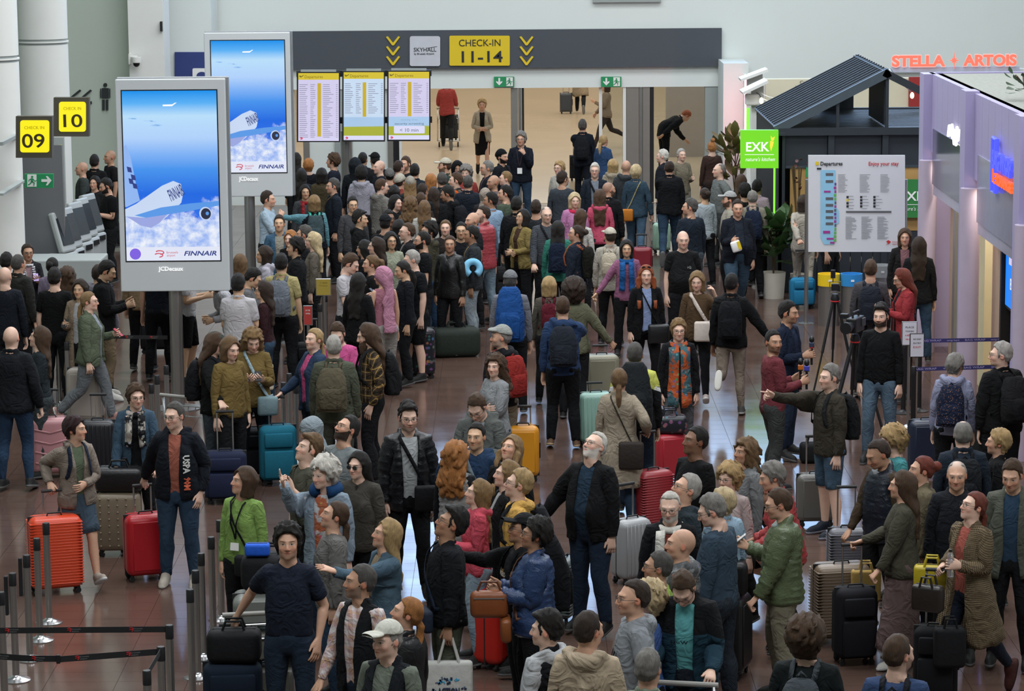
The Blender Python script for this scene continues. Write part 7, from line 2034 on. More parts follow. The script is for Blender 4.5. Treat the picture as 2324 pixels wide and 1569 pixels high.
# ------------------------------------------------------------------ rucksacks worn on the back
def make_pack():
    for nm,w,h,dp,zc,tr in (('pack',.145,.23,.085,1.22,700),('packbig',.165,.33,.12,1.27,800),('packsmall',.115,.17,.06,1.25,500)):
        f=Field((0,.05,zc-h-.06),(.26,.42,zc+h+.08),.009)
        c=.128+dp
        f.loftz([(zc-h,0,c-.005,w*.95,dp*.95),(zc-h*.5,0,c+.005,w,dp),(zc,0,c,w,dp),(zc+h*.5,0,c-.01,w*.95,dp*.85),(zc+h*.85,0,c-.025,w*.8,dp*.6),(zc+h,0,c-.03,w*.55,dp*.4)],.02,p=3.2)
        f.wrinkle(.004,30,4)
        V,T,N=decimate(*f.mesh(),tr); W=rest_weights(V); z=np.zeros(len(V)); W.update(arm=z,head=z,leg=z,spine=np.ones(len(V)))
        template(nm,V,T,N,W)
        f=Field((0,.15,zc-h-.02),(.2,.5,zc+.1),.009)
        f.loftz([(zc-h*.85,0,c+dp*.72,w*.72,dp*.5),(zc-h*.1,0,c+dp*.70,w*.74,dp*.5),(zc+h*.12,0,c+dp*.6,w*.66,dp*.4)],.01,p=3.2)
        V,T,N=decimate(*f.mesh(),300); W=rest_weights(V); z=np.zeros(len(V)); W.update(arm=z,head=z,leg=z,spine=np.ones(len(V)))
        template(nm+'_pocket',V,T,N,W)
make_pack()
def surf_y(x,z,off,front=True):
    P=np.array(HEMT); a=np.interp(z,P[:,0],P[:,3])+off; b=np.interp(z,P[:,0],P[:,4])+off; cy=np.interp(z,P[:,0],P[:,2])
    k=max(0.02,1-min(.999,abs(x)/a)** 2.3)** (1/2.3)
    return cy-b*k if front else cy+b*k
def on_trunk(fig,V):
    W=rest_weights(V); z=np.zeros(len(V)); W.update(arm=z,head=z,leg=z,spine=sstep(.96,1.28,V[:,2]),right=np.full(len(V),.5))
    return fig.world(fig.run(V,W))
def ribbon(fig,name,pts,wid,mat,parent,col=None,th=.004):
    """band through rest-pose points lying on the clothes"""
    P=[Vector(p)for p in pts]; V=[]
    for i,p in enumerate(P):
        t=(P[min(i+1,len(P)-1)]-P[max(i-1,0)]).normalized()
        c=Vector((0,.01,p.z)); n=(p-c); n.z=0 if p.z <1.44 else .12; n=n.normalized()if n.length >1e-4 else Vector((0,-1,0))
        s=t.cross(n).normalized()*wid/2; n2=n*th
        V += [p-s,p+s,p+s+n2,p-s+n2]
    F=[]
    for i in range(len(P)-1):
        b=4*i
        for k in range(4):F.append((b+k,b+(k+1)% 4,b+4+(k+1)% 4,b+4+k))
    V=np.array([tuple(v)for v in V]); F += [(0,3,2,1),tuple(len(V)-4+k for k in range(4))]
    return link(name,mesh_np(name,on_trunk(fig,V),F,True,rest=V),parent,mat,col)
def backpack(key,col,label,kind='pack',mat=None,two=None,off=.0,trim=None):
    fig=FIG[key]; g=fig.g
    s=thing('backpack',label,'backpack',Vector(fig.loc))
    dy=.018+.1*(g-1)+off
    for nm,part in ((kind,'main_body'),(kind+'_pocket','front_pocket')):
        t=TPL[nm]; V=t['V'].copy(); P=fig.world(fig.run(V,t['W'],t)+np.array([0,dy,0])*1.0)
        o=link(part,mesh_np(part,P,t['T'],rest=V),s,mat or MATS['cloth'],srgb(col))
        if two:o['colour_two']=[float(c)for c in srgb(two)]
    for sg in (-1,1):
        pts=[(sg*.075,surf_y(.075,1.40,.05,False)+dy,1.40),(sg*.080,.06,1.478),(sg*.085,-.01,1.492),(sg*.092,-.06,1.462),(sg*.100,surf_y(.1,1.40,.045),1.40),(sg*.112,surf_y(.11,1.30,.045),1.30),(sg*.135,surf_y(.13,1.18,.048),1.18),(sg*.165,-.02,1.10),(sg*.15,.10,1.06)]
        ribbon(fig,'strap',pts,.042,MATS['cloth'],s,srgb(trim or col),.006)
    ribbon(fig,'carry_loop',[(-.03,surf_y(0,1.42,.06,False)+dy,1.43),(0,surf_y(0,1.42,.085,False)+dy,1.47),(.03,surf_y(0,1.42,.06,False)+dy,1.43)],.02,MATS['cloth'],s,srgb(trim or col))
    return s
for key,col,label,kind,two in (((1188,1076),'#14161a','black backpack on the yellow hoodie','pack',None),((1140,743),'#7c221e','brick red backpack with pale zips on the dark hoodie','pack',None),((1277,675),'#1b2029','plain black backpack on the blue hoodie','pack',None),
        ((1246,635),'#581a26','maroon backpack with white cords on the brown top','packsmall',None),((1158,617),'#16417a','tall blue hiking backpack on the grey cap wearer','packbig',None),((1266,505),'#101a2c','navy backpack on the teal jacket','pack',None),((1312,517),'#15140f','black and orange backpack on the navy rain jacket','pack',None),
        ((1385,524),'#a89e8c','cream backpack on the cream jacket','packsmall',None),((1660,624),'#101216','black backpack on the striding person in tan trousers','pack',None),((1441,780),'#15191c','large black roll backpack on the high visibility jacket','packbig',None),((1832,1410),'#3c4247','small charcoal backpack on the black tee','packsmall',None),
        ((2036,1455),'#171a20','dark backpack on the blue tee','packsmall',None),((2186,964),'#15181c','black backpack with a cord on the dark blue jacket','pack',None),((2170,806),'#121b30','navy backpack with copper flecks on the lilac raincoat','pack','#7a5540'),((2275,780),'#121214','black backpack on the broad black jacket by the belts','pack',None),
        ((1886,832),'#17191b','black backpack on the pointing person in shorts','pack',None),((1976,596),'#1b1f28','dark blue backpack on the grey brown sweater','pack',None),((638,580),'#5b6068','grey backpack with red tag on the yellow polo','pack',None),((713,446),'#39484c','grey backpack with turquoise straps on the navy body warmer','pack',None),
        ((1036,398),'#1c1f22','black backpack with orange piping on the brown leather','pack',None),((1013,427),'#101216','black backpack on the bowed person in the queue','pack',None),((832,742),'#17181a','black backpack with a cupcake charm on the plaid shirt','pack',None),((757,765),'#4b4536','brown olive backpack slung on the field jacket','pack',None),
        ((492,762),'#121317','black backpack with a pompom on the grey cap wearer in black','pack',None),((166,952),'#182132','navy patterned backpack on the beige fleece','packsmall','#33415c'),((1322,275),'#14161a','black backpack on the navy coat at the doors','pack',None),((1708,436),'#141d30','navy backpack on the khaki shirt by the kiosk','pack',None),((1194,1172),'#121317','black backpack on the lettered sweatshirt','packbig',None)):
    backpack(key,col,label,kind,MATS['speckle']if two else None,two,trim={(713,446):'#4ab09a',(1036,398):'#c85a22',(1312,517):'#8a4a32'}.get(key))
# cross-body straps and pouches
def cross(key,side,col,label,bag=None,wid=.035,back=False,mat=None,bcol=None,size=(.2,.07,.22),zb=.98):
    fig=FIG[key]; s=thing('shoulder_bag',label,'bag',Vector(fig.loc))
    pts=[]
    for i in range(11):
        u=i/10; z=1.462-u*(1.462-zb); x=-side*.085+u*side*.225
        o=.052 if z <1.42 else .04
        y=surf_y(min(abs(x),.15),z,o,not back)-(0 if back else fig.belly*.9); pts.append((x,y,z))
    pts=[(-side*.085,.05 if not back else -.05,1.475),(-side*.086,0,1.49)]+pts+[(side*.19,.0,zb-.01)]
    ribbon(fig,'strap',pts,wid,MATS['cloth'],s,srgb(col))
    if bag is not False:
        b=MB(); b.box((0,0,0),size,bev=.03,seg=3); me=b.mesh('pouch',angle=50); V=np.zeros(len(me.vertices)*3); me.vertices.foreach_get('co',V); V=V.reshape(-1,3)
        c=np.array([side*.13,(surf_y(.13,zb,.06)-size[1]/2-.02)*(1 if not back else -1),zb-size[2]*.4]); V=V+c
        me.vertices.foreach_set('co',on_trunk(fig,V).ravel()); me.update(); link('pouch',me,s,mat or M_BAG,srgb(bcol or col))
    return s
cross((926,925),1,'#101114','black crossbody pouch on the white tee',size=(.2,.07,.24),zb=1.02)
cross((1582,621),1,'#c9bdb4','white fabric crossbody bag on the brown sweater',size=(.34,.12,.26),zb=1.10,wid=.05)
cross((574,748),1,'#8aa0aa','pale blue patterned crossbody bag on the mustard top',bcol='#6c8288',size=(.2,.08,.22))
cross((1042,1156),1,'#1b2433','navy waist pouch on the black zip jacket',size=(.28,.08,.18),zb=1.0)
cross((802,580),-1,'#4a4a34','olive shoulder strap bag on the white tee',size=(.2,.06,.2))
cross((1240,474),1,'#15171b','black crossbody strap and pouch on the grey sweater',size=(.18,.06,.2))
cross((1350,373),1,'#14161c','black crossbody pouch on the grey blue shirt',size=(.18,.06,.2))
cross((1443,378),1,'#9a8f66','tan strap bag across the denim jacket back',back=True,size=(.2,.07,.22),wid=.02,bcol='#b06a20')
cross((1082,964),1,'#5f6a72','grey strap bag across the navy hooded top',size=(.2,.07,.2),wid=.05)
cross((714,996),1,'#2a2a24','dark strap bag on the olive tee',size=(.2,.06,.2),wid=.03)
cross((1500,1257),-1,'#c8861a','yellow strap bag on the lime sweater',size=(.2,.06,.2),wid=.04)
cross((757,408),-1,'#4a3a28','brown strap bag on the navy jacket in the queue',size=(.2,.06,.2),wid=.02)
cross((1405,839),-1,'#2f2a24','dark strap bag on the trench coat',back=True,size=(.26,.08,.3),wid=.015,bcol='#2a2320')
cross((1224,1190),1,'#6a4a3a','woven strap bag on the blue padded jacket',size=(.2,.07,.2),wid=.03,bcol='#7a4420',mat=M_LEATH)
cross((560,1070),1,'#101114','black hip bag on the lime work shirt',size=(.2,.08,.2),wid=.02)
cross((1466,608),1,'#121316','black handbag on the black blazer',size=(.26,.1,.26),wid=.02,mat=M_LEATH)
# lanyards with badges (parts of the wearer)
for key,col in (((560,1070),'#121417'),((1182,302),'#3a3038'),((62,558),'#9a98a0')):
    fig=FIG[key]
    for sg in (-1,1):
        ribbon(fig,'lanyard',[(sg*.06,.0,1.49),(sg*.062,-.05,1.46)]+[(sg*.06*(1-i/6),surf_y(.05,1.44-i*.052,.05),1.44-i*.052)for i in range(7)],.016,MATS['cloth'],fig.root,srgb(col))
    b=MB(); y=surf_y(0,1.06,.062); b.box((0,y,1.06),(.085,.006,.11 if key[0]!= 560 else .07)); me=b.mesh('badge'); V=np.zeros(len(me.vertices)*3); me.vertices.foreach_get('co',V); me.vertices.foreach_set('co',on_trunk(fig,V.reshape(-1,3)).ravel()); me.update(); link('badge',me,fig.root,M_WHITEP)
# scarves (clothing of the wearer)
def scarf(key,col,mat='cloth',two=None,length=.45,wid=.07,ring=.03):
    fig=FIG[key]; m=MB()
    m.tube([(.085*math.cos(a),.012+.083*math.sin(a),1.462+.016*math.sin(a))for a in np.linspace(0,2*math.pi,17)],ring,8,cap=False)
    me=m.mesh('scarf',True); V=np.zeros(len(me.vertices)*3); me.vertices.foreach_get('co',V); V=V.reshape(-1,3)
    W=rest_weights(V); z=np.zeros(len(V)); W.update(arm=z,head=z+.25,leg=z,spine=np.ones(len(V))); P=fig.world(fig.run(V,W))
    me.vertices.foreach_set('co',P.ravel()); a=me.attributes.new('rest','FLOAT_VECTOR','POINT'); a.data.foreach_set('vector',V.astype(np.float32).ravel()); me.update()
    os_=[link('scarf',me,fig.root,MATS[mat],srgb(col))]
    if length >.05:
        for sg in (-1,1):
            n=9; os_.append(ribbon(fig,'scarf_end',[(sg*(.065+.012*i/n),surf_y(.07,1.44-length*i/n,.062+.01*math.sin(i*1.7)),1.44-length*i/n)for i in range(n+1)],wid,MATS[mat],fig.root,srgb(col),.022))
    if two:
        for o in os_:o['colour_two']=[float(c)for c in srgb(two)]
scarf((308,880),'#15161a','blotch','#a8a29a',.32,.08,.034); scarf((1540,732),'#a8502c','blotch','#3a5a62',.72,.13,.04); scarf((1422,548),'#1c4f86','cloth',None,.42,.09,.036); scarf((62,558),'#c9c6cc','stripe','#2a2230',.12,.05,.024)
scarf((1304,443),'#b82a4a','cloth',None,.0,.05,.036); scarf((1520,1126),'#c9c6be','knit',None,.40,.08,.032); scarf((692,425),'#8a2428','cloth',None,.2,.07,.032); scarf((2170,806),'#a9b3b0','blotch','#2a3438',.0,.05,.036); scarf((905,505),'#c2bbae','knit',None,.0,.05,.04)
# lettering printed on clothes
def chest_print(key,body,x,z,size,col,rot=0.0,off=.05,bold=0.0):
    fig=FIG[key]; cu=bpy.data.curves.new('t','FONT'); cu.body=body; cu.size=size; cu.align_x='CENTER'; cu.align_y='CENTER'; cu.offset=bold; cu.resolution_u=1
    o=bpy.data.objects.new('t',cu); COL.objects.link(o); dg=bpy.context.evaluated_depsgraph_get(); dg.update(); me=bpy.data.meshes.new_from_object(o.evaluated_get(dg)); bpy.data.objects.remove(o,do_unlink=True)
    V=np.zeros(len(me.vertices)*3); me.vertices.foreach_get('co',V); V=V.reshape(-1,3); c,s=math.cos(R(rot)),math.sin(R(rot))
    X,Z=x+V[:,0]*c-V[:,1]*s,z+V[:,0]*s+V[:,1]*c
    P=np.array([(a,surf_y(a,b,off),b)for a,b in zip(X,Z)]); me.vertices.foreach_set('co',on_trunk(fig,P).ravel()); me.update(); me.materials.clear()
    link('print',me,fig.root,plain('print_' +col.strip('#'),col,.7))
chest_print((396,917),'USPA',.105,1.20,.075,'#d8d8d4',-90,.058,.003); chest_print((396,917),'90M',.108,1.01,.07,'#c85a3a',-90,.062,.003)
chest_print((1546,1312),'new',-.03,1.22,.07,'#14202a',0,.04); chest_print((1194,1172),'AMSTERDAM',.0,1.27,.055,'#b5b0a0',0,.04,.002)
chest_print((1442,1328),'=',.07,1.27,.10,'#1b1d20',60,.05,.01); chest_print((660,529),'alo',.0,1.24,.09,'#d8d8d8',0,.035); chest_print((844,581),'THE',.0,1.22,.06,'#cfcfcf',0,.035,.003); chest_print((1550,529),'iQ',.06,1.28,.05,'#9a9a98',0,.04)
# neck pillows
def pillow(name,fig_key,col,label,pos=None,rot=None):
    m=MB(); pts=[(.10*math.cos(a),.10*math.sin(a),0)for a in np.linspace(R(-60),R(240),20)]
    m.tube(pts,.052,10); me=m.mesh('neck_pillow',True)
    o=link('neck_pillow',me,None,MATS['cloth'],srgb(col)); tag(o,label,'pillow')
    if pos is None:
        f=FIG[fig_key]; p=f.pt((0,.02,1.50),'chest'); o.location=p; o.rotation_euler=(R(8),0,f.yaw)
    else:o.location=pos; o.rotation_euler=rot
pillow('np',(735,1053),'#14365c','dark blue neck pillow round the pale blue jacket’s collar')
f=FIG[(1072,520)]; pp=f.pt((.0,0,1.15),'chest'); pillow('np',None,'#79b4d4','light blue neck pillow hanging at the mustard tee wearer’s side',Vector((pp[0]+.02,pp[1]-.27,pp[2]+.02)),(R(75),0,R(10)))
# ------------------------------------------------------------------ things held in hands
def held(key,side):return Vector(FIG[key].palm(side))
def phone(key,side,label,col='#17181b'):
    p=held(key,side); f=FIG[key]; b=MB(); b.box((0,0,0),(.072,.009,.145),bev=.003,seg=1)
    s=thing('phone',label,'phone',p+Vector((0,0,.02)),0); s.rotation_euler=(R(-50),0,f.yaw); b.build('case',plain('phone_' +col.strip('#'),col,.3),s)
    b=MB(); b.box((0,.006,0),(.064,.003,.132)); b.build('screen',plain('phone_screen','#2a3440',.1),s)
phone((1077,898),1,'phone held by the grey zip hoodie'); phone((574,748),1,'phone held by the mustard top'); phone((1764,1118),-1,'white edged phone held by the olive quilted jacket','#c8c8c6'); phone((802,580),1,'phone held by the white tee'); phone((492,762),1,'phone held by the grey cap wearer'); phone((182,638),-1,'dark phone held out by the tan trench coat'); phone((200,667),1,'red cased phone held by the sage jacket','#b0283c'); phone((1082,964),-1,'red phone at the navy hooded top’s ear','#8a1f24')
phone((62,558),1,'lilac phone held by the blazer wearer','#8a70b0')
def bottle(p,label,cap='#2244aa',k=1.0):
    t=MATS.get('bottle_clear')
    if not t:
        n=NT('bottle_clear'); n.base((.78,.84,.90),.08); n.b.inputs['Transmission Weight'].default_value=.85; n.put(n.b.inputs['Roughness'],n.maprange(n.noise(n.gen(),9,2),0,1,.04,.12)); MATS['bottle_clear']=n.m; t=n.m
    s=thing('water_bottle',label,'bottle',p); b=MB(); b.lathe([(.028*k,-.11*k),(.032*k,-.10*k),(.032*k,.03*k),(.026*k,.05*k),(.032*k,.06*k),(.03*k,.09*k),(.013*k,.12*k),(.013*k,.125*k)],n=14); b.build('flask',t,s,angle=40)
    b=MB(); b.lathe([(.015*k,.12*k),(.015*k,.145*k)],n=12); b.build('cap',plain('cap_' +cap.strip('#'),cap,.5),s)
bottle(held((926,925),1),'clear water bottle with a blue cap held by the black puffer'); bottle(held((2220,1121),1),'small clear bottle held by the checked coat','#222222',.9)
def tote(key,side,w,h,col,label,txt=None,drop=.16,mat=None,dots=False):
    p=held(key,side); s=thing('tote_bag',label,'bag',p-Vector((0,0,drop+h)))
    b=MB(); b.box((0,0,h/2),(w,.09,h),bev=.03,seg=3); b.build('sack',mat or M_BAG,s,srgb(col),angle=50)
    for y in (-.03,.03):
        b=MB(); b.tube([(-w*.22,y,h-.02),(-.03,y*.5,h+drop),(.03,y*.5,h+drop),(w*.22,y,h-.02)],.011,6); b.build('strap',mat or M_BAG,s,srgb(col))
    if txt:text(txt,.085,plain('print_22304a','#22304a',.7),s,(0,-.052,h*.42),ext=.002,fit=w*.46,bold=.003)
    if dots:
        rs=random.Random(3)
        for i in range(46):
            a=rs.uniform(0,6.28); r_=rs.uniform(.5,1); x,z=.36*w*r_*math.cos(a),h*.42+.30*h*r_*math.sin(a)
            if abs(z-h*.42)<.045 and abs(x)<w*.27:continue
            b=MB(); b.box((x,-.047,z),(rs.uniform(.012,.026),.004,rs.uniform(.008,.022)),Matrix.Rotation(rs.uniform(0,3),3,'Y')); b.build('printed_mark',plain(*rs.choice((('print_4aa0c8','#4aa0c8'),('print_22304a','#22304a'),('print_5a6a80','#5a6a80')))),s)
    return s
tote((1042,1156),1,.38,.42,'#b9b9b4','white ACTION shopping bag with round blue print','ACTION',.18,dots=True)
tote((600,645),1,.32,.34,'#c2b9a6','cream and navy canvas bag beside the maroon sweater',None,.1)
p=held((1224,1190),1); s=thing('leather_bag','brown leather handbag held by the blue padded jacket','bag',p-Vector((0.02,.05,.2))); b=MB(); b.box((0,0,.1),(.30,.12,.22),bev=.05,seg=3); b.build('body',M_LEATH,s,srgb('#7a4220'),angle=50); b=MB(); b.tube([(-.1,0,.19),(-.06,0,.28),(.06,0,.28),(.1,0,.19)],.01,6); b.build('handle',M_LEATH,s,srgb('#5a3018')); b=MB(); b.box((0,-.061,.16),(.24,.006,.01)); b.build('zip',M_CHROME,s)
p=held((1674,458),-1); s=thing('snack_bag','white and yellow snack bag held by the navy polo and jacket','bag',p+Vector((.0,-.03,-.12))); b=MB(); b.box((0,0,.03),(.15,.06,.17),Matrix.Rotation(R(-18),3,'Y'),bev=.025,seg=2); b.build('packet',M_WHITEP,s,angle=50); b=MB(); b.box((.045,-.03,.05),(.05,.012,.13),Matrix.Rotation(R(-18),3,'Y'),bev=.004,seg=1); b.build('yellow_panel',M_YEL,s)
def mic(p,label,col,ring):
    s=thing('microphone',label,'microphone',p); b=MB(); b.tube([(0,0,-.12),(0,0,.08)],.014,8); b.build('grip',M_DARK,s)
    b=MB(); b.box((0,0,.115),(.055,.055,.055),bev=.006,seg=1); b.build('flag_cube',plain('mic_' +col.strip('#'),col,.5),s); b=MB(); b.lathe([(.01,.14),(.028,.155),(.03,.185),(.018,.21),(.004,.217)],n=12); b.build('foam',M_DARK,s,smooth=True); b=MB(); b.lathe([(.03,.08),(.03,.088)],n=12); b.build('ring',plain('mic_' +ring.strip('#'),ring,.5),s)
mic(held((1788,692),-1),'microphone with a white lettered cube and red ring held by the navy blazer','#27304a','#c0281f'); mic(held((1754,757),1),'microphone with an orange cube held by the burgundy sweater','#b8651f','#222222'); mic(held((1754,757),-1)+Vector((.0,.0,.02)),'microphone with a violet cube held by the burgundy sweater','#3a3aa0','#222222')
# bags on and beside things
def softbag(name,loc,d,col,label,rot=0.0,mat=None,handles=True,cat='bag'):
    s=thing(name,label,cat,loc,rot); b=MB(); b.box((0,0,d[2]/2),d,bev=min(d)*.26,seg=4); b.build('body',mat or M_BAG,s,srgb(col),angle=60)
    if handles:
        for y in (-.05,.05):
            b=MB(); b.tube([(-d[0]*.22,y,d[2]-.02),(-d[0]*.14,y,d[2]+.07),(d[0]*.14,y,d[2]+.07),(d[0]*.22,y,d[2]-.02)],.011,6); b.build('handle',mat or M_BAG,s,srgb(col))
    b=MB(); b.box((0,0,d[2]+.001),(d[0]*.8,.012,.006)); b.build('zip',plain('zip_black','#17181a',.6),s)
    return s
c=CASES[2].location; softbag('holdall',(c.x+.02,c.y,.655),(.48,.26,.25),'#0e0f12','black leather holdall on the taupe suitcase',0,M_LEATH)
c=CASES[9].location; softbag('holdall',(c.x+.02,c.y-.02,.715),(.42,.24,.26),'#101114','black cabin bag on the dark navy suitcase')
p=at_z(1035,808,0); softbag('duffel_bag',(p.x,p.y,0),(.68,.40,.42),'#232b25','dark green duffel bag slumped on the floor',R(10))
c=CASES[17].location; softbag('holdall',(c.x,c.y,.557),(.38,.24,.2),'#a03a2a','orange red flowered bag on the red suitcase',0,MATS['floral'])
c=CASES[22].location; s=softbag('straw_bag',(CASES[23].location.x+.2,CASES[23].location.y-.2,.42),(.26,.1,.28),'#9a7f45','straw bag hung on the brown ribbed suitcase')
c=CASES[25].location; softbag('handbag',(c.x+.0,c.y+.28,.80),(.3,.14,.26),'#a8951c','mustard yellow handbag above the black soft suitcase',R(-10),M_LEATH); softbag('small_rucksack',(c.x+.08,c.y-.2,.32),(.26,.16,.34),'#0e0f12','small black rucksack strapped to the black soft suitcase')
softbag('holdall',(CASES[32].location.x,CASES[32].location.y,.657),(.44,.3,.36),'#141821','navy rucksack on the large black suitcase behind the totem')
p=held((2220,1121),1); softbag('handbag',(p.x-.18,p.y-.02,p.z-.38),(.26,.12,.22),'#231d1a','dark brown handbag hanging from the checked coat’s arm',R(-30),M_LEATH)
c=CASES[29].location; softbag('plastic_bag',(c.x-.02,c.y-.02,.717),(.3,.24,.3),'#0d0e10','shiny black plastic bag on the red edged suitcase',0,M_LEATH)
# ------------------------------------------------------------------ queue posts and belts
pm=MB(); pm.lathe([(.031,.012),(.031,.83)],n=14); ST_POST=pm.mesh('post',angle=40); ST_POST.materials.append(M_STEEL)
pm=MB(); pm.lathe([(.033,.83),(.033,.93),(.028,.94)],n=14); ST_HEAD=pm.mesh('belt_head',angle=40); ST_HEAD.materials.append(M_DARK)
pm=MB(); pm.lathe([(.125,0),(.125,.008),(.09,.020),(.045,.032),(.034,.05)],n=24); ST_BASE=pm.mesh('base',angle=50); ST_BASE.materials.append(plain('base_chrome','#b5b6b8',.22,.95))
ST_DARKP=ST_POST.copy(); ST_DARKP.materials.clear(); ST_DARKP.materials.append(M_DARK); ST_DARKB=ST_BASE.copy(); ST_DARKB.materials.clear(); ST_DARKB.materials.append(M_DARK)
def post(px,py,label,group=None,top=True,dark=False):
    """px,py: pixel of the post's top"""
    p=at_z(px,py,.94)if top else at_z(px,py,0)
    s=thing('queue_post',label,'post',(p.x,p.y,0),0,group)
    link('post',ST_DARKP if dark else ST_POST,s); link('belt_head',ST_HEAD,s); link('base',ST_DARKB if dark else ST_BASE,s)
    return s
LP='steel queue post in the row left of the orange suitcase'; RP='steel queue post in the row beside the lime work shirt'
left=[post(x,y,LP,'queue posts by the orange suitcase')for x,y in ((2,1344),(28,1301),(60,1260),(83,1222),(104,1187))]
right=[post(x,y,RP,'queue posts by the lime work shirt')for x,y in ((498,1181),(479,1219),(456,1256),(443,1295),(431,1338))]
near_=[post(384,1419,'steel queue post where the straight belt ends'),post(365,1468,'steel queue post where the slanting belt ends'),post(333,1522,'steel queue post nearest the camera side of the belts')]
for x,y,lab in ((343,872,'steel queue post beside the totem pole foot'),(356,852,'steel queue post second from the totem pole foot'),(377,830,'steel queue post behind the totem pole'),(643,868,'steel queue post above the teal suitcase'),(656,848,'steel queue post behind the one above the teal suitcase'),(672,872,'steel queue post beside the denim jacket hand'),
                  (131,758,'steel queue post behind the sage jacket'),(151,776,'steel queue post next to the beige suitcase'),(738,668,'steel queue post under the yellow notice'),(726,690,'steel queue post left of the yellow notice')):
    post(x,y,lab)
def belt(a,b,col,label,z0=.905,logo='airport',sag=.0,h=.048,txtn=2,ext=(0,0)):
    a,b=Vector((a[0],a[1],z0)),Vector((b[0],b[1],z0)); L=(b-a).length; an=math.atan2(b.y-a.y,b.x-a.x)
    s=thing('queue_belt',label,'belt',a,an)
    n=10; V,F=[],[]
    for i in range(n+1):
        x=L*i/n; dz=-sag*math.sin(math.pi*i/n)
        V += [(x,-.0015,-h/2+dz),(x,-.0015,h/2+dz),(x,.0015,h/2+dz),(x,.0015,-h/2+dz)]
    for i in range(n):
        for k in range(4):F.append((4*i+k,4*i+(k+1)% 4,4*i+4+(k+1)% 4,4*i+4+k))
    link('webbing',mesh_np('webbing',V,F,False),s,plain('belt_' +col.strip('#'),col,.7))
    for i in range(txtn):
        x=L*(i+.5)/txtn; dz=-sag*math.sin(math.pi*(i+.5)/txtn)
        if logo == 'airport':
            for k in (0,1):
                m=MB(); m.tube([(x-.055+.016*math.cos(t),-.003,dz+.008-k*.014+.008*math.sin(t))for t in np.linspace(R(150),R(-80),6)],.0035,4); m.build('logo_stroke',M_REDP,s)
            text('brussels',.017,plain('belt_grey_print','#7a7a7c',.7),s,(x+.0,-.003,dz+.008),ext=.0,fit=.07); text('airport',.017,plain('belt_grey_print','#7a7a7c',.7),s,(x-.006,-.003,dz-.009),ext=.0,fit=.055)
        else:
            text(logo if i % 2 == 0 else 'wrap here',.034,plain('belt_pale_print','#b0a8d0',.7),s,(x,-.003,dz),ext=.0,fit=.26 if i % 2 == 0 else .16)
    return s
xy=lambda o:(o.location.x,o.location.y)
a=at_z(-40,1434,.905); belt((a.x,near_[0].location.y),xy(near_[0]),'#131417','black airport belt stretched straight to the queue post',txtn=3)
a=at_z(-30,1487,.905); m_=at_z(133,1503,.88); belt((a.x,a.y),(m_.x,m_.y),'#131417','black airport belt sagging to its joint',txtn=2,sag=.01); belt((m_.x,m_.y),xy(near_[1]),'#131417','black airport belt rising from the joint',txtn=2,z0=.9)
belt(xy(near_[1]),xy(near_[2]),'#26272a','short black belt between the two nearest queue posts',txtn=0)
b=MB(); b.box((0,0,0),(.03,.02,.07),bev=.004,seg=1); o=b.build('belt_joint',M_DARK); o.location=(m_.x,m_.y-.012,.905); tag(o,'black buckle joining the two sagging belts','buckle')
a,c=at_z(212,760,.93),at_z(380,762,.93); belt((a.x,a.y),(c.x,c.y),'#131417','black airport belt behind the sage jacket',txtn=3)
b_=at_z(133,752,.93); belt((b_.x,b_.y),(a.x,a.y),'#131417','black airport belt beside the steel queue post behind the sage jacket',txtn=1)
# hanging belt tails on the left row
for i in (1,2):
    o=left[i]; b=MB(); b.box((0,0,0),(.03,.05,.34),bev=.004,seg=1); t=b.build('belt_tail',plain('belt_131417','#131417',.7),o); t.location=(-.06,.02,.74)
# notices on posts
def notice(px,py,wpx,hpx,z,col,label,frame=M_CHROME,lines=('',),tcol=M_WHITEP,lean=0,yaw=0,stand=True):
    p=at_z(px,py,z); k=FPX/p.y; w,h=wpx/k,hpx/k
    s=thing('notice_stand',label,'notice',(p.x,p.y,0),R(yaw))
    if stand:
        b=MB(); b.tube([(0,.02,.02),(0,.02,z-h/2)],.02,10); b.build('stem',M_STEEL,s); link('base',ST_BASE,s)
    b=MB(); b.box((0,.0,z),(w+.02,.02,h+.02),bev=.004,seg=1); b.build('frame',frame,s)
    b=MB(); b.box((0,-.011,z),(w,.004,h)); b.build('sheet',plain('sheet_' +col.strip('#'),col,.6),s)
    for i,l in enumerate(lines):
        if l:text(l,h*.11,tcol if i <2 else M_REDP,s,(0,-.016,z+h*(.28-.18*i)),ext=.0,fit=w*.6)
notice(699,716,18,42,1.12,'#a8342e','small red notice on a queue post',lines=('JOB','OFFERS'))
notice(734,652,32,36,1.12,'#a8923a','yellow notice on a queue post',lines=('YES','Ticket'),tcol=plain('notice_ochre','#7a6a28',.6))
# ------------------------------------------------------------------ wrapping queue
wp=[post(2288,764,'black queue post at the shop end of the violet belts',dark=True),post(2088,768,'black queue post carrying the black framed notice',dark=True),post(2074,832,'black queue post at the open end of the lower violet belt',dark=True),post(2052,772,'black queue post beside the white notice',dark=True)]
belt(xy(wp[1]),xy(wp[0]),'#332f66','violet BAG WRAP belt across the shop front',logo='BAG WRAP',txtn=4,h=.05)
a=at_z(2345,830,.905); belt(xy(wp[2]),(a.x,a.y),'#2b2a5c','lower violet BAG WRAP belt nearer the camera side',logo='BAG WRAP',txtn=5,h=.05)
notice(2064,757,32,52,1.18,'#c9c6cf','white notice in a silver frame by the wrapping queue',lines=('PLACE','YOUR BAG','HERE','WAIT'),tcol=M_BLACKP)
notice(2081,784,30,52,1.10,'#c4c2cb','white notice with red and blue arrows in a black frame',frame=M_DARK,lines=('BAG WRAP','ENTRY','EXIT',''),tcol=M_BLACKP)
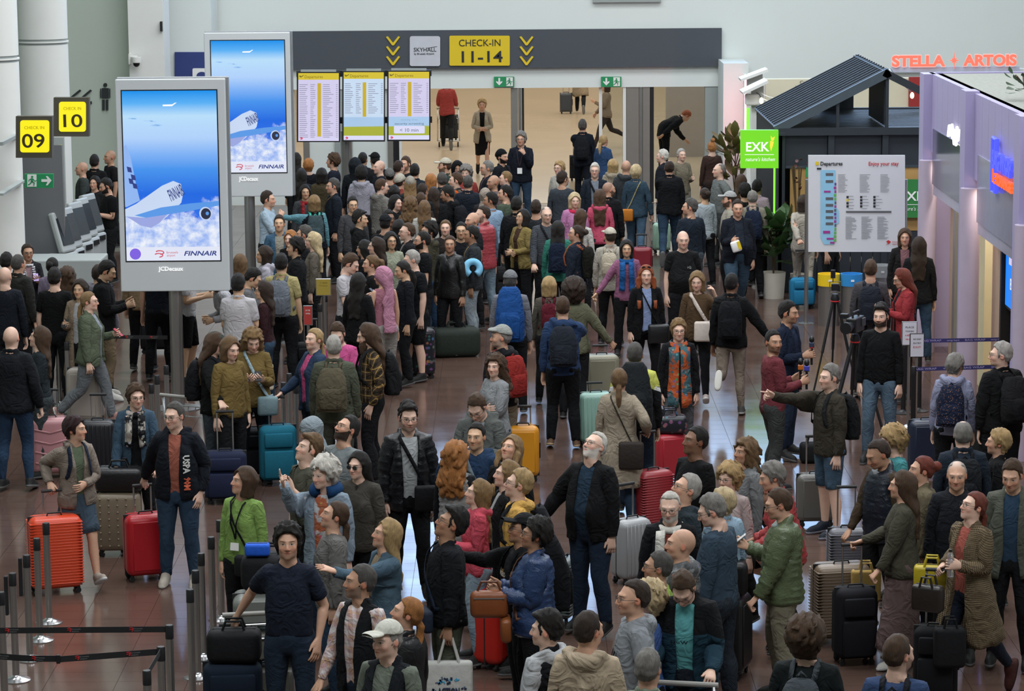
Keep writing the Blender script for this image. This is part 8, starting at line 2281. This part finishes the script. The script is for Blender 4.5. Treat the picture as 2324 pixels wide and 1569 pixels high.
# ------------------------------------------------------------------ luggage carts
def cart(loc,yaw,label):
    s=thing('luggage_cart',label,'cart',loc,R(yaw))
    b=MB()
    for sx in (-1,1):
        b.tube([(sx*.26,-.36,.99),(sx*.27,-.30,.55),(sx*.28,-.24,.16),(sx*.26,.50,.13)],.015,8)
    b.tube([(-.26,.50,.13),(.26,.50,.13)],.015,8); b.tube([(-.28,-.24,.16),(.28,-.24,.16)],.015,8)
    b.build('frame',M_CHROME,s,smooth=True)
    b=MB(); b.tube([(-.29,-.37,1.0),(.29,-.37,1.0)],.02,10); b.build('push_bar',plain('bar_grey','#8f8d88',.5),s)
    b=MB()
    for i in range(6):b.tube([(-.22+.088*i,-.24,.15),(-.22+.088*i,.5,.125)],.006,6)
    b.build('deck_wire',M_CHROME,s)
    b=MB()
    for z in (.72,.84):b.tube([(-.25,-.31,z),(-.23,-.10,z),(.23,-.10,z),(.25,-.31,z)],.008,6)
    for i in range(5):b.tube([(-.2+.1*i,-.12,.72),(-.2+.1*i,-.1,.84)],.006,6)
    b.build('basket',M_CHROME,s)
    for x,y in ((-.24,-.2),(.24,-.2),(0,.44)):
        b=MB(); b.lathe([(.065,-.018),(.065,.018)],(x,y,.065),14,Matrix.Rotation(R(90),3,'Y')); b.build('wheel',M_RUBBER,s)
    return s
def cart_for(key,label,dist=.62):
    f=FIG[key]; a=f.yaw; loc=(f.loc[0]+dist*math.sin(a),f.loc[1]-dist*math.cos(a),0)
    return cart(loc,math.degrees(a)+180,label),loc,a
c1,l1,a1=cart_for((1546,1312),'luggage cart pushed by the teal and black jacket',.82)
softbag('duffel_bag',(l1[0],l1[1],.17),(.46,.5,.34),'#1b3a4e','petrol blue travel bag on the cart of the teal jacket',a1)
c2,l2,a2=cart_for((1748,1055),'luggage cart under the red padded jacket’s hands',.85)
suitcase(0,0,.48,.34,.30,95,'#8c8f8d','pale grey hard suitcase on the cart by the red padded jacket','plain',0,at=(l2[0],l2[1],.62)); suitcase(0,0,.46,.40,.34,95,'#3a3d3f','charcoal suitcase at the bottom of the cart by the red padded jacket','plain',0,at=(l2[0],l2[1],.15))
c3,l3,a3=cart_for('red','luggage cart pushed by the red jacket in the far hall',.8); suitcase(0,0,.45,.6,.26,0,'#2a2b2e','dark suitcase on the cart in the far hall','soft',0,at=(l3[0],l3[1],.15))
p=at_z(585,1640,0); cart((p.x,p.y,0),10,'luggage cart stacked with grey cases behind the navy polo')
for z,w,h,col,lab in ((.15,.62,.26,'#57564f','dark grey hard suitcase lying at the bottom of the stacked cart'),(.47,.6,.24,'#68675f','warm grey hard suitcase lying in the middle of the stacked cart'),(.77,.42,.22,'#6e716c','small grey hard case lying on top of the stacked cart')):
    suitcase(0,0,w,h,.40,6,col,lab,'plain',0,at=(p.x+.02,p.y+.12,z-.0))
c=at_z(628,1370,0); softbag('holdall',(p.x+.1,p.y+.18,1.06),(.44,.3,.3),'#121316','black shoulder bag on top of the stacked cart'); softbag('neck_cushion',(p.x+.02,p.y+.1,1.36),(.2,.12,.1),'#1f56c0','bright blue cushion on the black shoulder bag',0,None,False,'cushion')
p=at_z(460,1085,0); cart((p.x,p.y,0),-30,'empty luggage cart behind the open navy hoodie')
p=at_z(1600,560,0); cart((p.x,p.y,0),80,'luggage cart by the kiosk queue')
# ------------------------------------------------------------------ television crew gear
def tripod(loc,h,spread,label,r_=.016):
    s=thing('tripod',label,'tripod',loc)
    for i in range(3):
        a=R(90+120*i); b=MB(); b.tube([(.03*math.cos(a),.03*math.sin(a),h-.08),(spread*.55*math.cos(a),spread*.55*math.sin(a),h*.45)],r_*1.2,8); b.tube([(spread*.5*math.cos(a),spread*.5*math.sin(a),h*.5),(spread*math.cos(a),spread*math.sin(a),.01)],r_*.8,8); b.build('leg',M_DARK,s)
    b=MB(); b.lathe([(.05,h-.12),(.06,h-.06),(.04,h)],n=14); b.build('head',M_DARK,s,angle=40)
    b=MB(); b.lathe([(.062,h-.10),(.062,h-.085)],n=14); b.build('red_ring',M_REDP,s)
    return s
p=at_z(1938,1000,0); h=1.30; tripod((p.x,p.y,0),h,.42,'large black tripod under the television camera',.022)
s=thing('television_camera','black television camera on the large tripod','camera',(p.x,p.y,h),R(-25))
b=MB(); b.box((0,0,.12),(.13,.34,.18),bev=.015); b.build('body',M_DARK,s); b=MB(); b.lathe([(.05,0),(.055,.1),(.07,.14),(.07,.2)],(0,-.17,.12),16,Matrix.Rotation(R(90),3,'X')); b.build('lens',M_DARK,s,angle=40); b=MB(); b.tube([(0,-.1,.21),(0,-.1,.27),(0,.12,.27),(0,.12,.21)],.014,6); b.build('top_handle',M_DARK,s); b=MB(); b.box((-.12,-.05,.22),(.1,.07,.06),bev=.01); b.build('viewfinder',M_DARK,s); b=MB(); b.box((.07,.1,.14),(.03,.1,.1),bev=.006); b.build('battery',plain('battery_grey','#3c3e40',.5),s)
p=at_z(1893,905,0); h=1.38; tripod((p.x,p.y,0),h,.36,'slim black tripod with a caged small camera')
s=thing('small_camera','small camera in a wire cage on the slim tripod','camera',(p.x,p.y,h)); b=MB(); b.tube([(-.07,0,.02),(-.07,0,.16),(.07,0,.16),(.07,0,.02),(-.07,0,.02)],.007,6); b.build('cage',plain('cage_olive','#6a6448',.5,.3),s); b=MB(); b.box((0,0,.09),(.1,.05,.09),bev=.008); b.build('body',M_DARK,s); b=MB(); b.box((-.03,0,.26),(.06,.03,.11),bev=.006); b.build('monitor',M_DARK,s); b=MB(); b.tube([(-.03,0,.15),(-.03,0,.22)],.006,6); b.build('stem',M_DARK,s)
# small gear bag by the shorts, tripod leg bag
p=at_z(1842,1050,0); softbag('camera_bag',(p.x,p.y,0),(.28,.2,.24),'#101113','small black camera bag on the floor by the grey cabin suitcase')
